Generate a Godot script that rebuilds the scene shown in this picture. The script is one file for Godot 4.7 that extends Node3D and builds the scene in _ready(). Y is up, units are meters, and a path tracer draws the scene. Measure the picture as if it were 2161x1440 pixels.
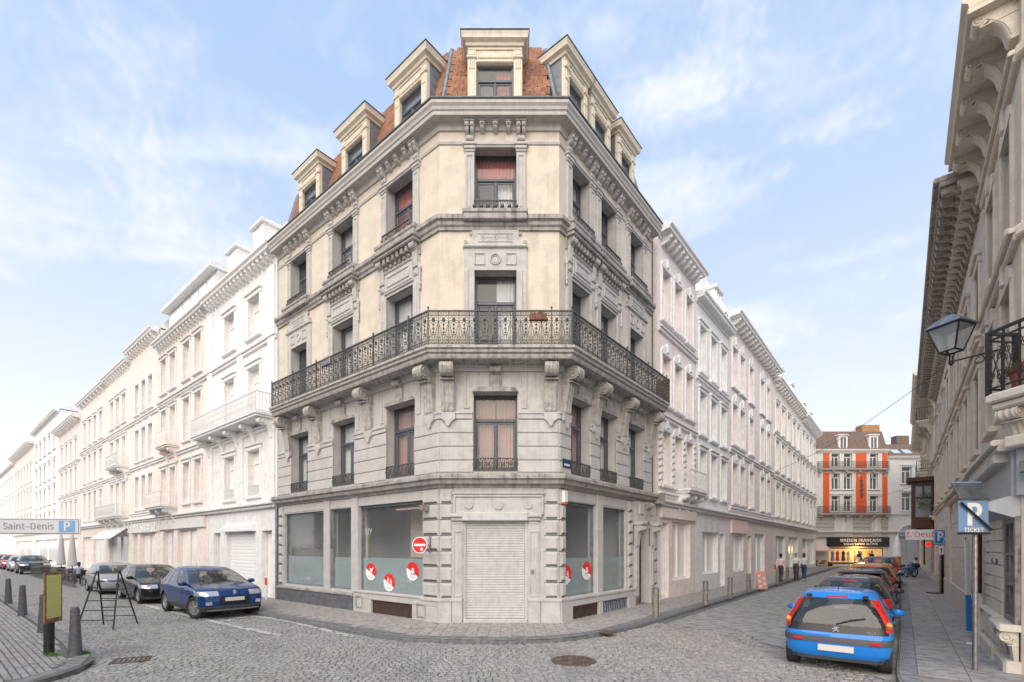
extends Node3D
# The corner of two old city streets: a chamfered stone and stucco house, pale rows of houses on both sides, parked cars.

# ---------------------------------------------------------------- mesh builder
class MB:
	var v := PackedVector3Array()
	var n := PackedVector3Array()
	var c := PackedColorArray()
	var X := Transform3D.IDENTITY
	var col := Color.WHITE
	var tint := false
	var flip := false

	func at(x: Transform3D) -> MB:
		X = x
		flip = x.basis.determinant() < 0.0
		return self

	func t3(a: Vector3, b: Vector3, d: Vector3) -> void:
		a = X * a
		b = X * b
		d = X * d
		var m := (b - a).cross(d - a)
		if m.length_squared() < 1e-16:
			return
		m = m.normalized()
		if flip:
			m = -m
			v.append(a); v.append(b); v.append(d)
		else:
			v.append(a); v.append(d); v.append(b)
		n.append(m); n.append(m); n.append(m)
		if tint:
			c.append(col); c.append(col); c.append(col)

	func q(a: Vector3, b: Vector3, d: Vector3, e: Vector3) -> void:
		t3(a, b, d)
		t3(a, d, e)

	func tn(a: Vector3, b: Vector3, d: Vector3, na: Vector3, nb: Vector3, nd: Vector3) -> void:
		var B := X.basis
		if flip:
			v.append(X * a); v.append(X * b); v.append(X * d)
			n.append((B * na).normalized()); n.append((B * nb).normalized()); n.append((B * nd).normalized())
		else:
			v.append(X * a); v.append(X * d); v.append(X * b)
			n.append((B * na).normalized()); n.append((B * nd).normalized()); n.append((B * nb).normalized())
		if tint:
			c.append(col); c.append(col); c.append(col)

	func qn(a: Vector3, b: Vector3, d: Vector3, e: Vector3, na: Vector3, nb: Vector3, nd: Vector3, ne: Vector3) -> void:
		tn(a, b, d, na, nb, nd)
		tn(a, d, e, na, nd, ne)

	# box by its limits
	func b(x0: float, x1: float, y0: float, y1: float, z0: float, z1: float, back := true) -> MB:
		var p := [Vector3(x0, y0, z1), Vector3(x1, y0, z1), Vector3(x1, y1, z1), Vector3(x0, y1, z1), Vector3(x0, y0, z0), Vector3(x1, y0, z0), Vector3(x1, y1, z0), Vector3(x0, y1, z0)]
		q(p[0], p[1], p[2], p[3])
		if back:
			q(p[5], p[4], p[7], p[6])
		q(p[1], p[5], p[6], p[2])
		q(p[4], p[0], p[3], p[7])
		q(p[3], p[2], p[6], p[7])
		q(p[4], p[5], p[1], p[0])
		return self

	# block on a wall: its front edges are chamfered by r
	func fb(x0: float, x1: float, y0: float, y1: float, z0: float, z1: float, r: float) -> MB:
		var o := [Vector3(x0, y0, z0), Vector3(x1, y0, z0), Vector3(x1, y1, z0), Vector3(x0, y1, z0)]
		var m := [Vector3(x0, y0, z1 - r), Vector3(x1, y0, z1 - r), Vector3(x1, y1, z1 - r), Vector3(x0, y1, z1 - r)]
		var f := [Vector3(x0 + r, y0 + r, z1), Vector3(x1 - r, y0 + r, z1), Vector3(x1 - r, y1 - r, z1), Vector3(x0 + r, y1 - r, z1)]
		q(f[0], f[1], f[2], f[3])
		for i in 4:
			var j := (i + 1) % 4
			q(m[i], m[j], f[j], f[i])
			q(o[i], o[j], m[j], m[i])
		return self

	# box with every edge chamfered
	func bb(x0: float, x1: float, y0: float, y1: float, z0: float, z1: float, r: float) -> MB:
		fb(x0, x1, y0, y1, (z0 + z1) / 2, z1, r)
		var k := X
		var f := flip
		at(k * Transform3D(Basis(Vector3(-1, 0, 0), Vector3(0, 1, 0), Vector3(0, 0, -1)), Vector3(x0 + x1, 0, z0 + z1)))
		fb(x0, x1, y0, y1, (z0 + z1) / 2, z1, r)
		X = k
		flip = f
		return self

	# polygon (counter-clockwise in xy) pushed from z0 to z1
	func prism(poly: PackedVector2Array, z0: float, z1: float) -> MB:
		var idx := Geometry2D.triangulate_polygon(poly)
		if Geometry2D.is_polygon_clockwise(poly):
			poly = poly.duplicate()
			poly.reverse()
			idx = Geometry2D.triangulate_polygon(poly)
		for i in range(0, idx.size(), 3):
			var a := poly[idx[i]]
			var d := poly[idx[i + 1]]
			var e := poly[idx[i + 2]]
			if (d - a).cross(e - a) < 0:
				var s := d
				d = e
				e = s
			t3(Vector3(a.x, a.y, z1), Vector3(d.x, d.y, z1), Vector3(e.x, e.y, z1))
			t3(Vector3(a.x, a.y, z0), Vector3(e.x, e.y, z0), Vector3(d.x, d.y, z0))
		for i in poly.size():
			var a := poly[i]
			var d := poly[(i + 1) % poly.size()]
			q(Vector3(a.x, a.y, z0), Vector3(d.x, d.y, z0), Vector3(d.x, d.y, z1), Vector3(a.x, a.y, z1))
		return self

	# moulding: profile (outwards, up), bottom to top, swept along a plan path (x, z) with mitred corners
	func sweep(path: Array, prof: Array, caps := true) -> MB:
		var ring := []
		for i in path.size():
			var m := Vector2.ZERO
			var d0: Vector2 = (path[i] - path[i - 1]).normalized() if i > 0 else Vector2.ZERO
			var d1: Vector2 = (path[i + 1] - path[i]).normalized() if i < path.size() - 1 else d0
			if i == 0:
				d0 = d1
			var n0 := Vector2(-d0.y, d0.x)
			var n1 := Vector2(-d1.y, d1.x)
			m = (n0 + n1) / (1.0 + n0.dot(n1))
			var r := []
			for p in prof:
				r.append(Vector3(path[i].x + m.x * p.x, p.y, path[i].y + m.y * p.x))
			ring.append(r)
		for i in path.size() - 1:
			for j in prof.size() - 1:
				q(ring[i][j], ring[i + 1][j], ring[i + 1][j + 1], ring[i][j + 1])
		if caps:
			var poly := PackedVector2Array(prof)
			var idx := Geometry2D.triangulate_polygon(poly)
			for e in [0, path.size() - 1]:
				for i in range(0, idx.size(), 3):
					if e == 0:
						t3(ring[e][idx[i]], ring[e][idx[i + 2]], ring[e][idx[i + 1]])
					else:
						t3(ring[e][idx[i]], ring[e][idx[i + 1]], ring[e][idx[i + 2]])
		return self

	func tube(pts: Array, r: float, k := 6, r1 := -1.0, closed := false) -> MB:
		var rings := []
		var nn := []
		var last := Vector3.ZERO
		for i in pts.size():
			var t: Vector3
			if closed:
				t = pts[(i + 1) % pts.size()] - pts[i - 1]
			else:
				t = pts[mini(i + 1, pts.size() - 1)] - pts[maxi(i - 1, 0)]
			t = t.normalized()
			var u := last
			if i == 0:
				u = Vector3.UP if absf(t.y) < 0.9 else Vector3.RIGHT
			u = (u - t * u.dot(t)).normalized()
			last = u
			var w := t.cross(u)
			var rr := r if r1 < 0 else lerpf(r, r1, float(i) / maxf(1, pts.size() - 1))
			var a := []
			var b_ := []
			for j in k:
				var g := TAU * j / k
				var o := u * cos(g) + w * sin(g)
				a.append(pts[i] + o * rr)
				b_.append(o)
			rings.append(a)
			nn.append(b_)
		var last_i := pts.size() if closed else pts.size() - 1
		for i in last_i:
			var i2 := (i + 1) % pts.size()
			for j in k:
				var j2 := (j + 1) % k
				qn(rings[i][j], rings[i][j2], rings[i2][j2], rings[i2][j], nn[i][j], nn[i][j2], nn[i2][j2], nn[i2][j])
		if not closed:
			for j in range(1, k - 1):
				t3(rings[0][0], rings[0][j + 1], rings[0][j])
				t3(rings[-1][0], rings[-1][j], rings[-1][j + 1])
		return self

	# turned shape about the y axis; profile (r, y) from bottom to top
	func lathe(prof: Array, k: int, o := Vector3.ZERO, smooth := true) -> MB:
		for i in prof.size() - 1:
			var p: Vector2 = prof[i]
			var s: Vector2 = prof[i + 1]
			if p.is_equal_approx(s):
				continue
			var nn := Vector2(s.y - p.y, p.x - s.x).normalized()
			for j in k:
				var g := TAU * j / k
				var h := TAU * (j + 1) / k
				var a := Vector3(cos(g), 0, sin(g))
				var d := Vector3(cos(h), 0, sin(h))
				var A := o + a * p.x + Vector3(0, p.y, 0)
				var D := o + d * p.x + Vector3(0, p.y, 0)
				var E_ := o + d * s.x + Vector3(0, s.y, 0)
				var F_ := o + a * s.x + Vector3(0, s.y, 0)
				if smooth:
					var na := a * nn.x + Vector3(0, nn.y, 0)
					var nd := d * nn.x + Vector3(0, nn.y, 0)
					if s.x > 1e-5:
						tn(A, F_, E_, na, na, nd)
					if p.x > 1e-5:
						tn(A, E_, D, na, nd, nd)
				else:
					q(A, F_, E_, D)
		return self

	func add(m: MB, x: Transform3D) -> MB:
		var nb := x.basis.inverse().transposed()
		for i in m.v.size():
			v.append(x * m.v[i])
			n.append((nb * m.n[i]).normalized())
		if tint:
			for i in m.v.size():
				c.append(col)
		return self

	func mesh() -> ArrayMesh:
		var a := []
		a.resize(Mesh.ARRAY_MAX)
		a[Mesh.ARRAY_VERTEX] = v
		a[Mesh.ARRAY_NORMAL] = n
		if tint:
			a[Mesh.ARRAY_COLOR] = c
		var m := ArrayMesh.new()
		if v.size() > 0:
			m.add_surface_from_arrays(Mesh.PRIMITIVE_TRIANGLES, a)
		return m

# ---------------------------------------------------------------- scene helpers
var counts := {}
var mats := {}
var tex := {}
var rng := RandomNumberGenerator.new()

func numbered(parent: Node, called: String) -> String:
	var k := str(parent.get_instance_id()) + called
	var i: int = counts.get(k, 0)
	counts[k] = i + 1
	return called if i == 0 else "%s_%03d" % [called, i]

func part(parent: Node, called: String, shape, m: Material, xf := Transform3D.IDENTITY) -> MeshInstance3D:
	var o := MeshInstance3D.new()
	o.mesh = shape.mesh() if shape is MB else shape
	o.name = numbered(parent, called)
	o.material_override = m
	parent.add_child(o, true)
	o.global_transform = xf
	return o

func local_part(parent: Node, called: String, shape, m: Material, xf := Transform3D.IDENTITY) -> MeshInstance3D:
	var o := MeshInstance3D.new()
	o.mesh = shape.mesh() if shape is MB else shape
	o.name = numbered(parent, called)
	o.material_override = m
	parent.add_child(o, true)
	o.transform = xf
	return o

func thing(called: String, label: String, category: String, at := Vector3.ZERO, turn := 0.0, group := "") -> Node3D:
	var o := Node3D.new()
	o.name = numbered(self, called)
	add_child(o, true)
	o.position = at
	o.rotation.y = turn
	tag(o, label, category, group)
	return o

func tag(o: Node, label: String, category: String, group := "") -> void:
	o.set_meta("label", label)
	o.set_meta("category", category)
	if group != "":
		o.set_meta("group", group)

func struct(called: String, shape, m: Material, xf := Transform3D.IDENTITY) -> MeshInstance3D:
	var o := part(self, called, shape, m, xf)
	o.set_meta("kind", "structure")
	o.set_meta("label", called.replace("_", " "))
	return o

func copy(o: Node3D, called: String, at: Transform3D, label: String, group := "") -> Node3D:
	var r: Node3D = o.duplicate()
	r.name = numbered(self, called)
	add_child(r, true)
	r.transform = at
	r.set_meta("label", label)
	if group != "":
		r.set_meta("group", group)
	return r

# linear base colour -> material
func M(key: String, c: Color, rough := 0.8, t := "", sc := 0.4, bump := 0.0, extra := {}) -> StandardMaterial3D:
	if mats.has(key):
		return mats[key]
	var m := StandardMaterial3D.new()
	m.resource_name = key
	m.albedo_color = c.linear_to_srgb()
	m.roughness = rough
	if t != "":
		m.albedo_texture = tex[t]
		m.uv1_triplanar = true
		m.uv1_world_triplanar = not extra.has("own")
		m.uv1_scale = Vector3.ONE * sc
		m.texture_repeat = true
		if bump > 0:
			m.heightmap_enabled = true
			m.heightmap_texture = tex[t]
			m.heightmap_scale = bump
	if extra.has("metal"):
		m.metallic = extra.metal
	if extra.has("coat"):
		m.clearcoat_enabled = true
		m.clearcoat = extra.coat
		m.clearcoat_roughness = 0.03
	if extra.has("alpha"):
		m.transparency = BaseMaterial3D.TRANSPARENCY_ALPHA
		m.albedo_color.a = extra.alpha
	if extra.has("emit"):
		m.emission_enabled = true
		m.emission = extra.emit
		m.emission_energy_multiplier = extra.get("power", 1.0)
	if extra.has("tint"):
		m.vertex_color_use_as_albedo = true
	if extra.has("backlight"):
		m.backlight_enabled = true
		m.backlight = extra.backlight
	if extra.has("spec"):
		m.metallic_specular = extra.spec
	mats[key] = m
	return m

func noise_bytes(w: int, h: int, freq: float, oct: int, sd: int, w2 := 0, h2 := 0) -> PackedByteArray:
	var f := FastNoiseLite.new()
	f.seed = sd
	f.noise_type = FastNoiseLite.TYPE_SIMPLEX
	f.frequency = freq
	f.fractal_octaves = oct
	var im := f.get_seamless_image(w, h, false, false, 0.15)
	if w2 > 0:
		im.resize(w2, h2, Image.INTERPOLATE_CUBIC)
	im.convert(Image.FORMAT_L8)
	return im.get_data()

# grey textures that multiply a base colour: [fine, coarse, streak, speck] amounts
func make_tex(called: String, fine: float, coarse: float, streak: float, speck: float, sd: int, s := 512) -> void:
	var a := noise_bytes(s, s, 0.09, 3, sd)
	var b := noise_bytes(s, s, 0.011, 4, sd + 1)
	var d := noise_bytes(s, s / 16, 0.035, 3, sd + 2, s, s)
	var r := RandomNumberGenerator.new()
	r.seed = sd
	var o := PackedByteArray()
	o.resize(s * s)
	for i in s * s:
		var x := 1.0
		x -= fine * (1.0 - a[i] / 255.0)
		x -= coarse * smoothstep(0.35, 0.75, b[i] / 255.0)
		if streak > 0:
			x -= streak * smoothstep(0.5, 0.8, d[i] / 255.0) * (0.35 + 0.65 * b[i] / 255.0)
		if speck > 0:
			x -= speck * r.randf()
		o[i] = clampi(int(x * 255.0), 0, 255)
	tex[called] = ImageTexture.create_from_image(Image.create_from_data(s, s, false, Image.FORMAT_L8, o))

# ---------------------------------------------------------------- frames: x along the front (seen from the street), y up, z outwards
const UL := Vector3(-0.7757, 0, -0.6311)
const UR := Vector3(0.6315, 0, -0.7754)
const L0 := Vector3(-2.12, 0, -14.07)
const R0 := Vector3(1.38, 0, -14.07)
const ROAD := -0.05
const PAVE := 0.06
var FL := Transform3D(Basis(Vector3(0.7757, 0, 0.6311), Vector3.UP, Vector3(-0.6311, 0, 0.7757)), L0)
var FR := Transform3D(Basis(UR, Vector3.UP, Vector3(0.7754, 0, 0.6315)), R0)
var FC := Transform3D(Basis.IDENTITY, Vector3(0, 0, -14.07))
var FRR := Transform3D(Basis(Vector3(-0.6315, 0, 0.7754), Vector3.UP, Vector3(-0.7754, 0, -0.6315)), Vector3(8.67, 0, -8.13))
var FOP := Transform3D(Basis(UL, Vector3.UP, Vector3(0.6311, 0, -0.7757)), L0 + Vector3(-0.6311, 0, 0.7757) * 21.0)

func fl(t: float, off: float, y := 0.0) -> Vector3:   # t metres left of the corner, off metres into the street
	return FL * Vector3(-t, y, off)
func fr(t: float, off: float, y := 0.0) -> Vector3:
	return FR * Vector3(t, y, off)
func p2(v: Vector3) -> Vector2:
	return Vector2(v.x, v.z)

func _ready() -> void:
	rng.seed = 7
	# camera: level, with the lens shifted up
	var cam := Camera3D.new()
	cam.name = "camera"
	cam.projection = Camera3D.PROJECTION_FRUSTUM
	cam.near = 0.1
	cam.far = 1200.0
	cam.size = 0.1 * 1440.0 / 1013.0
	cam.frustum_offset = Vector2(0, 0.1 * (1156.0 - 720.0) / 1013.0)
	cam.position = Vector3(0, 2.25, 0)
	add_child(cam)
	cam.current = true
	# sky
	var env := Environment.new()
	env.background_mode = Environment.BG_SKY
	var sky := Sky.new()
	sky.sky_material = make_sky()
	env.sky = sky
	env.tonemap_mode = Environment.TONE_MAPPER_LINEAR
	env.tonemap_exposure = 1.38
	env.sdfgi_enabled = true
	env.ssao_enabled = true
	env.ssil_enabled = true
	var we := WorldEnvironment.new()
	we.name = "world_environment"
	we.environment = env
	add_child(we)
	# sun from behind on the left, softened by thin high cloud
	var sun := DirectionalLight3D.new()
	sun.name = "sun"
	sun.light_energy = 0.95
	sun.light_color = Color(1.0, 0.935, 0.845)
	sun.light_angular_distance = 70.0
	sun.shadow_enabled = true
	var to_sun := Vector3(-0.28 * cos(0.62), sin(0.62), 0.96 * cos(0.62))
	add_child(sun)
	sun.look_at_from_position(to_sun * 50.0, Vector3.ZERO)
	make_textures()
	make_materials()
	build_ground()
	build_corner_house()
	build_rows()
	build_right_row()
	build_far_end()
	build_cars()
	build_street_things()
	build_people()

func make_sky() -> PanoramaSkyMaterial:
	var w := 1024
	var h := 512
	var f := FastNoiseLite.new()
	f.seed = 11
	f.frequency = 1.0
	f.fractal_octaves = 5
	f.fractal_gain = 0.55
	f.domain_warp_enabled = true
	f.domain_warp_amplitude = 0.5
	f.domain_warp_frequency = 0.9
	var im := Image.create(w, h, false, Image.FORMAT_RGBF)
	for y in h:
		var el := PI * (0.5 - (y + 0.5) / h)
		var s := sin(el)
		for x in w:
			var c: Color
			if s < 0:
				c = Color(0.35, 0.35, 0.35)
			else:
				var az := TAU * (x + 0.5) / w
				var t := pow(1.0 - s, 2.1)
				c = Color(0.30, 0.44, 0.68).lerp(Color(0.93, 0.915, 0.91), t)
				# thin high cloud, flattened towards the horizon
				var d := Vector3(cos(az) * cos(el), 0, sin(az) * cos(el)) / (s + 0.22)
				var k := f.get_noise_3d(d.x * 1.5 + d.z * 0.5, d.z * 0.9 - d.x * 0.4, 2.0)
				var k2 := f.get_noise_3d(d.x * 0.5, d.z * 0.5, 7.0)
				var cl := smoothstep(-0.12, 0.6, k) * smoothstep(-0.3, 0.35, k2)
				c = c.lerp(Color(0.80, 0.81, 0.83), cl * 0.85)
			im.set_pixel(x, y, c)
	var m := PanoramaSkyMaterial.new()
	m.panorama = ImageTexture.create_from_image(im)
	return m

func make_textures() -> void:
	make_tex("stone", 0.07, 0.05, 0.045, 0.04, 21)
	make_tex("plaster", 0.04, 0.05, 0.04, 0.02, 31)
	make_tex("weather", 0.10, 0.13, 0.18, 0.05, 41)
	make_tex("asphalt", 0.08, 0.14, 0.0, 0.14, 51)
	make_tex("rough", 0.12, 0.14, 0.0, 0.07, 61)
	make_tex("wood", 0.08, 0.15, 0.35, 0.02, 71)

func make_materials() -> void:
	M("stone", Color(0.59, 0.575, 0.56), 0.85, "stone", 0.35, 0.25)
	M("stone_dark", Color(0.49, 0.465, 0.445), 0.85, "weather", 0.4, 0.3)
	M("stone_moss", Color(0.56, 0.54, 0.51), 0.85, "weather", 0.7, 0.3)
	M("stone_warm", Color(0.60, 0.575, 0.555), 0.85, "stone", 0.35, 0.25)
	M("bluestone", Color(0.17, 0.18, 0.20), 0.6, "rough", 0.5, 0.15)
	M("cream", Color(0.70, 0.63, 0.53), 0.85, "plaster", 0.2, 0.12)
	M("cornice", Color(0.60, 0.57, 0.535), 0.75, "stone", 0.5, 0.12)
	M("sun_tinted_paint", Color(0.82, 0.735, 0.60), 0.6, "stone", 0.6, 0.12)  # gold of the low sun on the dormers is put into this colour
	M("zinc", Color(0.30, 0.34, 0.39), 0.45, "rough", 0.5, 0.1, {"metal": 0.4})
	M("lead", Color(0.13, 0.15, 0.17), 0.5, "rough", 0.5, 0.1, {"metal": 0.3})
	M("frame", Color(0.075, 0.085, 0.105), 0.35)
	M("glass", Color(0.9, 0.95, 1.0), 0.02, "", 1, 0, {"alpha": 0.06, "spec": 0.9})
	M("iron", Color(0.12, 0.122, 0.12), 0.55, "rough", 2.0, 0.05)
	M("curtain_white", Color(0.60, 0.61, 0.62), 0.9, "plaster", 1.0, 0, {"backlight": Color(0.3, 0.3, 0.3)})
	M("curtain_red", Color(0.50, 0.10, 0.07), 0.9, "plaster", 1.0)
	M("curtain_pink", Color(0.36, 0.21, 0.18), 0.9, "plaster", 1.0)
	M("dark_room", Color(0.05, 0.05, 0.05), 0.9)
	M("shutter", Color(0.58, 0.585, 0.575), 0.5, "plaster", 0.5)
	M("rust_panel", Color(0.085, 0.05, 0.04), 0.7, "rough", 0.6)
	M("frost", Color(0.25, 0.32, 0.325), 0.25, "", 1, 0, {"spec": 0.5})
	M("room_wall", Color(0.5, 0.52, 0.53), 0.9)
	M("red_print", Color(0.72, 0.03, 0.025), 0.4)
	M("white_print", Color(0.82, 0.83, 0.86), 0.4)
	M("blue_print", Color(0.04, 0.16, 0.55), 0.4)
	M("grey_print", Color(0.4, 0.42, 0.46), 0.5)
	M("black_print", Color(0.02, 0.02, 0.022), 0.5)
	M("steel", Color(0.45, 0.43, 0.41), 0.35, "rough", 1.0, 0, {"metal": 0.8})
	M("bollard", Color(0.15, 0.15, 0.16), 0.45, "rough", 1.5, 0.05)
	M("earthenware", Color(0.42, 0.15, 0.08), 0.8, "rough", 2.0)
	M("leaf", Color(0.07, 0.13, 0.035), 0.7, "", 1, 0, {"backlight": Color(0.1, 0.2, 0.05)})
	M("moss", Color(0.10, 0.17, 0.02), 0.9)
	for i in 4:
		M("tile%d" % i, [Color(0.40, 0.18, 0.10), Color(0.46, 0.225, 0.13), Color(0.33, 0.14, 0.085), Color(0.42, 0.19, 0.115)][i], 0.75, "rough", 1.3, 0.15)
	for i in 6:
		M("sett%d" % i, [Color(0.43, 0.415, 0.395), Color(0.40, 0.385, 0.37), Color(0.46, 0.445, 0.425), Color(0.44, 0.39, 0.36), Color(0.41, 0.40, 0.385), Color(0.365, 0.355, 0.345)][i], 0.7, "rough", 1.1, 0.3)
	M("sett_stuff", Color(1, 1, 1), 0.7, "rough", 1.1, 0.3, {"tint": true})

# ---------------------------------------------------------------- facade pieces
# front sheet of a wall with openings [x0, x1, y0, y1] and their reveals
func wall_sheet(x0: float, x1: float, y0: float, y1: float, holes: Array, depth := 0.4, z := 0.0) -> MB:
	var m := MB.new()
	var xs := [x0, x1]
	var ys := [y0, y1]
	for h in holes:
		for k in [h[0], h[1]]:
			if k > x0 + 1e-4 and k < x1 - 1e-4 and not k in xs:
				xs.append(k)
		for k in [h[2], h[3]]:
			if k > y0 + 1e-4 and k < y1 - 1e-4 and not k in ys:
				ys.append(k)
	xs.sort()
	ys.sort()
	for i in xs.size() - 1:
		for j in ys.size() - 1:
			var cx: float = (xs[i] + xs[i + 1]) / 2
			var cy: float = (ys[j] + ys[j + 1]) / 2
			var open := false
			for h in holes:
				if cx > h[0] and cx < h[1] and cy > h[2] and cy < h[3]:
					open = true
			if not open:
				m.q(Vector3(xs[i], ys[j], z), Vector3(xs[i + 1], ys[j], z), Vector3(xs[i + 1], ys[j + 1], z), Vector3(xs[i], ys[j + 1], z))
	for h in holes:
		var d := z - depth
		m.q(Vector3(h[0], h[2], d), Vector3(h[0], h[2], z), Vector3(h[0], h[3], z), Vector3(h[0], h[3], d))
		m.q(Vector3(h[1], h[2], z), Vector3(h[1], h[2], d), Vector3(h[1], h[3], d), Vector3(h[1], h[3], z))
		if h[2] > y0 + 0.01:
			m.q(Vector3(h[0], h[2], d), Vector3(h[1], h[2], d), Vector3(h[1], h[2], z), Vector3(h[0], h[2], z))
		m.q(Vector3(h[0], h[3], z), Vector3(h[1], h[3], z), Vector3(h[1], h[3], d), Vector3(h[0], h[3], d))
	return m

func reveal_mb(h: Array, d := -0.4) -> MB:
	var m := MB.new()
	m.q(Vector3(h[0], h[2], d), Vector3(h[0], h[2], 0), Vector3(h[0], h[3], 0), Vector3(h[0], h[3], d))
	m.q(Vector3(h[1], h[2], 0), Vector3(h[1], h[2], d), Vector3(h[1], h[3], d), Vector3(h[1], h[3], 0))
	m.q(Vector3(h[0], h[2], d), Vector3(h[1], h[2], d), Vector3(h[1], h[2], 0), Vector3(h[0], h[2], 0))
	m.q(Vector3(h[0], h[3], 0), Vector3(h[1], h[3], 0), Vector3(h[1], h[3], d), Vector3(h[0], h[3], d))
	return m

func curtain_mb(x0: float, x1: float, y0: float, y1: float, z: float, amp := 0.025, wave := 0.11) -> MB:
	var m := MB.new()
	var k := maxi(6, int((x1 - x0) / wave * 6))
	for i in k:
		var a := x0 + (x1 - x0) * i / k
		var d := x0 + (x1 - x0) * (i + 1) / k
		var za := z + amp * sin(a / wave * TAU)
		var zd := z + amp * sin(d / wave * TAU)
		var na := Vector3(-cos(a / wave * TAU) * amp * TAU / wave, 0, 1).normalized()
		var nd := Vector3(-cos(d / wave * TAU) * amp * TAU / wave, 0, 1).normalized()
		m.qn(Vector3(a, y0, za), Vector3(d, y0, zd), Vector3(d, y1, zd), Vector3(a, y1, za), na, nd, nd, na)
	return m

# casement window with a transom light; returns the frame
func casement(root: Node, F: Transform3D, x0: float, x1: float, y0: float, y1: float, z: float, tr: float, left_cur, right_cur, fm := "frame", wide := 0.06) -> MeshInstance3D:
	var w := wide
	var c := (x0 + x1) / 2
	var m := MB.new()
	m.b(x0, x0 + w, y0, y1, z - 0.04, z + 0.03)
	m.b(x1 - w, x1, y0, y1, z - 0.04, z + 0.03)
	m.b(x0 + w, x1 - w, y1 - w, y1, z - 0.04, z + 0.028)
	m.b(x0 + w, x1 - w, y0, y0 + w, z - 0.04, z + 0.028)
	m.bb(x0 + w, x1 - w, tr - 0.05, tr + 0.05, z - 0.04, z + 0.05, 0.015)
	for s in [[x0 + w, c], [c, x1 - w]]:   # two leaves
		var a: float = s[0]
		var d: float = s[1]
		m.fb(a, a + w, y0 + w, tr - 0.05, z - 0.02, z + 0.02, 0.012)
		m.fb(d - w, d, y0 + w, tr - 0.05, z - 0.02, z + 0.02, 0.012)
		m.b(a + w, d - w, y0 + w, y0 + w * 2.2, z - 0.02, z + 0.015)
		m.b(a + w, d - w, tr - 0.05 - w, tr - 0.05, z - 0.02, z + 0.015)
	m.fb(c - 0.03, c + 0.03, y0 + w, tr - 0.05, z, z + 0.045, 0.012)
	var o := part(root, "window", m, mats[fm], F)
	for s in [[x0 + w * 2, c - w, y0 + w * 2.2, tr - 0.05 - w], [c + w, x1 - w * 2, y0 + w * 2.2, tr - 0.05 - w], [x0 + w, x1 - w, tr + 0.05, y1 - w]]:
		var g := MB.new()
		g.q(Vector3(s[0], s[2], z), Vector3(s[1], s[2], z), Vector3(s[1], s[3], z), Vector3(s[0], s[3], z))
		part(o, "pane", g, mats["glass"], F)
	if left_cur != null:
		part(o, "curtain", curtain_mb(x0 + 0.02, c - 0.02, y0, y1, z - 0.14), mats[left_cur], F)
	if right_cur != null:
		part(o, "curtain", curtain_mb(c + 0.02, x1 - 0.02, y0, y1, z - 0.14), mats[right_cur], F)
	return o

# low cast-iron guard in a window
func guard_mb(x0: float, x1: float, y0: float, h: float, z: float, knobs := false) -> MB:
	var m := MB.new()
	m.b(x0, x1, y0 + h - 0.03, y0 + h, z - 0.02, z + 0.02)
	m.b(x0, x1, y0, y0 + 0.025, z - 0.015, z + 0.015)
	var k := maxi(3, roundi((x1 - x0) / 0.21))
	var s := (x1 - x0) / k
	for i in k:
		var c := x0 + s * (i + 0.5)
		var pts := []
		for j in 17:
			var g := TAU * j / 16.0
			pts.append(Vector3(c + s * 0.30 * sin(g), y0 + h * 0.5 - (h * 0.44) * cos(g), z))
		m.tube(pts, 0.012, 4)
		m.b(c - 0.008, c + 0.008, y0, y0 + h, z - 0.008, z + 0.008)
	for i in k + 1:
		var c := x0 + s * i
		if knobs:
			m.lathe([Vector2(0, -0.055), Vector2(0.045, -0.03), Vector2(0.05, 0.02), Vector2(0, 0.06)], 7, Vector3(c, y0 + h * 0.35, z))
			m.b(c - 0.008, c + 0.008, y0, y0 + h, z - 0.008, z + 0.008)
		else:
			m.b(c - 0.03, c + 0.03, y0 + h * 0.42, y0 + h * 0.58, z - 0.02, z + 0.02)
			m.b(c - 0.01, c + 0.01, y0, y0 + h, z - 0.01, z + 0.01)
	return m

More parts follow.
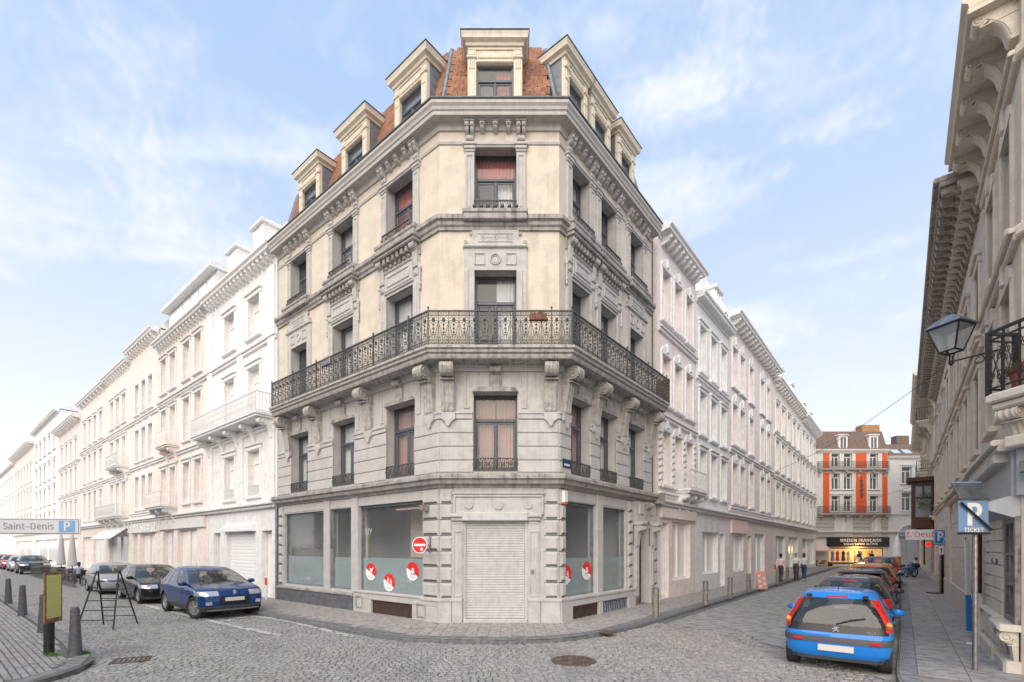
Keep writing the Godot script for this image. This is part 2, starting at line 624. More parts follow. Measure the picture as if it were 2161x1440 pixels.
# scroll console: z outwards, y up from 0 to h, reach r, width w about x = 0
func console_mb(w: float, h: float, r: float) -> MB:
	var m := MB.new()
	var prof := []
	var vr := h * 0.155
	prof.append(Vector2(0, h))
	prof.append(Vector2(r - vr * 0.9, h))
	for i in 11:      # big upper volute
		var a := deg_to_rad(80 - i * 25)
		prof.append(Vector2(r - vr + vr * cos(a), h - vr * 1.02 + vr * sin(a)))
	for i in range(1, 9):      # long hollow curve down to the foot
		var t := i / 8.0
		var p := Vector2(r - vr * 1.55, h - vr * 1.75).bezier_interpolate(Vector2(r * 0.52, h * 0.62), Vector2(r * 0.30, h * 0.5), Vector2(r * 0.24, 0.05), t)
		prof.append(p)
	prof.append(Vector2(r * 0.2, 0))
	prof.append(Vector2(0, 0))
	# three lobes across: outer ones full, valleys between
	var k := 13
	var cols := []
	for i in k + 1:
		var x := -w / 2 + w * i / k
		var f := cos(i * TAU * 3.0 / k + PI)
		var inset := 0.022 * (1.0 - f) * 0.5
		if i == 0 or i == k:
			inset = 0.03
		var row := []
		for p in prof:
			row.append(Vector3(x, p.y, maxf(0.0, p.x - (inset if p.x > 0.001 else 0.0))))
		cols.append(row)
	for i in k:
		for j in prof.size() - 1:
			m.q(cols[i][j], cols[i][j + 1], cols[i + 1][j + 1], cols[i + 1][j])
	var poly := PackedVector2Array(prof)
	var idx := Geometry2D.triangulate_polygon(poly)
	for e in [0, k]:
		for i in range(0, idx.size(), 3):
			var a: Vector3 = cols[e][idx[i]]
			var b: Vector3 = cols[e][idx[i + 1]]
			var d: Vector3 = cols[e][idx[i + 2]]
			var s: float = (b - a).cross(d - a).x
			if (e == 0) == (s < 0):
				m.t3(a, b, d)
			else:
				m.t3(a, d, b)
	for s in [-1, 1]:     # spiral on each cheek
		var pts := []
		for i in 22:
			var a := deg_to_rad(60 - i * 28.0)
			var rr := vr * (0.85 - 0.035 * i)
			pts.append(Vector3(s * (w / 2 + 0.004), h - vr * 1.02 + rr * sin(a), r - vr + rr * cos(a)))
		m.tube(pts, 0.018, 4)
		var pt2 := []
		for i in 9:
			var t := i / 8.0
			var p := Vector2(r - vr * 1.9, h - vr * 1.2).bezier_interpolate(Vector2(r * 0.42, h * 0.62), Vector2(r * 0.22, h * 0.5), Vector2(r * 0.16, 0.08), t)
			pt2.append(Vector3(s * (w / 2 + 0.002), p.y, p.x))
		m.tube(pt2, 0.016, 4)
	m.b(-w / 2 - 0.012, w / 2 + 0.012, h - vr * 2.35, h - vr * 2.2, 0, r - vr * 1.1)
	return m

# small frieze bracket
func modillion_mb(w: float, h: float, r: float) -> MB:
	var m := MB.new()
	var z := r
	m.fb(-w / 2, w / 2, h * 0.62, h * 0.9, 0, z, 0.015)
	m.fb(-w / 2 - 0.025, w / 2 + 0.025, h * 0.9, h, 0, z + 0.03, 0.015)
	m.fb(-w * 0.32, w * 0.32, h * 0.67, h * 0.83, z, z + 0.02, 0.01)
	var pr := PackedVector2Array()
	for i in 7:
		var a := PI / 2 * i / 6.0
		pr.append(Vector2(z * 0.85 * cos(a), h * 0.62 - h * 0.34 * sin(a)))
	pr.append(Vector2(0, h * 0.62))
	m.at(Transform3D(Basis(Vector3(0, 0, 1), Vector3(0, 1, 0), Vector3(-1, 0, 0)), Vector3.ZERO))
	m.prism(pr, -w * 0.4, w * 0.4)
	m.at(Transform3D.IDENTITY)
	return m

func ring_mb(m: MB, c: Vector3, r: float, t: float, k := 20) -> void:
	var pts := []
	for i in k:
		var a := TAU * i / k
		pts.append(c + Vector3(cos(a) * r, sin(a) * r, 0))
	m.tube(pts, t, 6, -1, true)

func disc_mb(m: MB, c: Vector3, r: float, d: float, k := 20) -> void:
	var p := PackedVector2Array()
	for i in k:
		var a := TAU * i / k
		p.append(Vector2(c.x + cos(a) * r, c.y + sin(a) * r))
	m.prism(p, c.z, c.z + d)

func moved(F: Transform3D, x: float, y: float, z: float) -> Transform3D:
	return F * Transform3D(Basis.IDENTITY, Vector3(x, y, z))

# ---------------------------------------------------------------- the corner house
var house: Node3D
const LT := 10.07
const RT := 6.65

func build_corner_house() -> void:
	house = thing("corner_house", "cream and grey stone corner house with iron balcony and red tiled mansard", "house", Vector3(-0.4, 0, -16.0))
	var path := [p2(fl(LT, 0)), p2(L0), p2(R0), p2(fr(RT, 0))]
	var LW := [[-2.52, -1.16], [-5.75, -4.41], [-8.91, -7.62]]
	var CW := [[-1.1, 0.13]]
	var RW := [[0.65, 1.73], [2.44, 3.57], [4.65, 5.8]]
	var fac := [[FL, LW, -LT, 0.0], [FC, CW, -2.12, 1.38], [FR, RW, 0.0, RT]]
	# upper walls with openings
	for f in fac:
		var h2 := []
		var h1 := []
		for w in f[1]:
			h2.append([w[0], w[1], 12.02, 13.98])
			h2.append([w[0], w[1], 7.9, 10.36])
			h1.append([w[0] - 0.03, w[1] + 0.03, 4.5, 6.8])
		part(house, "wall", wall_sheet(f[2], f[3], 7.7, 14.75, h2, 0.0), mats["cream"], f[0])
		for h in h2:
			part(house, "reveal", reveal_mb(h), mats["stone"], f[0])
		part(house, "wall", wall_sheet(f[2], f[3], 4.15, 7.7, h1, 0.4), mats["stone_warm"], f[0])
	# closed shell: party walls, rear, floors
	var le := fl(LT, 0)
	var re := fr(RT, 0)
	var bk := Vector3(-4.34, 0, -27.3)
	var sh := MB.new()
	for e in [[re, bk], [bk, le]]:
		var a: Vector3 = e[0]
		var d: Vector3 = e[1]
		sh.q(a, d, d + Vector3(0, 15.0, 0), a + Vector3(0, 15.0, 0))
		var u := (d - a).normalized()
		var a2: Vector3 = a + u * (1.15 if a == re else 0.0)
		var d2: Vector3 = d - u * (1.15 if d == le else 0.0)
		sh.q(a2 + Vector3(0, 15.0, 0), d2 + Vector3(0, 15.0, 0), d2 + Vector3(0, 17.6, 0), a2 + Vector3(0, 17.6, 0))
	part(house, "party_wall", sh, M("party", Color(0.5, 0.46, 0.42), 0.9, "rough", 0.3))
	for y in [4.1, 7.75, 11.7, 14.9]:
		var fm := MB.new()
		var ins := 0.45
		var poly := [fl(LT - 0.05, -ins, y), L0 + Vector3(0.2, y, -ins), R0 + Vector3(-0.2, y, -ins), fr(RT - 0.05, -ins, y), bk + Vector3(0, y, 0.2)]
		for i in range(1, 4):
			fm.t3(poly[0], poly[i], poly[i + 1])
		part(house, "floor_slab", fm, mats["room_wall"])
	# ---- ledge above the shops, mid moulding, balcony slab, main cornice
	part(house, "ledge", MB.new().sweep(path, [Vector2(-0.1, 4.0), Vector2(0.06, 4.0), Vector2(0.08, 4.06), Vector2(0.22, 4.1), Vector2(0.25, 4.2), Vector2(0.33, 4.24), Vector2(0.33, 4.34), Vector2(0.30, 4.38), Vector2(-0.1, 4.46)]), mats["stone_dark"])
	part(house, "string_course", MB.new().sweep(path, [Vector2(-0.1, 11.52), Vector2(0.06, 11.52), Vector2(0.07, 11.6), Vector2(0.12, 11.64), Vector2(0.13, 11.74), Vector2(0.2, 11.78), Vector2(0.2, 11.9), Vector2(0.08, 11.98), Vector2(-0.1, 12.0)]), mats["stone_dark"])
	part(house, "string_course", MB.new().sweep(path, [Vector2(-0.1, 14.05), Vector2(0.03, 14.05), Vector2(0.05, 14.11), Vector2(0.03, 14.15), Vector2(-0.1, 14.15)]), mats["cornice"])
	part(house, "cornice", MB.new().sweep(path, [Vector2(-0.1, 14.44), Vector2(0.05, 14.44), Vector2(0.08, 14.56), Vector2(0.12, 14.6), Vector2(0.36, 14.62), Vector2(0.37, 14.72), Vector2(0.40, 14.74), Vector2(0.42, 14.82), Vector2(0.47, 14.88), Vector2(0.47, 14.97), Vector2(-0.1, 15.02)]), mats["cornice"])
	part(house, "gutter", MB.new().sweep(path, [Vector2(0.40, 14.985), Vector2(0.5, 14.985), Vector2(0.5, 15.03), Vector2(0.40, 15.04)]), mats["lead"])
	part(house, "band_course", MB.new().sweep([p2(fl(0.55, 0)), p2(L0), Vector2(-1.16, -14.07)], [Vector2(-0.1, 6.02), Vector2(0.05, 6.02), Vector2(0.05, 6.14), Vector2(0.08, 6.17), Vector2(0.08, 6.22), Vector2(-0.1, 6.26)]), mats["stone"])
	part(house, "band_course", MB.new().sweep([Vector2(0.19, -14.07), p2(R0), p2(fr(0.6, 0))], [Vector2(-0.1, 6.02), Vector2(0.05, 6.02), Vector2(0.05, 6.14), Vector2(0.08, 6.17), Vector2(0.08, 6.22), Vector2(-0.1, 6.26)]), mats["stone"])
	# ---- first floor: rusticated courses, band, windows
	for f in fac:
		var F: Transform3D = f[0]
		var cuts := [f[2]]
		for w in f[1] if f[1][0][0] < f[1][-1][0] or f[1].size() == 1 else [f[1][2], f[1][1], f[1][0]]:
			cuts.append(w[0] - 0.03)
			cuts.append(w[1] + 0.03)
		cuts.append(f[3])
		for i in range(0, cuts.size(), 2):
			var a: float = cuts[i]
			var d: float = cuts[i + 1]
			var y := 4.44
			for hh in [0.36, 0.40, 0.40, 0.40]:
				part(house, "stone_block", MB.new().fb(a, d, y + 0.012, y + hh - 0.012, -0.03, 0.035, 0.02), mats["stone"], F)
				y += hh
			if f[1].size() > 1 and i > 0 or f[1].size() > 1 and i == 0 and f[2] < -1:
				if not (F == FL and i == cuts.size() - 2):
					part(house, "band_course", MB.new().fb(a, d, 6.02, 6.14, -0.03, 0.05, 0.01).fb(a, d, 6.14, 6.24, 0, 0.085, 0.03), mats["stone"], F)
		for w in f[1]:
			var a: float = w[0] - 0.03
			var d: float = w[1] + 0.03
			# hood over the opening
			var hp := PackedVector2Array([Vector2(a - 0.03, 6.8), Vector2(d + 0.03, 6.8), Vector2(d - 0.08, 6.93), Vector2(a + 0.08, 6.93)])
			part(house, "hood", MB.new().prism(hp, 0.0, 0.10), mats["stone_dark"], F)
			part(house, "panel", panel_mb(a - 0.28, d + 0.28, 6.32, 7.5, 0.03, a - 0.02, d + 0.02, 6.95), mats["stone"], F)
			part(house, "keystone", console_mb(0.3, 0.62, 0.26), mats["stone_moss"], moved(F, (a + d) / 2, 6.9, 0.0))
			part(house, "window_guard", guard_mb(a, d, 4.5, 0.38, 0.02), mats["iron"], F)
	# curtains differ from window to window
	var cur1 := {"L": ["curtain_white", null, "curtain_white", null, "curtain_pink", "curtain_pink"], "C": ["curtain_pink", "curtain_pink"], "R": ["curtain_red", "curtain_pink", null, "curtain_white", null, "curtain_white"]}
	var keys := ["L", "C", "R"]
	for fi in 3:
		var F: Transform3D = fac[fi][0]
		var ws: Array = fac[fi][1]
		for i in ws.size():
			var w: Array = ws[i]
			var k := (2 - i) if fi == 0 else i
			casement(house, F, w[0] - 0.03, w[1] + 0.03, 4.5, 6.8, -0.34, 6.05, cur1[keys[fi]][k * 2], cur1[keys[fi]][k * 2 + 1])
			var c2 = [["curtain_white", "curtain_white"], ["curtain_white", null], [null, "curtain_white"], ["curtain_white", "curtain_white"], ["curtain_white", null], [null, "curtain_white"], [null, null]][fi * 2 + i]
			casement(house, F, w[0], w[1], 7.9, 10.36, -0.34, 9.55, c2[0], c2[1])
			var c3 = [["curtain_red", "curtain_white"], ["curtain_white", null], [null, "curtain_white"], ["curtain_white", "curtain_white"], ["curtain_red", "curtain_white"], ["curtain_white", null], [null, "curtain_white"]][(fi * 2 + i) if fi < 2 else fi * 2 + i]
			casement(house, F, w[0], w[1], 12.02, 13.98, -0.34, 13.25, c3[0], c3[1])
			if fi == 1:
				part(house, "curtain", curtain_mb(w[0] + 0.02, w[1] - 0.02, 13.3, 13.95, -0.46), mats["curtain_red"], F)
			part(house, "window_guard", guard_mb(w[0], w[1], 12.025, 0.27, 0.2, true), mats["iron"], F)
			surround_top(F, w[0], w[1])
			var plain := (fi == 1) or (fi == 0 and i == 2) or (fi == 2 and i == 2)
			surround_second(F, w[0], w[1], plain)
	build_balcony(path)
	build_ground_floor(path)
	build_mansard(path)

func panel_mb(x0: float, x1: float, y0: float, y1: float, t: float, hx0: float, hx1: float, hy: float) -> MB:
	# raised frame of a sunk panel, left open where the window stands
	var m := MB.new()
	for s in [[x0, x0 + 0.07, y0, y1], [x1 - 0.07, x1, y0, y1], [x0 + 0.07, x1 - 0.07, y1 - 0.07, y1], [x0 + 0.07, hx0 - 0.1, y0, y0 + 0.07], [hx1 + 0.1, x1 - 0.07, y0, y0 + 0.07]]:
		if s[1] > s[0] + 0.01:
			m.fb(s[0], s[1], s[2], s[3], -0.01, t, 0.012)
	m.fb(x0 + 0.16, hx0 - 0.02, hy, y1 - 0.16, -0.01, t * 0.6, 0.012)
	m.fb(hx1 + 0.02, x1 - 0.16, hy, y1 - 0.16, -0.01, t * 0.6, 0.012)
	return m

func surround_top(F: Transform3D, x0: float, x1: float) -> void:
	for s in [[x0 - 0.27, x0], [x1, x1 + 0.27]]:
		var a: float = s[0]
		var d: float = s[1]
		var m := MB.new()
		m.b(a, d, 12.02, 13.82, -0.02, 0.045)
		for e in [[a, a + 0.06], [d - 0.06, d]]:
			m.fb(e[0], e[1], 12.1, 13.75, 0.045, 0.07, 0.012)
		m.fb(a + 0.06, d - 0.06, 12.1, 12.16, 0.045, 0.07, 0.012)
		m.fb(a + 0.06, d - 0.06, 13.69, 13.75, 0.045, 0.07, 0.012)
		m.fb(a + 0.1, d - 0.1, 12.2, 13.65, 0.045, 0.06, 0.01)
		part(house, "pilaster", m, mats["stone"], F)
		var c := MB.new()
		c.fb(a - 0.02, d + 0.02, 13.82, 13.88, -0.02, 0.075, 0.01)
		c.fb(a - 0.04, d + 0.04, 13.88, 13.98, -0.02, 0.11, 0.02)
		c.fb(a - 0.07, d + 0.07, 13.98, 14.05, -0.02, 0.14, 0.015)
		part(house, "capital", c, mats["stone"], F)
		# double bracket under the cornice above each pilaster
		for e in [-0.075, 0.075]:
			part(house, "bracket", modillion_mb(0.12, 0.44, 0.24), mats["stone_warm"], moved(F, (a + d) / 2 + e, 14.16, 0.0))
		part(house, "bracket_block", MB.new().fb(a + 0.02, d - 0.02, 14.16, 14.3, -0.01, 0.09, 0.03), mats["stone_warm"], F)
	part(house, "lintel", MB.new().fb(x0, x1, 13.93, 14.045, -0.02, 0.08, 0.015).fb(x0, x1, 13.985, 14.047, 0, 0.11, 0.012), mats["stone"], F)
	for i in 3:
		var x := lerpf(x0, x1, (i + 0.62) / 3.24)
		part(house, "bracket", modillion_mb(0.14, 0.32, 0.24), mats["stone_warm"], moved(F, x, 14.28, 0.0))
	part(house, "window_sill", MB.new().fb(x0 - 0.3, x1 + 0.3, 11.72, 11.90, 0, 0.27, 0.02).fb(x0 - 0.33, x1 + 0.33, 11.90, 12.02, -0.3, 0.29, 0.02), mats["stone_dark"], F)

func surround_second(F: Transform3D, x0: float, x1: float, plain: bool) -> void:
	for s in [[x0 - 0.3, x0], [x1, x1 + 0.3]]:
		var m := MB.new()
		m.b(s[0], s[1], 7.88, 10.36, -0.02, 0.05)
		m.fb(s[0] + 0.02, s[0] + 0.12 if s[0] < x0 - 0.1 else s[0] + 0.18, 7.88, 10.36, 0.05, 0.075, 0.01)
		part(house, "jamb", m, mats["stone"], F)
	var c := (x0 + x1) / 2
	if plain:
		var m := MB.new()
		m.b(x0 - 0.3, x1 + 0.3, 10.36, 11.0, -0.02, 0.05)
		m.fb(x0 - 0.33, x1 + 0.33, 11.0, 11.08, -0.02, 0.12, 0.03)
		part(house, "lintel", m, mats["stone"], F)
		var o := MB.new()
		ring_mb(o, Vector3(c, 10.68, 0.055), 0.15, 0.03)
		ring_mb(o, Vector3(c, 10.68, 0.055), 0.10, 0.015)
		for s in [-1, 1]:
			var a: float = c + s * 0.46
			for e in [[a - 0.16, a + 0.16, 10.82, 10.86], [a - 0.16, a + 0.16, 10.5, 10.54], [a - 0.16, a - 0.12, 10.54, 10.82], [a + 0.12, a + 0.16, 10.54, 10.82]]:
				o.fb(e[0], e[1], e[2], e[3], 0.04, 0.08, 0.012)
		part(house, "relief", o, mats["stone"], F)
		# scrolled crest
		var pr := PackedVector2Array()
		var hw := (x1 - x0) / 2
		pr.append(Vector2(c - hw - 0.3, 11.08))
		pr.append(Vector2(c + hw + 0.3, 11.08))
		for i in 7:
			var t := i / 6.0
			pr.append(Vector2(c + hw + 0.28 - 0.22 * sin(t * PI / 2), 11.1 + 0.38 * (1 - cos(t * PI / 2))))
		pr.append(Vector2(c + hw + 0.06, 11.52))
		pr.append(Vector2(c - hw - 0.06, 11.52))
		for i in 7:
			var t := 1.0 - i / 6.0
			pr.append(Vector2(c - hw - 0.28 + 0.22 * sin(t * PI / 2), 11.1 + 0.38 * (1 - cos(t * PI / 2))))
		var k := MB.new().prism(pr, -0.02, 0.06)
		for s in [-1, 1]:
			for e in [[0.24, 11.17, 0.05], [0.1, 11.42, 0.04]]:
				var pts := []
				for i in 14:
					var a := i * 0.55
					var rr: float = e[2] * (1.15 - i * 0.06)
					pts.append(Vector3(c + s * (hw + e[0] + rr * cos(a)), e[1] + rr * sin(a), 0.06))
				k.tube(pts, 0.018, 5)
		for x in [-0.36, 0.0, 0.36]:
			ring_mb(k, Vector3(c + x, 11.3, 0.06), 0.065, 0.014, 14)
			k.lathe([Vector2(0.0, -0.03), Vector2(0.03, 0.0), Vector2(0, 0.03)], 8, Vector3(c + x, 11.3, 0.065))
		for x in [-0.18, 0.18]:
			k.fb(c + x - 0.10, c + x + 0.10, 11.29, 11.31, 0.05, 0.075, 0.005)
			k.fb(c + x - 0.008, c + x + 0.008, 11.22, 11.38, 0.05, 0.072, 0.003)
		for e in [[-0.5, 0.5, 11.40, 11.43], [-0.5, 0.5, 11.17, 11.2]]:
			k.fb(c + e[0], c + e[1], e[2], e[3], 0.05, 0.08, 0.008)
		part(house, "crest", k, mats["stone"], F)
	else:
		var m := MB.new()
		m.b(x0 - 0.3, x1 + 0.3, 10.36, 11.2, -0.02, 0.05)
		m.fb(x0 - 0.05, x1 + 0.05, 10.44, 10.5, 0.04, 0.1, 0.015)
		part(house, "lintel", m, mats["stone"], F)
		var o := MB.new()
		o.fb(x0 - 0.02, x1 + 0.02, 10.52, 11.08, 0.04, 0.1, 0.02)
		for e in [[x0 + 0.1, x1 - 0.1, 10.92, 10.98], [x0 + 0.1, x1 - 0.1, 10.62, 10.68], [x0 + 0.1, x0 + 0.16, 10.68, 10.92], [x1 - 0.16, x1 - 0.1, 10.68, 10.92]]:
			o.fb(e[0], e[1], e[2], e[3], 0.09, 0.13, 0.015)
		o.fb(x0 - 0.04, x1 + 0.04, 11.08, 11.16, 0.04, 0.14, 0.03)
		part(house, "relief", o, mats["stone"], F)
		for s in [x0 - 0.16, x1 + 0.16]:
			part(house, "console", console_mb(0.2, 0.62, 0.24), mats["stone"], moved(F, s, 10.9, 0.05))
			var b := MB.new().fb(s - 0.1, s + 0.1, 10.56, 10.78, 0.04, 0.09, 0.02)
			b.fb(s - 0.05, s + 0.05, 10.61, 10.73, 0.09, 0.11, 0.01)
			b.fb(s - 0.12, s + 0.12, 10.8, 10.88, 0.04, 0.12, 0.02)
			part(house, "relief", b, mats["stone"], F)
			var side := -1.0 if s < x0 else 1.0
			var pd := MB.new().lathe([Vector2(0.0, 0.0), Vector2(0.04, 0.06), Vector2(0.03, 0.14), Vector2(0.045, 0.2), Vector2(0.03, 0.26), Vector2(0.035, 0.62), Vector2(0.055, 0.66), Vector2(0.05, 0.74), Vector2(0.03, 0.78), Vector2(0, 0.82)], 10)
			part(house, "pendant", pd, mats["stone"], moved(F, s + side * 0.17, 10.05, 0.06))
		part(house, "hood", MB.new().b(x0 - 0.34, x1 + 0.34, 11.16, 11.5, -0.02, 0.06).fb(x0 - 0.36, x1 + 0.36, 11.5, 11.6, -0.02, 0.33, 0.03).fb(x0 - 0.40, x1 + 0.40, 11.6, 11.70, -0.02, 0.38, 0.02), mats["stone_dark"], F)
		for i in 6:
			var x := lerpf(x0, x1, (i + 0.5) / 6.0)
			part(house, "dentil", MB.new().fb(x - 0.06, x + 0.06, 11.32, 11.5, 0.05, 0.25, 0.02).fb(x - 0.045, x + 0.045, 11.2, 11.32, 0.05, 0.16, 0.03), mats["stone_dark"], F)

# one repeat of the cast-iron railing, 0.29 m wide, 0.95 m high, in its own plane
func railing_unit() -> MB:
	var m := MB.new()
	var w := 0.29
	var r := 0.0085
	m.b(0, w, 0.92, 0.95, -0.025, 0.025)
	m.b(0, w, 0.80, 0.815, -0.012, 0.012)
	m.b(0, w, 0.02, 0.04, -0.012, 0.012)
	m.b(-0.009, 0.009, 0.02, 0.92, -0.009, 0.009)
	for i in 4:
		var x := w * (i + 0.5) / 4
		ring_mb(m, Vector3(x, 0.868, 0), 0.032, 0.008, 8)
	for i in 3:
		m.tube([Vector3(w * i / 3.0, 0.04, 0), Vector3(w * (i + 0.5) / 3.0, 0.115, 0), Vector3(w * (i + 1) / 3.0, 0.04, 0)], r, 4)
	m.b(0, w, 0.115, 0.13, -0.01, 0.01)
	for s in [-1, 1]:
		var c := w / 2
		m.tube([Vector3(c + s * 0.06, 0.27, 0), Vector3(c + s * 0.115, 0.56, 0)], r, 4)
		var pts := []
		for i in 15:      # curl under the top
			var a := -0.6 + i * 0.5
			var rr := 0.062 - i * 0.0032
			pts.append(Vector3(c + s * (0.075 + rr * cos(a)), 0.62 + rr * sin(a), 0))
		m.tube(pts, r, 4)
		var pt := []
		for i in 12:      # curl over the foot
			var a := 3.6 - i * 0.5
			var rr := 0.055 - i * 0.003
			pt.append(Vector3(c + s * (0.08 + rr * cos(a)), 0.19 + rr * sin(a), 0))
		m.tube(pt, r, 4)
		m.tube([Vector3(c + s * 0.12, 0.72, 0), Vector3(c + s * 0.06, 0.78, 0), Vector3(c, 0.70, 0)], r, 4)
	m.lathe([Vector2(0, -0.06), Vector2(0.035, -0.03), Vector2(0.05, 0.02), Vector2(0.02, 0.06), Vector2(0, 0.09)], 8, Vector3(w / 2, 0.68, 0))
	for y in [0.56, 0.45, 0.34]:
		m.lathe([Vector2(0.035, -0.02), Vector2(0.015, 0.015), Vector2(0.006, 0.05)], 6, Vector3(w / 2, y, 0))
	m.b(w / 2 - 0.006, w / 2 + 0.006, 0.27, 0.64, -0.006, 0.006)
	m.b(w / 2 - 0.055, w / 2 + 0.055, 0.255, 0.272, -0.012, 0.012)
	for y in [0.62, 0.5]:
		m.lathe([Vector2(0.0, -0.035), Vector2(0.022, -0.01), Vector2(0.01, 0.03)], 6, Vector3(0, y, 0))
	return m

func build_balcony(whole: Array) -> void:
	var path := [p2(fl(9.3, 0)), whole[1], whole[2], whole[3]]
	part(house, "balcony_slab", MB.new().sweep(path, [Vector2(-0.05, 7.56), Vector2(0.6, 7.56), Vector2(0.63, 7.62), Vector2(0.63, 7.68), Vector2(0.7, 7.71), Vector2(0.7, 7.78), Vector2(0.76, 7.81), Vector2(0.76, 7.88), Vector2(-0.05, 7.9)]), mats["stone_moss"])
	part(house, "balcony_soffit", MB.new().sweep(path, [Vector2(-0.02, 7.4), Vector2(0.06, 7.4), Vector2(0.1, 7.5), Vector2(0.16, 7.555), Vector2(-0.02, 7.555)]), mats["stone_warm"])
	# the railing: equal repeats on three runs
	var unit := railing_unit().mesh()
	var post := MB.new().b(-0.022, 0.022, -0.06, 1.0, -0.022, 0.022).lathe([Vector2(0.0, -0.0), Vector2(0.035, 0.03), Vector2(0, 0.07)], 8, Vector3(0, 1.0, 0)).mesh()
	var o := 0.64
	var ends := [fl(9.28, o), L0 + Vector3(-0.355 * o, 0, o), R0 + Vector3(0.476 * o, 0, o), fr(RT + 0.25, o)]
	for i in 3:
		var a: Vector3 = ends[i]
		var d: Vector3 = ends[i + 1]
		var len := a.distance_to(d)
		var k := roundi(len / 0.29)
		var ux := (d - a) / len
		var B := Basis(ux * (len / k / 0.29), Vector3.UP, ux.cross(Vector3.UP))
		for j in k:
			part(house, "railing_panel", unit, mats["iron"], Transform3D(B, a + ux * (len * j / k) + Vector3(0, 7.94, 0)))
		for j in range(0, k + 1, 6):
			part(house, "railing_post", post, mats["iron"], Transform3D(Basis(ux, Vector3.UP, ux.cross(Vector3.UP)), a + ux * (len * j / k) + Vector3(0, 7.94, 0)))
	# end of the balcony with a brown screen
	part(house, "balcony_screen", MB.new().bb(RT + 0.26, RT + 0.30, 7.9, 8.95, 0.08, 0.64, 0.01), M("brown_wood", Color(0.25, 0.10, 0.05), 0.7, "wood", 1.0), FR)
	# brackets under it
	var big := console_mb(0.36, 1.36, 0.62).mesh()
	for t in [0.36, 3.46, 6.72, 9.1]:
		part(house, "bracket", big, mats["stone_moss"], moved(FL, -t, 6.2, 0))
	for x in [-1.86, 1.13]:
		part(house, "bracket", big, mats["stone_moss"], moved(FC, x, 6.2, 0))
	for t in [0.3, 2.09, 4.1, 6.4]:
		part(house, "bracket", big, mats["stone_moss"], moved(FR, t, 6.2, 0))
	for s in [[FL, -0.36], [FL, -3.46], [FL, -6.72], [FL, -9.1], [FC, -1.86], [FC, 1.13], [FR, 0.3], [FR, 2.09], [FR, 4.1], [FR, 6.4]]:
		var pr := PackedVector2Array([Vector2(-0.2, 6.0), Vector2(-0.1, 5.93), Vector2(-0.04, 5.82), Vector2(0, 5.78), Vector2(0.04, 5.82), Vector2(0.1, 5.93), Vector2(0.2, 6.0), Vector2(0.2, 6.19), Vector2(-0.2, 6.19)])
		part(house, "bracket_foot", MB.new().prism(pr, 0.02, 0.12), mats["stone"], moved(s[0], s[1], 0, 0))
	# flower boxes hung on the railing are things of their own
	for e in [[FC, 0.72, "brown flower box with dry plants hung on the front balcony railing"], [FL, -4.9, "grey flower box with dead heather hung on the long balcony railing"]]:
		var F: Transform3D = e[0]
		var bx := thing("flower_box", e[2], "planter", F * Vector3(e[1], 8.55, 0.72))
		part(bx, "box", MB.new().bb(-0.24, 0.24, 0.0, 0.17, -0.06, 0.06, 0.015), mats["brown_wood"] if F == FC else mats["zinc"], moved(F, e[1], 8.55, 0.74))
		var lv := MB.new()
		for i in 60:
			var p := Vector3(rng.randf_range(-0.22, 0.22), 0.17, rng.randf_range(-0.05, 0.05))
			var d := Vector3(rng.randf_range(-0.09, 0.09), rng.randf_range(0.03, 0.14), rng.randf_range(-0.08, 0.1))
			var s := d.cross(Vector3(0.3, 0.2, 1)).normalized() * 0.012
			lv.t3(p - s, p + s, p + d)
		part(bx, "dry_leaves", lv, M("dry", Color(0.2, 0.12, 0.08), 0.9), moved(F, e[1], 8.55, 0.74))

func quoin(F: Transform3D, x0: float, x1: float, y0: float, y1: float) -> void:
	var m := MB.new()
	m.fb(x0 + 0.008, x1 - 0.008, y0 + 0.012, y1 - 0.012, -0.02, 0.05, 0.012)
	m.fb(x0 + 0.05, x1 - 0.05, y0 + 0.07, y1 - 0.05, 0.05, 0.085, 0.02)
	part(house, "quoin", m, mats["stone"], F)
	part(house, "quoin_slot", MB.new().b(x0 + 0.07, x1 - 0.06, y0 + 0.03, y0 + 0.065, 0.03, 0.058), mats["lead"], F)

func shop_glass(F: Transform3D, x0: float, x1: float, y0: float, y1: float, film := 1.9) -> void:
	var m := MB.new()
	for s in [[x0, x0 + 0.05, y0, y1], [x1 - 0.05, x1, y0, y1], [x0 + 0.05, x1 - 0.05, y1 - 0.05, y1], [x0 + 0.05, x1 - 0.05, y0, y0 + 0.05]]:
		m.b(s[0], s[1], s[2], s[3], -0.2, -0.1)
	var o := part(house, "shop_window", m, mats["zinc"], F)
	var g := MB.new()
	g.q(Vector3(x0 + 0.05, y0 + 0.05, -0.14), Vector3(x1 - 0.05, y0 + 0.05, -0.14), Vector3(x1 - 0.05, y1 - 0.05, -0.14), Vector3(x0 + 0.05, y1 - 0.05, -0.14))
	part(o, "pane", g, mats["glass"], F)
	var f := MB.new()
	f.q(Vector3(x0 + 0.05, y0 + 0.05, -0.155), Vector3(x1 - 0.05, y0 + 0.05, -0.155), Vector3(x1 - 0.05, film, -0.155), Vector3(x0 + 0.05, film, -0.155))
	part(o, "frosted_film", f, mats["frost"], F)

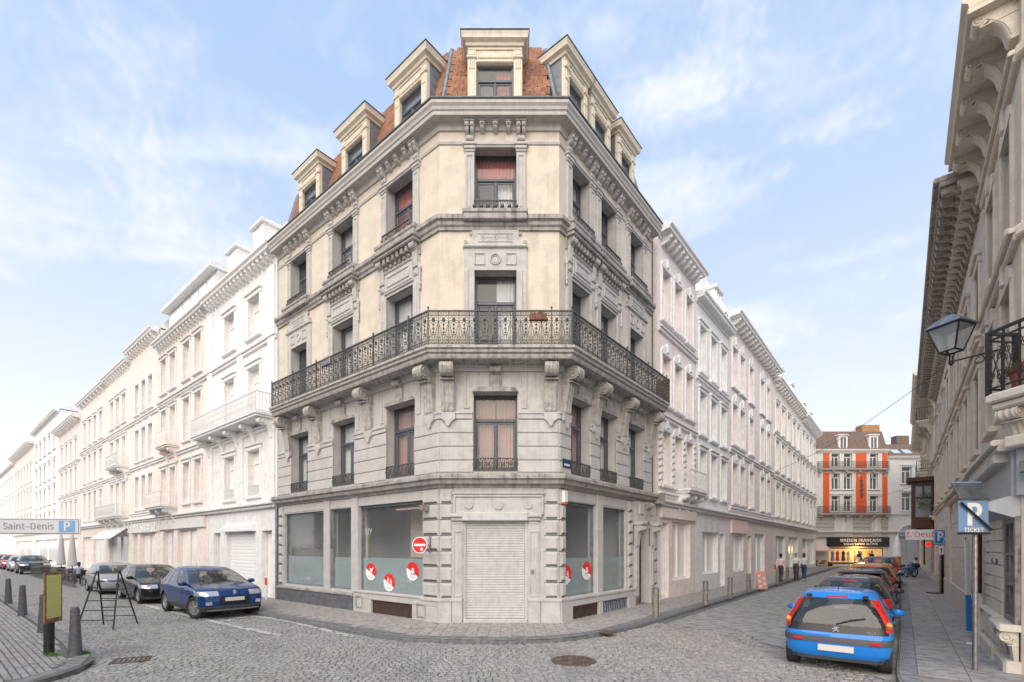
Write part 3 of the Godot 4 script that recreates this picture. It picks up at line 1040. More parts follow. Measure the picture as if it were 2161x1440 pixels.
func build_ground_floor(path: Array) -> void:
	var st: Material = mats["stone"]
	# left front: fascia over the shop windows, piers, plinth
	part(house, "wall", wall_sheet(-LT, -0.73, 0.06, 4.05, [[-4.13, -0.73, 0.74, 3.68], [-5.97, -4.54, 0.74, 3.66], [-9.56, -6.37, 0.74, 3.64]], 0.3), mats["stone_warm"], FL)
	for s in [[-4.13, -0.73], [-5.97, -4.54], [-9.56, -6.37]]:
		shop_glass(FL, s[0], s[1], 0.74, 3.66 if s[0] > -9 else 3.62)
		part(house, "fascia_panel", MB.new().fb(s[0] + 0.02, s[1] - 0.02, 3.68, 3.98, -0.02, 0.02, 0.01), mats["stone_warm"], FL)
	for x in [-4.335, -6.17]:
		part(house, "pier", MB.new().fb(x - 0.2, x + 0.2, 0.62, 4.0, -0.25, 0.06, 0.02), st, FL)
	part(house, "shop_sill", MB.new().fb(-9.95, -4.34, 0.56, 0.66, -0.25, 0.16, 0.02), mats["stone_dark"], FL)
	part(house, "plinth", MB.new().b(-9.95, -4.34, 0.0, 0.56, -0.2, 0.1), mats["bluestone"], FL)
	for i in 5:
		part(house, "plinth_slab", MB.new().fb(-9.94 + i * 1.12, -9.94 + i * 1.12 + 1.11, 0.02, 0.555, 0.0, 0.12, 0.006), mats["bluestone"], FL)
	part(house, "plinth", MB.new().fb(-4.33, 0.0, 0.5, 0.7, -0.25, 0.1, 0.02), st, FL)
	part(house, "shop_sill", MB.new().fb(-4.33, -0.6, 0.70, 0.78, -0.25, 0.13, 0.02), st, FL)
	for s in [[-4.33, -3.3], [-1.15, 0.0]]:
		part(house, "plinth_block", MB.new().fb(s[0], s[1], 0.0, 0.5, -0.25, 0.10, 0.015), st, FL)
	part(house, "cellar_panel", MB.new().fb(-3.3, -1.15, 0.0, 0.5, -0.2, 0.02, 0.01), mats["rust_panel"], FL)
	for s in [[-4.15, -3.75, 0.18, 0.6], [-0.92, -0.5, 0.14, 0.56]]:
		var m := MB.new()
		for e in [[s[0], s[0] + 0.05, s[2], s[3]], [s[1] - 0.05, s[1], s[2], s[3]], [s[0] + 0.05, s[1] - 0.05, s[3] - 0.05, s[3]], [s[0] + 0.05, s[1] - 0.05, s[2], s[2] + 0.05]]:
			m.fb(e[0], e[1], e[2], e[3], 0.08, 0.13, 0.01)
		part(house, "vent_frame", m, mats["stone_dark"], FL)
	# end pier of the left front with small quoins
	for i in 8:
		quoin(FL, -9.98, -9.6, 0.72 + i * 0.40, 0.72 + (i + 1) * 0.40)
	# corner quoins
	for i in 7:
		var y := 0.76 + i * 0.46
		quoin(FL, -0.72, -0.0, y, y + 0.46)
		quoin(FC, -2.12, -1.72, y, y + 0.46)
		quoin(FC, 0.93, 1.38, y, y + 0.46)
		quoin(FR, 0.0, 0.30, y, y + 0.46)
	part(house, "plinth", MB.new().sweep([p2(fl(0.72, 0)), p2(L0), Vector2(-1.45, -14.07)], [Vector2(-0.2, 0.68), Vector2(0.14, 0.68), Vector2(0.14, 0.74), Vector2(0.06, 0.77), Vector2(-0.2, 0.77)]), st)
	part(house, "plinth", MB.new().sweep([Vector2(0.47, -14.07), p2(R0), p2(fr(0.35, 0))], [Vector2(-0.2, 0.68), Vector2(0.14, 0.68), Vector2(0.14, 0.74), Vector2(0.06, 0.77), Vector2(-0.2, 0.77)]), st)
	for s in [[FC, -2.16, -1.76], [FC, -1.75, -1.45], [FC, 0.47, 0.83], [FC, 0.84, 1.42], [FR, -0.04, 0.42]]:
		part(house, "plinth_block", MB.new().fb(s[1], s[2], 0.0, 0.68, -0.25, 0.12, 0.015), st, s[0])
	part(house, "wall", wall_sheet(-2.12, 1.38, 0.06, 4.05, [[-1.42, 0.44, 0.06, 3.3]], 0.35), mats["stone_warm"], FC)
	part(house, "wall", wall_sheet(-0.75, 0.0, 0.06, 4.05, []), mats["stone_warm"], FL)
	# entrance surround
	for x in [-1.585, 0.64]:
		var m := MB.new()
		m.b(x - 0.17, x + 0.17, 0.76, 2.95, -0.05, 0.04)
		for e in [[x - 0.13, x - 0.09], [x + 0.09, x + 0.13]]:
			m.fb(e[0], e[1], 0.85, 2.7, 0.04, 0.065, 0.01)
		m.fb(x - 0.13, x + 0.13, 0.81, 0.85, 0.04, 0.065, 0.01)
		m.fb(x - 0.13, x + 0.13, 2.7, 2.74, 0.04, 0.065, 0.01)
		part(house, "pilaster", m, st, FC)
		var k := MB.new()
		for e in [[2.92, 0.06, 0.17], [3.02, 0.11, 0.2], [3.12, 0.16, 0.23]]:
			k.fb(x - e[2], x + e[2], e[0], e[0] + 0.1, -0.03, e[1], 0.03)
		part(house, "capital", k, st, FC)
	var lm := MB.new().b(-1.72, 0.93, 3.22, 3.78, -0.03, 0.06)
	for e in [[-1.72, 0.93, 3.72, 3.79], [-1.72, 0.93, 3.215, 3.26], [-1.72, -1.65, 3.26, 3.72], [0.86, 0.93, 3.26, 3.72]]:
		lm.fb(e[0], e[1], e[2], e[3], 0.05, 0.1, 0.015)
	var lint := part(house, "entrance_lintel", lm, st, FC)
	for x in [-1.26, -0.4, 0.47]:
		var d := MB.new()
		disc_mb(d, Vector3(x, 3.5, 0.06), 0.12 if x != -0.4 else 0.14, 0.035, 24)
		part(lint, "disc", d, st, FC)
	part(house, "lintel_moulding", MB.new().fb(-1.75, 0.96, 3.79, 3.86, -0.03, 0.13, 0.03).fb(-1.72, 0.93, 3.86, 4.02, -0.03, 0.03, 0.01), st, FC)
	# roller shutter
	var bx := part(house, "shutter_box", MB.new().bb(-1.46, 0.47, 3.02, 3.28, -0.2, 0.17, 0.03), mats["shutter"], FC)
	for x in [[-1.42, -1.36], [0.38, 0.44]]:
		part(house, "shutter_rail", MB.new().b(x[0], x[1], 0.16, 3.02, -0.12, 0.0), mats["shutter"], FC)
	var sl := MB.new().fb(-1.36, 0.38, 0.0, 0.072, -0.09, -0.055, 0.012).mesh()
	for i in 38:
		part(house, "shutter_slat", sl, mats["shutter"], moved(FC, 0, 0.17 + i * 0.0755, rng.randf_range(-0.003, 0.003)))
	part(house, "shutter_backing", MB.new().b(-1.36, 0.38, 0.16, 3.02, -0.16, -0.1), mats["shutter"], FC)
	part(house, "step", MB.new().fb(-1.44, 0.46, 0.0, 0.16, -0.35, 0.08, 0.02), st, FC)
	part(house, "bell_box", MB.new().bb(0.55, 0.64, 1.5, 1.6, 0.04, 0.08, 0.01), mats["zinc"], FC)
	# right front
	part(house, "wall", wall_sheet(0.26, 7.15, 0.06, 4.05, [[0.32, 2.19, 0.74, 3.64], [2.64, 4.42, 0.74, 3.62], [5.35, 6.35, 0.06, 3.0]], 0.3), mats["stone_warm"], FR)
	for s in [[0.32, 2.19], [2.64, 4.42]]:
		shop_glass(FR, s[0], s[1], 0.74, 3.62, 1.92)
		part(house, "fascia_panel", MB.new().fb(s[0] + 0.02, s[1] - 0.02, 3.66, 3.98, -0.02, 0.02, 0.01), mats["stone_warm"], FR)
	part(house, "pier", MB.new().fb(2.22, 2.62, 0.72, 4.0, -0.25, 0.04, 0.02), st, FR)
	part(house, "shop_sill", MB.new().fb(0.42, 4.95, 0.66, 0.76, -0.25, 0.13, 0.02), st, FR)
	part(house, "plinth", MB.new().fb(0.42, 4.95, 0.46, 0.66, -0.25, 0.1, 0.02), st, FR)
	for s in [[0.42, 0.62], [2.25, 2.5], [4.42, 5.32]]:
		part(house, "plinth_block", MB.new().fb(s[0], s[1], 0.0, 0.46, -0.25, 0.1, 0.015), st, FR)
	part(house, "cellar_panel", MB.new().fb(0.62, 2.25, 0.0, 0.46, -0.2, 0.02, 0.01), mats["rust_panel"], FR)
	part(house, "cellar_panel", MB.new().fb(2.5, 4.42, 0.0, 0.46, -0.2, 0.02, 0.01), M("grey_panel", Color(0.30, 0.32, 0.35), 0.7, "rough", 0.6), FR)
	build_graffiti()
	for i in 8:
		quoin(FR, 4.5, 4.86, 0.76 + i * 0.40, 0.76 + (i + 1) * 0.40)
	# side door with scrolled consoles
	for x in [5.14, 6.58]:
		part(house, "pilaster", MB.new().fb(x - 0.18, x + 0.18, 0.06, 2.3, -0.05, 0.1, 0.02).fb(x - 0.11, x + 0.11, 0.75, 2.2, 0.1, 0.13, 0.02), st, FR)
		part(house, "console", console_mb(0.34, 0.8, 0.34), st, moved(FR, x, 2.3, 0.05))
		part(house, "capital", MB.new().fb(x - 0.22, x + 0.22, 3.1, 3.22, -0.03, 0.42, 0.03), st, FR)
	var dh := PackedVector2Array([Vector2(4.95, 3.22), Vector2(5.3, 3.22)])
	for i in 9:
		var a := PI * (1.0 - i / 8.0)
		dh.append(Vector2(5.86 + 0.5 * cos(a), 3.0 + 0.28 * sin(a)))
	dh.append_array(PackedVector2Array([Vector2(6.42, 3.22), Vector2(6.8, 3.22), Vector2(6.8, 3.98), Vector2(4.95, 3.98)]))
	part(house, "door_hood", MB.new().prism(dh, 0.0, 0.14).fb(5.2, 5.6, 3.5, 3.9, 0.14, 0.18, 0.02).fb(6.1, 6.5, 3.5, 3.9, 0.14, 0.18, 0.02), st, FR)
	part(house, "keystone", console_mb(0.3, 0.75, 0.3), mats["stone_dark"], moved(FR, 5.86, 3.22, 0.1))
	var dr := part(house, "door", MB.new().b(5.35, 6.35, 0.06, 3.0, -0.42, -0.34).fb(5.45, 5.8, 0.3, 1.3, -0.34, -0.31, 0.02).fb(5.9, 6.25, 0.3, 1.3, -0.34, -0.31, 0.02), M("door_paint", Color(0.085, 0.09, 0.095), 0.5), FR)
	part(dr, "handle", MB.new().tube([Vector3(5.95, 1.05, -0.33), Vector3(5.95, 1.05, -0.27), Vector3(5.95, 1.2, -0.27), Vector3(5.95, 1.2, -0.33)], 0.012), mats["steel"], FR)
	for i in 8:
		quoin(FR, 6.8, 7.12, 0.3 + i * 0.46, 0.3 + (i + 1) * 0.46)
	part(house, "ledge", MB.new().b(RT, 7.25, 4.0, 4.4, -0.1, 0.34), mats["stone_dark"], FR)
	# room behind the shop windows
	var rm := MB.new()
	var pts := [fl(LT - 0.1, -0.3), fl(LT - 0.1, -3.2), fl(2.4, -3.4), fr(2.2, -3.0), fr(5.0, -3.0), fr(5.0, -0.3)]
	for i in 5:
		rm.q(pts[i], pts[i + 1], pts[i + 1] + Vector3(0, 4.0, 0), pts[i] + Vector3(0, 4.0, 0))
	part(house, "room_wall", rm, mats["room_wall"])
	part(house, "room_panel", MB.new().b(-3.55, -2.6, 1.9, 4.0, -1.9, -1.8), mats["sun_tinted_paint"], FL)
	part(house, "room_panel", MB.new().b(-5.6, -5.35, 1.6, 3.6, -1.3, -1.2), mats["sun_tinted_paint"], FL)
	var fmz := MB.new()
	var q2 := [pts[0], L0 + Vector3(0, 0, -0.3), R0 + Vector3(0, 0, -0.3), pts[5], pts[4], pts[3], pts[2], pts[1]]
	for i in range(1, 7):
		fmz.t3(q2[0] + Vector3(0, 0.3, 0), q2[i] + Vector3(0, 0.3, 0), q2[i + 1] + Vector3(0, 0.3, 0))
	part(house, "room_floor", fmz, mats["room_wall"])
	# downpipe in the joint to the pale neighbour, lettering on the glass
	var pipe := MB.new().tube([Vector3(-LT - 0.06, 0.06, 0.06), Vector3(-LT - 0.06, 4.0, 0.06)], 0.055, 10)
	for i in 7:
		pipe.lathe([Vector2(0.066, -0.03), Vector2(0.066, 0.03)], 10, Vector3(-LT - 0.06, 0.5 + i * 0.5, 0.06))
	part(house, "downpipe", pipe, mats["zinc"], FL)
	var pipe2 := MB.new().tube([Vector3(RT + 0.03, 4.4, 0.04), Vector3(RT + 0.03, 14.5, 0.04)], 0.03, 8)
	part(house, "downpipe", pipe2, mats["lead"], FR)
	text_part(house, "lettering", "ACCOMPAGNER", 0.30, mats["black_print"], moved(FL, -8.62, 2.28, -0.16), 0.002, 0)
	text_part(house, "lettering", "MY", 0.30, M("faint_print", Color(0.5, 0.53, 0.55), 0.6), moved(FL, -4.0, 2.8, -0.16), 0.002, 0)

func build_graffiti() -> void:
	var g := MB.new()
	var h := MB.new()
	var r := RandomNumberGenerator.new()
	r.seed = 5
	var x := 2.6
	while x < 4.3:
		var pts := []
		var s := r.randf_range(0.06, 0.1)
		for i in 14:
			var a := i * 0.6
			pts.append(Vector3(x + 0.06 * sin(a * 0.8) + i * 0.012, 0.26 + 0.15 * cos(a + r.randf() * 0.3), 0.022))
		g.tube(pts, 0.018, 4)
		var p2_ := []
		for p in pts:
			p2_.append(p + Vector3(0.03, -0.02, 0.001))
		h.tube(p2_, 0.013, 4)
		x += s * 2.2
	part(house, "graffiti", g, M("graffiti_dark", Color(0.05, 0.06, 0.09), 0.7), FR)
	part(house, "graffiti", h, M("graffiti_blue", Color(0.42, 0.50, 0.62), 0.7), FR)

func text_part(parent: Node, called: String, s: String, size: float, m: Material, xf: Transform3D, depth := 0.006, align := 1, font := "Droid Sans", bold := false) -> MeshInstance3D:
	var t := TextMesh.new()
	t.text = s
	var f := SystemFont.new()
	f.font_names = PackedStringArray([font])
	if bold:
		f.font_weight = 700
	t.font = f
	t.font_size = 64
	t.pixel_size = size / 64.0
	t.depth = depth
	t.curve_step = 4.0
	t.horizontal_alignment = [HORIZONTAL_ALIGNMENT_LEFT, HORIZONTAL_ALIGNMENT_CENTER][align]
	t.vertical_alignment = VERTICAL_ALIGNMENT_CENTER
	return part(parent, called, t, m, xf)

# ---------------------------------------------------------------- mansard, tiles and dormers
const M0 := 15.0
const M1 := 17.6
const MS := 0.72

func setback(y: float) -> float:
	return 0.06 + (y - M0) / (M1 - M0) * MS

func build_mansard(path: Array) -> void:
	part(house, "roof", MB.new().sweep(path, [Vector2(-0.10, M0), Vector2(-0.1 - MS, M1), Vector2(-1.4, M1 + 0.05)], false), mats["lead"])
	var tp := MB.new()
	var poly := [fl(LT, -1.3, M1 + 0.05), L0 + Vector3(0.46, M1 + 0.05, -1.3), R0 + Vector3(-0.62, M1 + 0.05, -1.3), fr(RT, -1.3, M1 + 0.05), Vector3(-4.34, M1 + 0.05, -27.3)]
	for i in range(1, 4):
		tp.t3(poly[0], poly[i], poly[i + 1])
	part(house, "roof_deck", tp, mats["lead"])
	part(house, "ridge_strip", MB.new().sweep(path, [Vector2(-0.12 - MS, M1 - 0.06), Vector2(-0.02 - MS, M1 - 0.04), Vector2(-0.03 - MS, M1 + 0.05), Vector2(-0.16 - MS, M1 + 0.08)]), mats["zinc"])
	# hips
	for e in [[L0, 0.355, 1.0], [R0, 0.476, -1.0]]:
		var a: Vector3 = e[0]
		var s0 := 0.04
		var s1 := 0.04 + MS
		part(house, "hip_strip", MB.new().tube([a + Vector3(e[1] * s0 * e[2], M0, -s0), a + Vector3(e[1] * s1 * e[2], M1, -s1)], 0.075, 6), mats["zinc"])
	# party walls above the roof line at both ends
	for e in [[FL, -LT, -LT + 0.3], [FR, RT - 0.3, RT]]:
		part(house, "roof_end", MB.new().sweep([Vector2(e[1], 0), Vector2(e[2], 0)], [Vector2(-0.2, M0), Vector2(-0.02, M0), Vector2(-0.02 - MS, M1), Vector2(-1.4, M1)]), mats["zinc"], e[0])
	var dl := [[FL, -1.33, 1.55], [FL, -4.41, 1.55], [FL, -7.5, 1.55], [FC, -0.5, 1.6], [FR, 0.95, 1.32], [FR, 2.5, 1.32], [FR, 4.4, 1.32]]
	for d in dl:
		dormer(d[0], d[1], d[2])
	# tiles
	var tile := MB.new().fb(-0.124, 0.124, -0.01, 0.245, 0.0, 0.03, 0.008).mesh()
	var tile_mb := MB.new().fb(-0.124, 0.124, -0.01, 0.245, 0.0, 0.03, 0.008)
	var rest := [MB.new(), MB.new(), MB.new()]
	var made := 0
	var rr := RandomNumberGenerator.new()
	rr.seed = 3
	var slope := Vector3(0, M1 - M0, -MS).normalized()
	var nrm := Vector3(0, MS, M1 - M0).normalized()
	var tilt := Basis(Vector3.RIGHT, slope, nrm) * Basis(Vector3.RIGHT, 0.075)
	for f in [[FC, 1], [FL, 0], [FR, 2]]:
		var F: Transform3D = f[0]
		for row in 17:
			var y := M0 + 0.02 + row * 0.152
			var s := setback(y)
			var x0 := -LT + 0.32
			var x1 := -0.355 * s - 0.06
			if f[1] == 1:
				x0 = -2.12 + 0.355 * s + 0.06
				x1 = 1.38 - 0.476 * s - 0.06
			elif f[1] == 2:
				x0 = 0.476 * s + 0.06
				x1 = RT - 0.32
			var x := x0 + (0.13 if row % 2 == 0 else 0.0) + 0.1
			while x < x1 - 0.08:
				var hid := false
				for d in dl:
					if d[0] == F and absf(x - d[1]) < d[2] / 2 - 0.02 and y < 17.1:
						hid = true
				if not hid:
					var xf := F * Transform3D(tilt * Basis(Vector3(0, 0, 1), rr.randf_range(-0.008, 0.008)), Vector3(x, y, -s + 0.012 + rr.randf_range(0, 0.006)))
					if made < 295 and (f[1] == 1 or f[1] == 0 and x > -6.6):
						part(house, "roof_tile", tile, mats["tile%d" % rr.randi_range(0, 3)], xf)
						made += 1
					else:
						rest[rr.randi_range(0, 2)].add(tile_mb, xf)
				x += 0.262
	for i in 3:
		var o := part(house, "roof_tiles", rest[i], mats["tile%d" % i])
		o.set_meta("kind", "stuff")

func dormer(F0: Transform3D, xc: float, w: float) -> void:
	var F := F0 * Transform3D(Basis.from_scale(Vector3(1, 0.89, 1)), Vector3(0, M0 * 0.11, 0))
	var x0 := xc - w / 2
	var x1 := xc + w / 2
	var pw := 0.25
	var wp: Material = mats["sun_tinted_paint"]
	var m := MB.new()
	for s in [[x0, x0 + pw, -1.0], [x1 - pw, x1, 1.0]]:
		m.b(s[0], s[1], M0, 17.05, -0.12, 0.02)
		m.fb(s[0] + 0.03, s[1] - 0.03, M0 + 0.05, 16.35, 0.02, 0.045, 0.012)
		for i in 3:     # flutes
			m.fb(s[0] + 0.04 + i * 0.06, s[0] + 0.085 + i * 0.06, 16.42, 16.75, 0.02, 0.045, 0.012)
		m.fb(s[0] - 0.02, s[1] + 0.02, 16.76, 16.84, 0, 0.07, 0.015)
		m.fb(s[0] + 0.03, s[1] - 0.03, 16.86, 17.02, 0.02, 0.05, 0.02)
	m.b(x0 + pw, x1 - pw, 16.6, 17.05, -0.12, 0.0)
	m.fb(x0 + pw, x1 - pw, 16.62, 16.7, 0, 0.05, 0.02)
	m.fb(x0 + pw + 0.05, x1 - pw - 0.05, 16.78, 16.98, 0, 0.03, 0.015)
	m.b(x0, x1, 17.05, 17.14, -0.12, 0.03)
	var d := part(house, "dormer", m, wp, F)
	# wrap-around cornice and its lead cover
	var pl := [Vector2(x0, -1.2), Vector2(x0, 0.03), Vector2(x1, 0.03), Vector2(x1, -1.2)]
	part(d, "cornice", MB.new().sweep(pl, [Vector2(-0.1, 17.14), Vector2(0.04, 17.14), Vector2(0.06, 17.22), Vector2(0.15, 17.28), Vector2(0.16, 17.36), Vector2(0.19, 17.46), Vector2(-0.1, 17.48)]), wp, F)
	part(d, "lead_cover", MB.new().sweep(pl, [Vector2(-0.1, 17.485), Vector2(0.2, 17.475), Vector2(0.21, 17.5), Vector2(-0.3, 17.57)]).b(x0 + 0.2, x1 - 0.2, 17.55, 17.64, -1.3, -0.2), mats["lead"], F)
	for s in [x0, x1]:
		var c := MB.new()
		var a: float = s + (0.012 if s == x0 else -0.012)
		c.at(Transform3D(Basis(Vector3(0, 0, 1), Vector3(0, 1, 0), Vector3(-1, 0, 0)), Vector3(a, 0, 0)))
		c.prism(PackedVector2Array([Vector2(-0.1, M0), Vector2(-0.1, 17.12), Vector2(-0.14 - MS * 0.95, 17.12), Vector2(-0.16, M0)]), -0.015, 0.015)
		c.at(Transform3D.IDENTITY)
		part(d, "cheek", c, mats["zinc"], F)
	# its window
	var wx0 := x0 + pw
	var wx1 := x1 - pw
	casement(house, F, wx0, wx1, M0 + 0.04, 16.6, -0.1, 16.1, "curtain_white" if F0 != FC else null, "curtain_red" if F0 == FC else "curtain_white")
	part(d, "back_board", MB.new().b(wx0, wx1, M0, 16.7, -0.85, -0.82), mats["room_wall"], F)

# ---------------------------------------------------------------- ground, road, pavements
var poly_corner: PackedVector2Array
var poly_left: PackedVector2Array
var poly_right: PackedVector2Array

func flat_mb(poly: PackedVector2Array, y: float) -> MB:
	var m := MB.new()
	var idx := Geometry2D.triangulate_polygon(poly)
	for i in range(0, idx.size(), 3):
		var a := poly[idx[i]]
		var b := poly[idx[i + 1]]
		var d := poly[idx[i + 2]]
		if (b - a).cross(d - a) > 0:
			var s := b
			b = d
			d = s
		m.t3(Vector3(a.x, y, a.y), Vector3(b.x, y, b.y), Vector3(d.x, y, d.y))
	return m

func smooth_path(ctrl: Array, step := 0.35) -> Array:
	var out := []
	for i in ctrl.size() - 1:
		var a: Vector2 = ctrl[maxi(i - 1, 0)]
		var b: Vector2 = ctrl[i]
		var c: Vector2 = ctrl[i + 1]
		var d: Vector2 = ctrl[mini(i + 2, ctrl.size() - 1)]
		var len := b.distance_to(c)
		var k := maxi(1, int(len / step)) if len < 8 else 1
		for j in k:
			out.append(b.cubic_interpolate(c, a, d, float(j) / k) if len < 8 else b.lerp(c, float(j) / k))
	out.append(ctrl[-1])
	return out

func kerb_run(parent: Node, pth: Array, m: Material, stone := 1.0, most := 34.0) -> void:
	# walk along the path and set one kerb stone after the other
	var acc := [pth[0]]
	var left := stone
	var prev: Vector2 = pth[0]
	for i in range(1, pth.size()):
		var cur: Vector2 = pth[i]
		while prev.distance_to(cur) > left:
			prev = prev.move_toward(cur, left)
			acc.append(prev)
			left = stone if prev.length() < most else stone * 4
		left -= prev.distance_to(cur)
		prev = cur
	acc.append(pth[-1])
	for i in acc.size() - 1:
		var a: Vector2 = acc[i]
		var b: Vector2 = acc[i + 1]
		if a.distance_to(b) < 0.05:
			continue
		var g := (b - a).normalized() * 0.006
		var h := rng.randf_range(-0.006, 0.006)
		part(parent, "kerb_stone", MB.new().sweep([a + g, b - g], [Vector2(-0.26, -0.2), Vector2(0.0, -0.2), Vector2(0.012, PAVE - 0.045 + h), Vector2(-0.03, PAVE + 0.004 + h), Vector2(-0.26, PAVE + 0.007 + h)]), m)

func build_ground() -> void:
	var gm := MB.new()
	gm.q(Vector3(-900, -0.12, 200), Vector3(900, -0.12, 200), Vector3(900, -0.12, -1000), Vector3(-900, -0.12, -1000))
	struct("ground", gm, M("earth", Color(0.3, 0.29, 0.28), 0.95, "asphalt", 0.2))
	# carriageway bed between the stones, and stone-coloured further off
	var rd := MB.new()
	rd.q(Vector3(-140, ROAD - 0.028, 40), Vector3(90, ROAD - 0.028, 40), Vector3(90, ROAD - 0.028, -130), Vector3(-140, ROAD - 0.028, -130))
	var road := struct("road", rd, M("sett_bed", Color(0.22, 0.21, 0.195), 0.95, "rough", 0.8, 0.3))
	var outer := [p2(fl(130, 2.34)), p2(fl(24, 2.34)), p2(fl(12, 2.34)), p2(fl(6.5, 2.36)), p2(fl(4.0, 2.36)), Vector2(-3.3, -12.12), Vector2(-2.0, -11.62), Vector2(-0.75, -11.44), Vector2(0.5, -11.5), Vector2(1.5, -11.85), Vector2(2.5, -12.62), p2(fr(1.5, 1.96)), p2(fr(4, 1.96)), p2(fr(9, 1.96)), p2(fr(20, 1.96)), p2(fr(57, 1.96))]
	var oc := smooth_path(outer)
	poly_corner = PackedVector2Array(oc)
	poly_corner.append_array(PackedVector2Array([p2(fr(57, -0.3)), p2(fr(0, -0.3)), p2(fl(0, -0.3)), p2(fl(130, -0.3))]))
	var pv := M("pavement_bed", Color(0.33, 0.315, 0.30), 0.9, "rough", 0.5, 0.2)
	var ps := struct("pavement", flat_mb(poly_corner, PAVE - 0.012), pv)
	kerb_run(ps, oc, M("kerb", Color(0.24, 0.245, 0.26), 0.7, "rough", 0.7, 0.3))
	# small slabs of the corner pavement: courses parallel to each front
	slabs(ps)
	# far side of the left street: sett-paved pavement with a rounded corner
	var lo := [Vector2(-8.9, 6.0), Vector2(-8.35, -3.0), Vector2(-8.0, -7.0), Vector2(-7.9, -8.4), Vector2(-8.15, -9.25), Vector2(-8.75, -9.95), p2(fl(6.2, 7.25)), p2(fl(10, 7.25)), p2(fl(16, 7.25)), p2(fl(40, 7.2)), p2(fl(130, 7.2))]
	var lc := smooth_path(lo)
	poly_left = PackedVector2Array(lc)
	poly_left.append_array(PackedVector2Array([p2(fl(130, 16)), Vector2(-30, 6)]))
	var pl := struct("pavement", flat_mb(poly_left, PAVE - 0.03), mats["sett_bed"])
	kerb_run(pl, lc, M("kerb_grey", Color(0.30, 0.295, 0.29), 0.75, "rough", 0.7, 0.3))
	# right pavement of the right street
	var rp := [p2(fr(60, 7.75)), p2(fr(20, 7.75)), p2(fr(8, 7.75)), p2(fr(2, 7.75)), p2(fr(-1.2, 7.75)), p2(fr(-2.6, 8.0)), p2(fr(-4.0, 8.9)), p2(fr(-4.6, 11.0))]
	var rc := smooth_path(rp)
	poly_right = PackedVector2Array(rc)
	poly_right.append_array(PackedVector2Array([p2(fr(-4.6, 13.0)), p2(fr(60, 13.0))]))
	var pr := struct("pavement", flat_mb(poly_right, PAVE - 0.012), pv)
	kerb_run(pr, rc, M("kerb_blue", Color(0.30, 0.315, 0.34), 0.6, "rough", 0.7, 0.3))
	# long slabs of the right pavement
	var sv := [M("slab_a", Color(0.40, 0.395, 0.39), 0.6, "rough", 0.5, 0.2), M("slab_b", Color(0.36, 0.355, 0.355), 0.6, "rough", 0.5, 0.2), M("slab_c", Color(0.43, 0.42, 0.41), 0.65, "rough", 0.5, 0.2)]
	var t := -3.4
	var up := Basis(Vector3(1, 0, 0), Vector3(0, 0, -1), Vector3(0, 1, 0))
	var n_right := 0
	while t < 52.0:
		for s in [[8.02, 8.68], [8.69, 9.42]]:
			if t < -1.5 and s[0] < 8.1:
				continue
			var len := 0.62
			part(pr, "paving_slab", MB.new().at(Transform3D(Basis(UR, Vector3(0.7754, 0, 0.6315), Vector3.UP) * Basis(Vector3(1, 0, 0), Vector3(0, -1, 0), Vector3(0, 0, 1)) if false else Basis(Vector3(0.7754, 0, 0.6315), UR, Vector3.UP), fr(t, 0, 0))).fb(s[0], s[1], 0.006, len - 0.006, PAVE - 0.05, PAVE + rng.randf_range(0.0, 0.004), 0.006), sv[rng.randi_range(0, 2)])
		t += 0.62
	# asphalt of the right street with worn edge, gutters
	var ap := PackedVector2Array()
	for e in [[2.6, 2.28], [1.9, 3.2], [2.5, 4.3], [1.0, 5.2], [0.2, 6.2], [-0.6, 7.0], [-1.4, 7.72]]:
		ap.append(p2(fr(e[0], e[1])))
	ap.append(p2(fr(62, 7.73)))
	ap.append(p2(fr(62, 2.28)))
	struct("asphalt_road", flat_mb(ap, ROAD + 0.006), M("asphalt", Color(0.43, 0.42, 0.41), 0.8, "asphalt", 0.35, 0.25))
	var gut := PackedVector2Array([p2(fr(2.4, 1.98)), p2(fr(57, 1.98)), p2(fr(57, 2.27)), p2(fr(2.4, 2.27))])
	struct("gutter", flat_mb(gut, ROAD + 0.004), M("gutter", Color(0.21, 0.21, 0.215), 0.8, "rough", 0.8, 0.2))
	# cross street at the far end
	struct("far_road", flat_mb(PackedVector2Array([Vector2(30, -57.0), Vector2(70, -50), Vector2(70, -58), Vector2(30, -58)]), ROAD + 0.012), M("asphalt_far", Color(0.38, 0.37, 0.36), 0.8, "asphalt", 0.35, 0.2))
	# left street further on: stones too small to tell apart
	struct("left_road", flat_mb(PackedVector2Array([p2(fl(24.0, 2.36)), p2(fl(130, 2.36)), p2(fl(130, 7.18)), p2(fl(24.0, 7.18))]), ROAD - 0.012), M("sett_far", Color(0.36, 0.345, 0.33), 0.8, "rough", 1.2, 0.5))
	setts(road, pl, ap)
	markings(road)

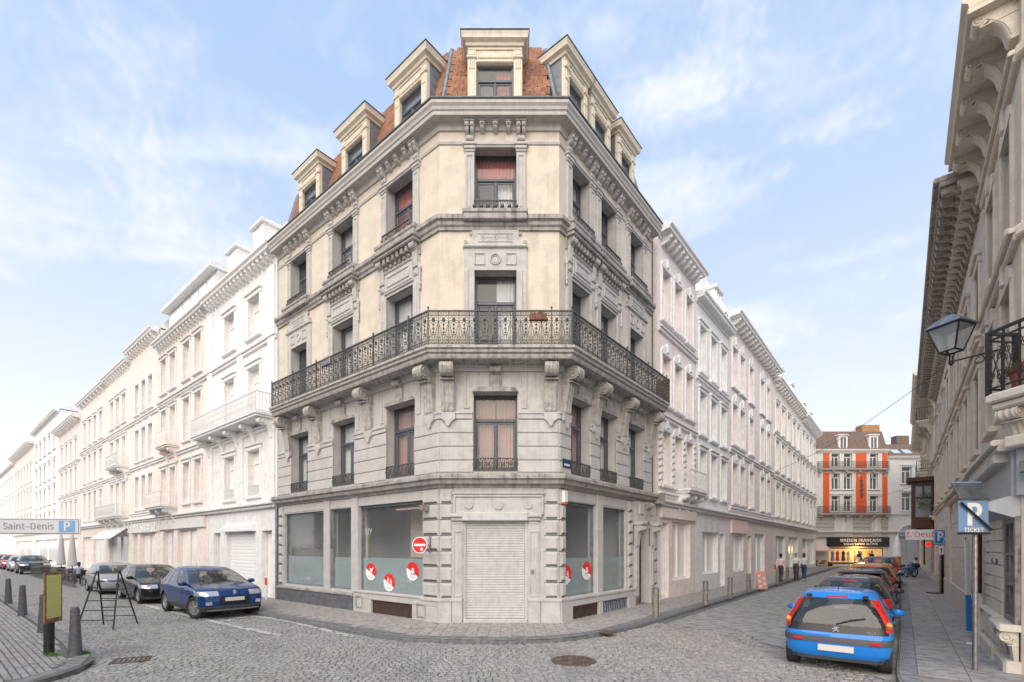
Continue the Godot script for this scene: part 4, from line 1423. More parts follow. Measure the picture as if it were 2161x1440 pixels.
func slabs(ps: Node) -> void:
	var mm := []
	for i in 4:
		mm.append(M("paver%d" % i, [Color(0.50, 0.455, 0.425), Color(0.47, 0.44, 0.415), Color(0.53, 0.485, 0.455), Color(0.49, 0.455, 0.435)][i], 0.85, "rough", 0.7, 0.15))
	var rest := MB.new()
	var n := 0
	var sh := MB.new().at(Transform3D(Basis(Vector3(1, 0, 0), Vector3(0, 0, -1), Vector3(0, 1, 0)), Vector3.ZERO)).fb(0.004, 0.296, 0.004, 0.296, -0.04, 0.0, 0.005)
	var shm := sh.mesh()
	# one grid per front; a slab belongs to the front whose strip it lies in
	var grids := [[FC, -26, 22, 0, 11], [FL, -70, 12, 0, 9], [FR, -8, 130, 0, 8]]
	for gi in 3:
		var g: Array = grids[gi]
		var F: Transform3D = g[0]
		for j in range(g[3], g[4]):
			for i in range(g[1], g[2]):
				var c := F * Vector3(i * 0.3 + 0.15, 0, j * 0.3 + 0.15)
				# sides of the two mitre lines through the corners
				var onL := (c - L0).dot(Vector3(-0.335, 0, 0.942).cross(Vector3.UP)) # left of the bisector at L0
				var bl := Vector2(c.x - L0.x, c.z - L0.z).cross(Vector2(-0.335, 0.942))
				var br := Vector2(c.x - R0.x, c.z - R0.z).cross(Vector2(0.43, 0.903))
				var zone := 0
				if bl < 0:
					zone = 1
				elif br > 0:
					zone = 2
				if zone != gi:
					continue
				var keep := true
				for e in [Vector2(-0.15, -0.15), Vector2(0.15, -0.15), Vector2(0.15, 0.15), Vector2(-0.15, 0.15)]:
					var w := c + F.basis * Vector3(e.x, 0, e.y)
					if not Geometry2D.is_point_in_polygon(Vector2(w.x, w.z), poly_corner):
						keep = false
				if not keep:
					continue
				# leave the kerb clear
				var deep: float = j * 0.3 + 0.3
				if gi == 1 and deep > 2.1 or gi == 2 and deep > 1.72:
					continue
				var near := 1e9
				if c.z > -16.5:
					for k in range(0, poly_corner.size() - 4, 2):
						near = minf(near, poly_corner[k].distance_to(Vector2(c.x, c.z)))
				if near < 0.44:
					continue
				var xf := F * Transform3D(Basis.IDENTITY, Vector3(i * 0.3, PAVE + rng.randf_range(-0.002, 0.003), j * 0.3 + 0.3))
				if n < 290 and c.z > -15.6:
					part(ps, "paving_slab", shm, mm[rng.randi_range(0, 3)], xf)
					n += 1
				else:
					rest.add(sh, xf)
	var o := part(ps, "paving_slabs", rest, mm[1])
	o.set_meta("kind", "stuff")

func setts(road: Node, pl: Node, asphalt: PackedVector2Array) -> void:
	var turn := Basis(Vector3(1, 0, 0), Vector3(0, 0, -1), Vector3(0, 1, 0))
	var shapes := []
	for s in [[0.061, 0.046], [0.056, 0.049], [0.066, 0.045]]:
		var m := MB.new().at(Transform3D(turn, Vector3.ZERO)).fb(-s[0], s[0], -s[1], s[1], -0.05, 0.0, 0.013)
		shapes.append(m.mesh())
	var inner: PackedVector2Array = Geometry2D.offset_polygon(asphalt, -0.12)[0]
	var cols := [Color(0.43, 0.415, 0.395), Color(0.40, 0.385, 0.37), Color(0.46, 0.445, 0.425), Color(0.44, 0.39, 0.36), Color(0.41, 0.40, 0.385), Color(0.365, 0.355, 0.345)]
	var f := FastNoiseLite.new()
	f.seed = 4
	f.frequency = 0.22
	var list := [[], [], []]
	var single := 0
	var r := RandomNumberGenerator.new()
	r.seed = 99
	var row := 0
	var z := -7.9
	while z > -31.0:
		var d := -z
		var x := -1.12 * d + r.randf() * 0.1
		while x < 1.12 * d:
			var len := r.randf_range(0.11, 0.142)
			var zz := z + 0.30 * f.get_noise_2d(x, z) * 1.6 + 0.05 * sin(x * 1.1)
			var p := Vector2(x + len / 2, zz)
			x += len + 0.008
			if Geometry2D.is_point_in_polygon(p, poly_corner) or Geometry2D.is_point_in_polygon(p, poly_left) or Geometry2D.is_point_in_polygon(p, poly_right) or Geometry2D.is_point_in_polygon(p, inner):
				continue
			var q := Vector3(p.x, 0, p.y)
			var tl := (q - L0).dot(UL)
			var tr := (q - R0).dot(UR)
			if tl > 24.2 or tr > 8:
				continue
			var sl := f.get_noise_2d(x + 0.4, z) - f.get_noise_2d(x - 0.4, z)
			var B := Basis(Vector3.UP, -sl * 0.5 + r.randf_range(-0.05, 0.05)) * Basis(Vector3(1, 0, 0), r.randf_range(-0.03, 0.03)) * Basis(Vector3(0, 0, 1), r.randf_range(-0.03, 0.03))
			var xf := Transform3D(B * Basis.from_scale(Vector3(len / 0.124, 1, r.randf_range(0.94, 1.06))), Vector3(p.x, ROAD + r.randf_range(-0.008, 0.004), p.y))
			var k := r.randi_range(0, 2)
			# worn patches have their own mix of stones
			var patch := f.get_noise_2d(x * 0.9 + 50, z * 0.9)
			var ci: int = r.randi_range(0, 5) if patch > -0.05 else [1, 4, 4, 5, 0, 2][r.randi_range(0, 5)]
			if single < 298 and absf(p.x) < 1.05 * d and d > 8.15:
				part(road, "sett", shapes[k], mats["sett%d" % ci], xf)
				single += 1
			else:
				list[k].append([xf, cols[ci] * r.randf_range(0.92, 1.08) * (1.0 - 0.16 * smoothstep(0.0, 0.5, f.get_noise_2d(x * 2.3 - 31.0, z * 1.7)))])
		z -= 0.101
		row += 1
	scatter(road, "setts", shapes, list)
	# pavement on the left: long narrow setts laid in rows along the street
	list = [[], [], []]
	var n := 0
	var F := Transform3D(Basis(UL, Vector3.UP, Vector3(0.6311, 0, -0.7757)), fl(0, 7.25))
	for j in 56:
		var tt := -6.0 + r.randf() * 0.2
		while tt < 34.0:
			var len := r.randf_range(0.16, 0.24)
			var q := F * Vector3(tt + len / 2, 0, -0.36 - j * 0.106)
			tt += len + 0.01
			if not Geometry2D.is_point_in_polygon(Vector2(q.x, q.z), poly_left) or q.z > -7.2 or q.x < q.z * 1.1 - 1:
				continue
			var near := 9.0
			for k in range(0, 26):
				if k < poly_left.size():
					near = minf(near, poly_left[k].distance_to(Vector2(q.x, q.z)))
			if near < 0.4:
				continue
			var xf := F * Transform3D(Basis(Vector3.UP, r.randf_range(-0.04, 0.04)) * Basis.from_scale(Vector3(len / 0.124, 1, 0.93)), Vector3(tt - len / 2, PAVE + r.randf_range(-0.005, 0.004), -0.36 - j * 0.106))
			var ci := r.randi_range(0, 5)
			if n < 150 and q.z > -10.5:
				part(pl, "sett", shapes[r.randi_range(0, 2)], mats["sett%d" % ci], xf)
				n += 1
			else:
				list[r.randi_range(0, 2)].append([xf, cols[ci] * r.randf_range(0.9, 1.15)])
	scatter(pl, "setts", shapes, list)

func scatter(parent: Node, called: String, shapes: Array, list: Array) -> void:
	for k in shapes.size():
		var mm := MultiMesh.new()
		mm.transform_format = MultiMesh.TRANSFORM_3D
		mm.use_colors = true
		mm.mesh = shapes[k]
		mm.instance_count = list[k].size()
		for i in list[k].size():
			mm.set_instance_transform(i, list[k][i][0])
			mm.set_instance_color(i, list[k][i][1])
		var o := MultiMeshInstance3D.new()
		o.multimesh = mm
		o.material_override = mats["sett_stuff"]
		o.name = numbered(parent, called)
		parent.add_child(o, true)
		o.set_meta("kind", "stuff")

func gp(px: float, py: float) -> Vector2:      # where a point of the survey lies on the carriageway
	var d := 1013.0 * (2.25 - ROAD) / (py - 1156.0)
	return Vector2((px - 1080.5) / 1013.0 * d, -d)

func markings(road: Node) -> void:
	var m := M("road_paint", Color(0.76, 0.76, 0.74), 0.8, "asphalt", 1.2)
	for s in [[[300, 1277], [430, 1308], [520, 1328], [592, 1342]], [[478, 1312], [505, 1305], [545, 1303], [590, 1309], [650, 1322], [745, 1345]]]:
		var c := []
		for p in s:
			c.append(gp(p[0], p[1]))
		c = smooth_path(c, 0.1)
		# worn paint: only on the tops of stones, in broken dabs
		var mb := MB.new()
		for i in c.size() - 1:
			var a: Vector2 = c[i]
			var b: Vector2 = c[i + 1]
			var d := (b - a).normalized()
			var nn := Vector2(-d.y, d.x) * 0.1
			for e in [-1.0, 0.0]:
				if rng.randf() < 0.86:
					var p0: Vector2 = a + nn * e * (1.0 + rng.randf() * 0.12)
					var p1: Vector2 = b + nn * e * (1.0 + rng.randf() * 0.12)
					var p2_: Vector2 = b + nn * (e + 1.0)
					var p3: Vector2 = a + nn * (e + 1.0)
					var y := ROAD + 0.009
					mb.q(Vector3(p0.x, y, p0.y), Vector3(p3.x, y, p3.y), Vector3(p2_.x, y, p2_.y), Vector3(p1.x, y, p1.y))
		part(road, "painted_line", mb, m)

# ---------------------------------------------------------------- rows of houses
# window of a row house: frame, surround and pane, shared by all alike
var win_cache := {}

func row_window(root: Node, F: Transform3D, xc: float, y0: float, y1: float, w: float, sp: Dictionary) -> void:
	var h := y1 - y0
	var key := "%.2f_%.2f_%s_%s" % [w, h, sp.frame, sp.get("arch", 0.0)]
	if not win_cache.has(key):
		var a: float = sp.get("arch", 0.0)
		var m := MB.new()
		var f := 0.07
		for s in [[-w / 2, -w / 2 + f, 0, h], [w / 2 - f, w / 2, 0, h], [-w / 2 + f, w / 2 - f, h - f, h], [-w / 2 + f, w / 2 - f, 0, f], [-0.045, 0.045, f, h * 0.72], [-w / 2 + f, w / 2 - f, h * 0.72, h * 0.72 + 0.08]]:
			m.b(s[0], s[1], s[2], s[3], -0.3, -0.22)
		var g := MB.new()
		g.q(Vector3(-w / 2, 0, -0.26), Vector3(w / 2, 0, -0.26), Vector3(w / 2, h, -0.26), Vector3(-w / 2, h, -0.26))
		var t := MB.new()
		var tw := 0.16
		for s in [[-w / 2 - tw, -w / 2], [w / 2, w / 2 + tw]]:
			t.fb(s[0], s[1], 0, h, -0.02, 0.06, 0.02)
		if a > 0:
			var pr := PackedVector2Array()
			for i in 13:
				var g2 := PI * i / 12.0
				pr.append(Vector2(cos(g2) * (w / 2 + tw), h + sin(g2) * (a + 0.14)))
			for i in 13:
				var g2 := PI * (1.0 - i / 12.0)
				pr.append(Vector2(cos(g2) * w / 2, h - 0.02 + sin(g2) * a * 0.0))
			t.prism(pr, -0.02, 0.07)
			t.fb(-0.1, 0.1, h + a * 0.4, h + a + 0.24, 0, 0.12, 0.02)
		else:
			t.fb(-w / 2 - tw - 0.03, w / 2 + tw + 0.03, h, h + 0.18, -0.02, 0.08, 0.02)
			t.fb(-w / 2 - tw - 0.08, w / 2 + tw + 0.08, h + 0.18, h + 0.27, -0.02, 0.15, 0.02)
		t.fb(-w / 2 - tw - 0.05, w / 2 + tw + 0.05, -0.13, 0.0, -0.25, 0.14, 0.02)
		win_cache[key] = [m.mesh(), t.mesh(), g.mesh(), curtain_mb(-w / 2, w / 2, 0.0, h, -0.36).mesh()]
	var c: Array = win_cache[key]
	var x := moved(F, xc, y0, 0)
	var o := part(root, "window", c[0], mats[sp.frame], x)
	part(o, "surround", c[1], mats[sp.trim], x)
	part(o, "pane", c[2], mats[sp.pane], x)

func rail_mb(len: float, h := 0.85) -> MB:
	var m := MB.new()
	m.b(0, len, h - 0.04, h, -0.02, 0.02)
	m.b(0, len, 0.04, 0.07, -0.015, 0.015)
	var k := maxi(2, roundi(len / 0.13))
	for i in k + 1:
		var x := len * i / k
		m.b(x - 0.01, x + 0.01, 0.0, h, -0.01, 0.01)
		if i < k:
			m.tube([Vector3(x, 0.2, 0), Vector3(x + len / k, h * 0.5, 0), Vector3(x, h - 0.12, 0)], 0.009, 4)
	return m

func balcony(root: Node, F: Transform3D, x0: float, x1: float, y: float, reach: float, mat_slab: String, mat_rail: String, nb := 3) -> void:
	var s := part(root, "balcony", MB.new().fb(x0, x1, y - 0.2, y - 0.1, 0, reach - 0.06, 0.02).fb(x0 - 0.05, x1 + 0.05, y - 0.1, y, 0, reach, 0.02), mats[mat_slab], F)
	part(s, "railing", rail_mb(x1 - x0), mats[mat_rail], moved(F, x0, y, reach - 0.06))
	for e in [x0, x1]:
		part(s, "railing", rail_mb(reach - 0.06), mats[mat_rail], F * Transform3D(Basis(Vector3.UP, -PI / 2), Vector3(e, y, 0.0)))
	for i in nb:
		part(s, "bracket", console_mb(0.24, 0.8, reach * 0.8), mats[mat_slab], moved(F, lerpf(x0 + 0.2, x1 - 0.2, float(i) / maxf(1, nb - 1)), y - 1.0, 0))

# sp: h, wall, trim, frame, pane, cols [x...], ww, floors [[y0, y1]...], shop {}, brackets, roof
func row_house(called: String, label: String, F: Transform3D, x0: float, x1: float, sp: Dictionary, depth := 9.0, group := "") -> Node3D:
	var c := F * Vector3((x0 + x1) / 2, 0, -1.0)
	var root := thing(called, label, "house", Vector3(c.x, 0, c.z), 0.0, group)
	var holes := []
	for fl_ in sp.floors:
		for x in sp.cols:
			holes.append([x - sp.ww / 2, x + sp.ww / 2, fl_[0], fl_[1]])
	var shop: Array = sp.get("shop", [])
	for s in shop:
		holes.append([s[0], s[1], s[2], s[3]])
	var h: float = sp.h
	var w := wall_sheet(x0, x1, 0.0, h, holes, 0.34)
	w.q(Vector3(x0, 0, -depth), Vector3(x0, 0, 0), Vector3(x0, h, 0), Vector3(x0, h, -depth))
	w.q(Vector3(x1, 0, 0), Vector3(x1, 0, -depth), Vector3(x1, h, -depth), Vector3(x1, h, 0))
	w.q(Vector3(x1, 0, -depth), Vector3(x0, 0, -depth), Vector3(x0, h, -depth), Vector3(x1, h, -depth))
	part(root, "wall", w, mats[sp.wall], F)
	for fl_ in sp.floors:
		for x in sp.cols:
			row_window(root, F, x, fl_[0], fl_[1], sp.ww, sp)
	for y in sp.get("strings", []):
		part(root, "string_course", MB.new().fb(x0 + 0.01, x1 - 0.01, y, y + 0.14, -0.02, 0.1, 0.03).fb(x0 + 0.01, x1 - 0.01, y + 0.14, y + 0.22, -0.02, 0.17, 0.02), mats[sp.trim], F)
	# shop front
	if shop.size() > 0:
		part(root, "ledge", MB.new().fb(x0 + 0.01, x1 - 0.01, 3.98, 4.12, -0.02, 0.18, 0.03).fb(x0 + 0.01, x1 - 0.01, 4.12, 4.24, -0.02, 0.3, 0.02), mats[sp.trim], F)
		for s in shop:
			var fm := MB.new()
			for e in [[s[0], s[0] + 0.08, s[2], s[3]], [s[1] - 0.08, s[1], s[2], s[3]], [s[0] + 0.08, s[1] - 0.08, s[3] - 0.1, s[3]], [s[0] + 0.08, s[1] - 0.08, s[2], s[2] + 0.1]]:
				fm.b(e[0], e[1], e[2], e[3], -0.3, -0.18)
			if s[1] - s[0] > 1.6:
				fm.b((s[0] + s[1]) / 2 - 0.05, (s[0] + s[1]) / 2 + 0.05, s[2] + 0.1, s[3] - 0.1, -0.3, -0.18)
			var o := part(root, "shop_window" if s[2] > 0.2 else "door", fm, mats[s[4]], F)
			var g := MB.new()
			g.q(Vector3(s[0], s[2], -0.25), Vector3(s[1], s[2], -0.25), Vector3(s[1], s[3], -0.25), Vector3(s[0], s[3], -0.25))
			part(o, "pane", g, mats[s[5]], F)
		if sp.has("fascia"):
			var f: Array = sp.fascia     # x0, x1, y0, y1, material
			part(root, "fascia", MB.new().fb(f[0], f[1], f[2], f[3], 0, 0.12, 0.02), mats[f[4]], F)
	# cornice with brackets
	var over: float = sp.get("over", 0.45)
	var cr := part(root, "cornice", MB.new().sweep([Vector2(x0, 0), Vector2(x1, 0)], [Vector2(-0.1, h - 0.34), Vector2(0.06, h - 0.34), Vector2(0.08, h - 0.22), Vector2(over - 0.1, h - 0.18), Vector2(over - 0.08, h - 0.08), Vector2(over, h - 0.02), Vector2(over, h + 0.08), Vector2(-0.1, h + 0.16)]), mats[sp.trim], F)
	var nb: int = sp.get("brackets", 0)
	var bm := modillion_mb(0.16, 0.5, over - 0.16).mesh()
	for i in nb:
		part(cr, "bracket", bm, mats[sp.trim], moved(F, lerpf(x0 + 0.2, x1 - 0.2, (i + 0.5) / nb), h - 0.68, 0))
	# roof
	var rf: String = sp.get("roof", "slope")
	var rt: float = sp.get("rise", 2.0)
	var rb: float = sp.get("back", 1.2)
	var rm := MB.new()
	rm.sweep([Vector2(x0, 0), Vector2(x1, 0)], [Vector2(-depth, h), Vector2(0.0, h + 0.1), Vector2(-rb, h + 0.1 + rt), Vector2(-depth * 0.6, h + 0.4 + rt), Vector2(-depth, h + 0.1)])
	var ro := part(root, "roof", rm, mats[sp.roofmat], F)
	for x in sp.get("dormers", []):
		var dw := 1.1
		var dh := minf(rt, 1.7)
		var d := MB.new()
		d.b(x - dw / 2, x + dw / 2, h + 0.1, h + 0.1 + dh, -rb, -0.12)
		d.fb(x - dw / 2 - 0.12, x + dw / 2 + 0.12, h + 0.1 + dh, h + 0.26 + dh, -rb, 0.02, 0.03)
		var dm := part(root, "dormer", d, mats[sp.trim], F)
		part(dm, "pane", MB.new().b(x - dw / 2 + 0.18, x + dw / 2 - 0.18, h + 0.25, h + dh - 0.1, -0.13, -0.11), mats[sp.pane], F)
		part(dm, "sash", MB.new().b(x - 0.04, x + 0.04, h + 0.25, h + dh - 0.1, -0.11, -0.08).b(x - dw / 2 + 0.12, x - dw / 2 + 0.2, h + 0.2, h + dh, -0.12, -0.06).b(x + dw / 2 - 0.2, x + dw / 2 - 0.12, h + 0.2, h + dh, -0.12, -0.06), mats[sp.frame], F)
	if sp.has("chimney"):
		var x: float = sp.chimney
		part(ro, "chimney", MB.new().bb(x - 0.5, x + 0.5, h + rt * 0.5, h + rt + 1.6, -rb - 1.6, -rb - 0.9, 0.03), mats[sp.wall], F)
	return root

func build_rows() -> void:
	M("pale_white", Color(0.88, 0.88, 0.88), 0.85, "plaster", 0.3)
	M("pale_pink", Color(0.89, 0.80, 0.75), 0.85, "plaster", 0.3)
	M("pale_rose", Color(0.87, 0.78, 0.755), 0.85, "plaster", 0.3)
	M("pale_beige", Color(0.90, 0.84, 0.78), 0.85, "plaster", 0.3)
	M("pale_trim", Color(0.89, 0.885, 0.88), 0.8, "plaster", 0.5)
	M("pale_grey", Color(0.78, 0.775, 0.77), 0.7, "plaster", 0.5)
	M("pale_frame", Color(0.87, 0.81, 0.77), 0.6)
	M("pale_frame_white", Color(0.86, 0.87, 0.88), 0.5)
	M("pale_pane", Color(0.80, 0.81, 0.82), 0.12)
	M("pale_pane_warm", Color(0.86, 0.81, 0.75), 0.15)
	M("pale_iron", Color(0.70, 0.70, 0.70), 0.6)
	M("pale_slate", Color(0.84, 0.84, 0.85), 0.6, "plaster", 0.6)
	M("pale_red", Color(0.84, 0.66, 0.63), 0.6)
	# left street, from the corner house outwards (x = -t)
	var w := func(a: float, b: float, n: int, e := 0.9) -> Array:
		var r := []
		for i in n:
			r.append(lerpf(-b + e, -a - e, (i + 0.5) / n))
		return r
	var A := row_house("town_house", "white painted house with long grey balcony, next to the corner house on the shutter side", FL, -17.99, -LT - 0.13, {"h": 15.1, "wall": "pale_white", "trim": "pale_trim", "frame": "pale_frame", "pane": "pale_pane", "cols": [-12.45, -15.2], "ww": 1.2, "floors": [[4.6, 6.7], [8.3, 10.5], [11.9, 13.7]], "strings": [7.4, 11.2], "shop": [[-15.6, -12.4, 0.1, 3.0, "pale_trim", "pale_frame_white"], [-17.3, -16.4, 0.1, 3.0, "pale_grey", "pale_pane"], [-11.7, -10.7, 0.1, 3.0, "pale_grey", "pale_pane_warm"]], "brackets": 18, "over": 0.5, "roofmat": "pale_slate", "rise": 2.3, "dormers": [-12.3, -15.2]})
	for i in 17:
		part(A, "shutter_slat", MB.new().fb(-15.5, -12.5, 0.15 + i * 0.165, 0.15 + i * 0.165 + 0.16, -0.24, -0.17, 0.02), mats["pale_frame_white"], FL)
	part(A, "shutter_box", MB.new().bb(-15.75, -12.25, 3.0, 3.3, -0.2, 0.2, 0.03), mats["pale_frame_white"], FL)
	balcony(A, FL, -17.8, -10.3, 7.95, 0.9, "pale_trim", "pale_iron", 5)
	for x in [-17.6, -10.6, -13.83]:
		part(A, "pilaster", MB.new().fb(x - 0.3, x + 0.3, 4.3, 14.4, -0.02, 0.12, 0.03), mats["pale_trim"], FL)
	for x in [-12.45, -15.2]:
		part(A, "window_guard", guard_mb(x - 0.6, x + 0.6, 4.6, 0.5, 0.03), mats["pale_iron"], FL)
	var B := row_house("town_house", "pale pink house with arched loggia bays and a long grey attic storey of windows", FL, -26.46, -18.02, {"h": 15.1, "wall": "pale_pink", "trim": "pale_grey", "frame": "pale_frame", "pane": "pale_pane", "cols": [-19.5, -21.3, -23.7, -25.4], "ww": 1.0, "floors": [[4.8, 7.1], [8.4, 10.8], [11.9, 14.0]], "strings": [7.7, 11.2], "shop": [[-25.6, -23.6, 0.5, 3.3, "pale_grey", "pale_pane"], [-22.9, -19.7, 0.5, 3.3, "pale_grey", "pale_pane_warm"]], "fascia": [-26.2, -18.3, 3.35, 3.95, "pale_grey"], "brackets": 16, "over": 0.45, "roofmat": "pale_slate", "rise": 0.5})
	var at := part(B, "attic", MB.new().b(-26.3, -18.2, 15.3, 17.3, -3.0, -0.5).fb(-26.4, -18.1, 17.3, 17.6, -3.0, -0.1, 0.04), mats["pale_grey"], FL)
	for i in 6:
		part(at, "pane", MB.new().fb(-26.0 + i * 1.3, -25.0 + i * 1.3, 15.6, 17.1, -0.52, -0.46, 0.01), mats["pale_frame_white"], FL)
	balcony(B, FL, -25.9, -22.9, 4.75, 0.9, "pale_grey", "pale_frame", 3)
	balcony(B, FL, -24.6, -22.6, 8.35, 0.7, "pale_pink", "pale_frame", 2)
	var C := row_house("town_house", "pale pink brick house with white keyed window heads and a grey lettered shop fascia", FL, -32.98, -26.5, {"h": 16.3, "wall": "pale_pink", "trim": "pale_trim", "frame": "pale_frame_white", "pane": "pale_pane", "cols": w.call(26.5, 32.98, 3), "ww": 0.95, "floors": [[4.9, 7.2], [8.3, 10.5], [11.6, 13.7]], "strings": [4.45, 7.7, 11.0], "arch": 0.2, "shop": [[-32.4, -31.3, 0.1, 3.2, "pale_grey", "pale_pane"], [-30.7, -27.3, 0.5, 3.2, "pale_grey", "pale_pane_warm"]], "fascia": [-32.6, -26.8, 3.25, 3.95, "pale_grey"], "brackets": 10, "over": 0.5, "roofmat": "pale_slate", "rise": 1.6})
	text_part(C, "lettering", "Salon & Show Café", 0.85, mats["pale_frame_white"], moved(FL, -29.6, 3.6, 0.14), 0.02, 1, "Droid Serif")
	var D := row_house("town_house", "narrow pale beige house with two stacked dark balconies above a ribbed awning", FL, -40.22, -33.02, {"h": 15.9, "wall": "pale_beige", "trim": "pale_trim", "frame": "pale_frame", "pane": "pale_pane", "cols": w.call(33.02, 40.22, 3), "ww": 1.1, "floors": [[4.7, 7.2], [8.4, 10.6], [11.7, 13.8]], "strings": [7.6, 11.0], "shop": [[-39.4, -33.8, 0.5, 3.2, "pale_grey", "pale_pane"]], "brackets": 10, "over": 0.45, "roofmat": "pale_slate", "rise": 1.5})
	balcony(D, FL, -39.6, -33.6, 4.6, 0.9, "pale_grey", "pale_iron", 4)
	balcony(D, FL, -36.6, -33.6, 8.3, 0.8, "pale_trim", "pale_iron", 2)
	for i in 8:
		part(D, "awning_slat", MB.new().b(-39.8, -33.4, -0.03, 0.03, 0, 0.16), mats["pale_iron"] if i % 2 == 0 else mats["pale_trim"], FL * Transform3D(Basis(Vector3.RIGHT, 0.7), Vector3(0, 3.75 - i * 0.11, 0.1 + i * 0.13)))
	row_house("town_house", "pale pink house with four columns of tall white framed windows", FL, -50.5, -40.26, {"h": 15.8, "wall": "pale_pink", "trim": "pale_trim", "frame": "pale_frame_white", "pane": "pale_pane", "cols": w.call(40.26, 50.5, 4), "ww": 1.1, "floors": [[4.7, 7.2], [8.2, 10.6], [11.6, 13.8]], "strings": [7.6, 11.0], "shop": [[-49.5, -46.0, 0.4, 3.2, "pale_frame_white", "pale_pane_warm"], [-45.0, -41.2, 0.4, 3.2, "pale_frame_white", "pale_pane"]], "brackets": 8, "roofmat": "pale_slate", "rise": 1.8})
	row_house("town_house", "pale rose brick house with paired windows and heavy white cornice", FL, -62.1, -50.54, {"h": 14.9, "wall": "pale_rose", "trim": "pale_trim", "frame": "pale_frame_white", "pane": "pale_pane", "cols": w.call(50.54, 62.1, 4), "ww": 1.1, "floors": [[4.7, 7.0], [8.0, 10.2], [11.0, 13.0]], "strings": [7.5, 10.6], "shop": [[-61.0, -52.0, 0.4, 3.2, "pale_frame_white", "pale_pane_warm"]], "brackets": 12, "roofmat": "pale_slate", "rise": 2.0, "over": 0.7})
	row_house("town_house", "plain white flat fronted house of five storeys without ornament", FL, -81.0, -62.14, {"h": 17.6, "wall": "pale_white", "trim": "pale_white", "frame": "pale_frame", "pane": "pale_pane", "cols": w.call(62.14, 81.0, 5), "ww": 1.4, "floors": [[4.4, 6.4], [7.4, 9.4], [10.4, 12.4], [13.6, 15.6]], "shop": [[-80.0, -63.0, 0.4, 3.2, "pale_frame_white", "pale_pane"]], "roofmat": "pale_slate", "rise": 0.6})
	row_house("town_house", "pale peach house with ribbed eaves and a red roof beyond the plain white house", FL, -102.8, -81.1, {"h": 16.6, "wall": "pale_beige", "trim": "pale_trim", "frame": "pale_frame", "pane": "pale_pane", "cols": w.call(81.1, 102.8, 6), "ww": 1.3, "floors": [[4.5, 7.0], [8.0, 10.5], [11.5, 14.0]], "shop": [[-101.0, -83.0, 0.4, 3.2, "pale_frame_white", "pale_pane_warm"]], "brackets": 20, "roofmat": "pale_rose", "rise": 3.0, "over": 0.8, "chimney": -98.0})
	row_house("town_house", "last pale house of the left street with a tall brick chimney", FL, -132.0, -102.9, {"h": 16.0, "wall": "pale_white", "trim": "pale_trim", "frame": "pale_frame_white", "pane": "pale_pane", "cols": w.call(102.9, 132.0, 7), "ww": 1.3, "floors": [[4.5, 7.0], [8.0, 10.5], [11.5, 14.0]], "roofmat": "pale_rose", "rise": 3.0, "chimney": -106.0})
	# right street, same side as the corner house (x = t)
	var R1 := row_house("town_house", "pale rose brick house with banded white window columns, next to the side door", FR, 7.3, 11.95, {"h": 15.4, "wall": "pale_rose", "trim": "pale_trim", "frame": "pale_frame", "pane": "pale_pane", "cols": [8.2, 9.6, 11.05], "ww": 0.9, "floors": [[4.9, 7.2], [8.3, 10.4], [11.8, 14.0]], "strings": [4.35, 7.6, 11.2], "arch": 0.22, "shop": [[7.6, 8.5, 0.1, 3.3, "pale_grey", "pale_frame_white"], [8.9, 11.2, 0.8, 3.4, "pale_frame", "pale_pane"]], "fascia": [7.5, 11.8, 3.5, 3.95, "pale_pink"], "brackets": 9, "over": 0.6, "roofmat": "pale_slate", "rise": 0.8})
	for x in [7.55, 8.9, 10.32, 11.7]:
		for i in 9:
			part(R1, "stone_block", MB.new().fb(x - 0.16, x + 0.16, 4.8 + i * 0.28, 4.95 + i * 0.28, 0, 0.1, 0.02), mats["pale_trim"], FR)
	balcony(R1, FR, 9.3, 11.6, 4.85, 0.7, "pale_trim", "pale_iron", 3)
	var R2 := row_house("town_house", "plain white rendered house with sloping attic and small paned shop window", FR, 11.99, 17.59, {"h": 14.6, "wall": "pale_white", "trim": "pale_trim", "frame": "pale_frame_white", "pane": "pale_pane", "cols": [13.0, 14.8, 16.6], "ww": 0.95, "floors": [[4.9, 7.1], [7.9, 10.0], [11.0, 13.3]], "strings": [10.5], "shop": [[13.0, 15.6, 0.9, 3.0, "pale_frame_white", "pale_pane"], [16.0, 16.9, 0.1, 3.0, "pale_frame_white", "pale_frame"]], "over": 0.5, "roofmat": "pale_slate", "rise": 2.2, "dormers": [13.4, 16.0]})
	for i in 3:
		part(R2, "awning", MB.new().b(12.9 + i * 1.0, 13.75 + i * 1.0, 3.05, 3.6, 0.02, 0.06), mats["pale_grey"], FR)
	row_house("town_house", "wide pale rose brick house with round arched windows and a dull red shop fascia", FR, 17.63, 30.0, {"h": 15.8, "wall": "pale_rose", "trim": "pale_trim", "frame": "pale_frame_white", "pane": "pale_pane", "cols": [19.0, 20.7, 23.0, 26.2, 28.2], "ww": 1.1, "floors": [[4.9, 7.3], [8.4, 10.8], [11.8, 14.2]], "strings": [4.4, 7.8], "arch": 0.4, "shop": [[18.6, 21.0, 0.8, 3.0, "pale_frame_white", "pale_pane"], [22.0, 23.0, 0.1, 3.0, "pale_grey", "pale_grey"], [24.0, 27.0, 0.1, 3.2, "pale_frame_white", "pale_frame_white"]], "fascia": [18.0, 21.6, 3.1, 3.9, "pale_red"], "brackets": 16, "over": 0.7, "roofmat": "pale_slate", "rise": 2.2})
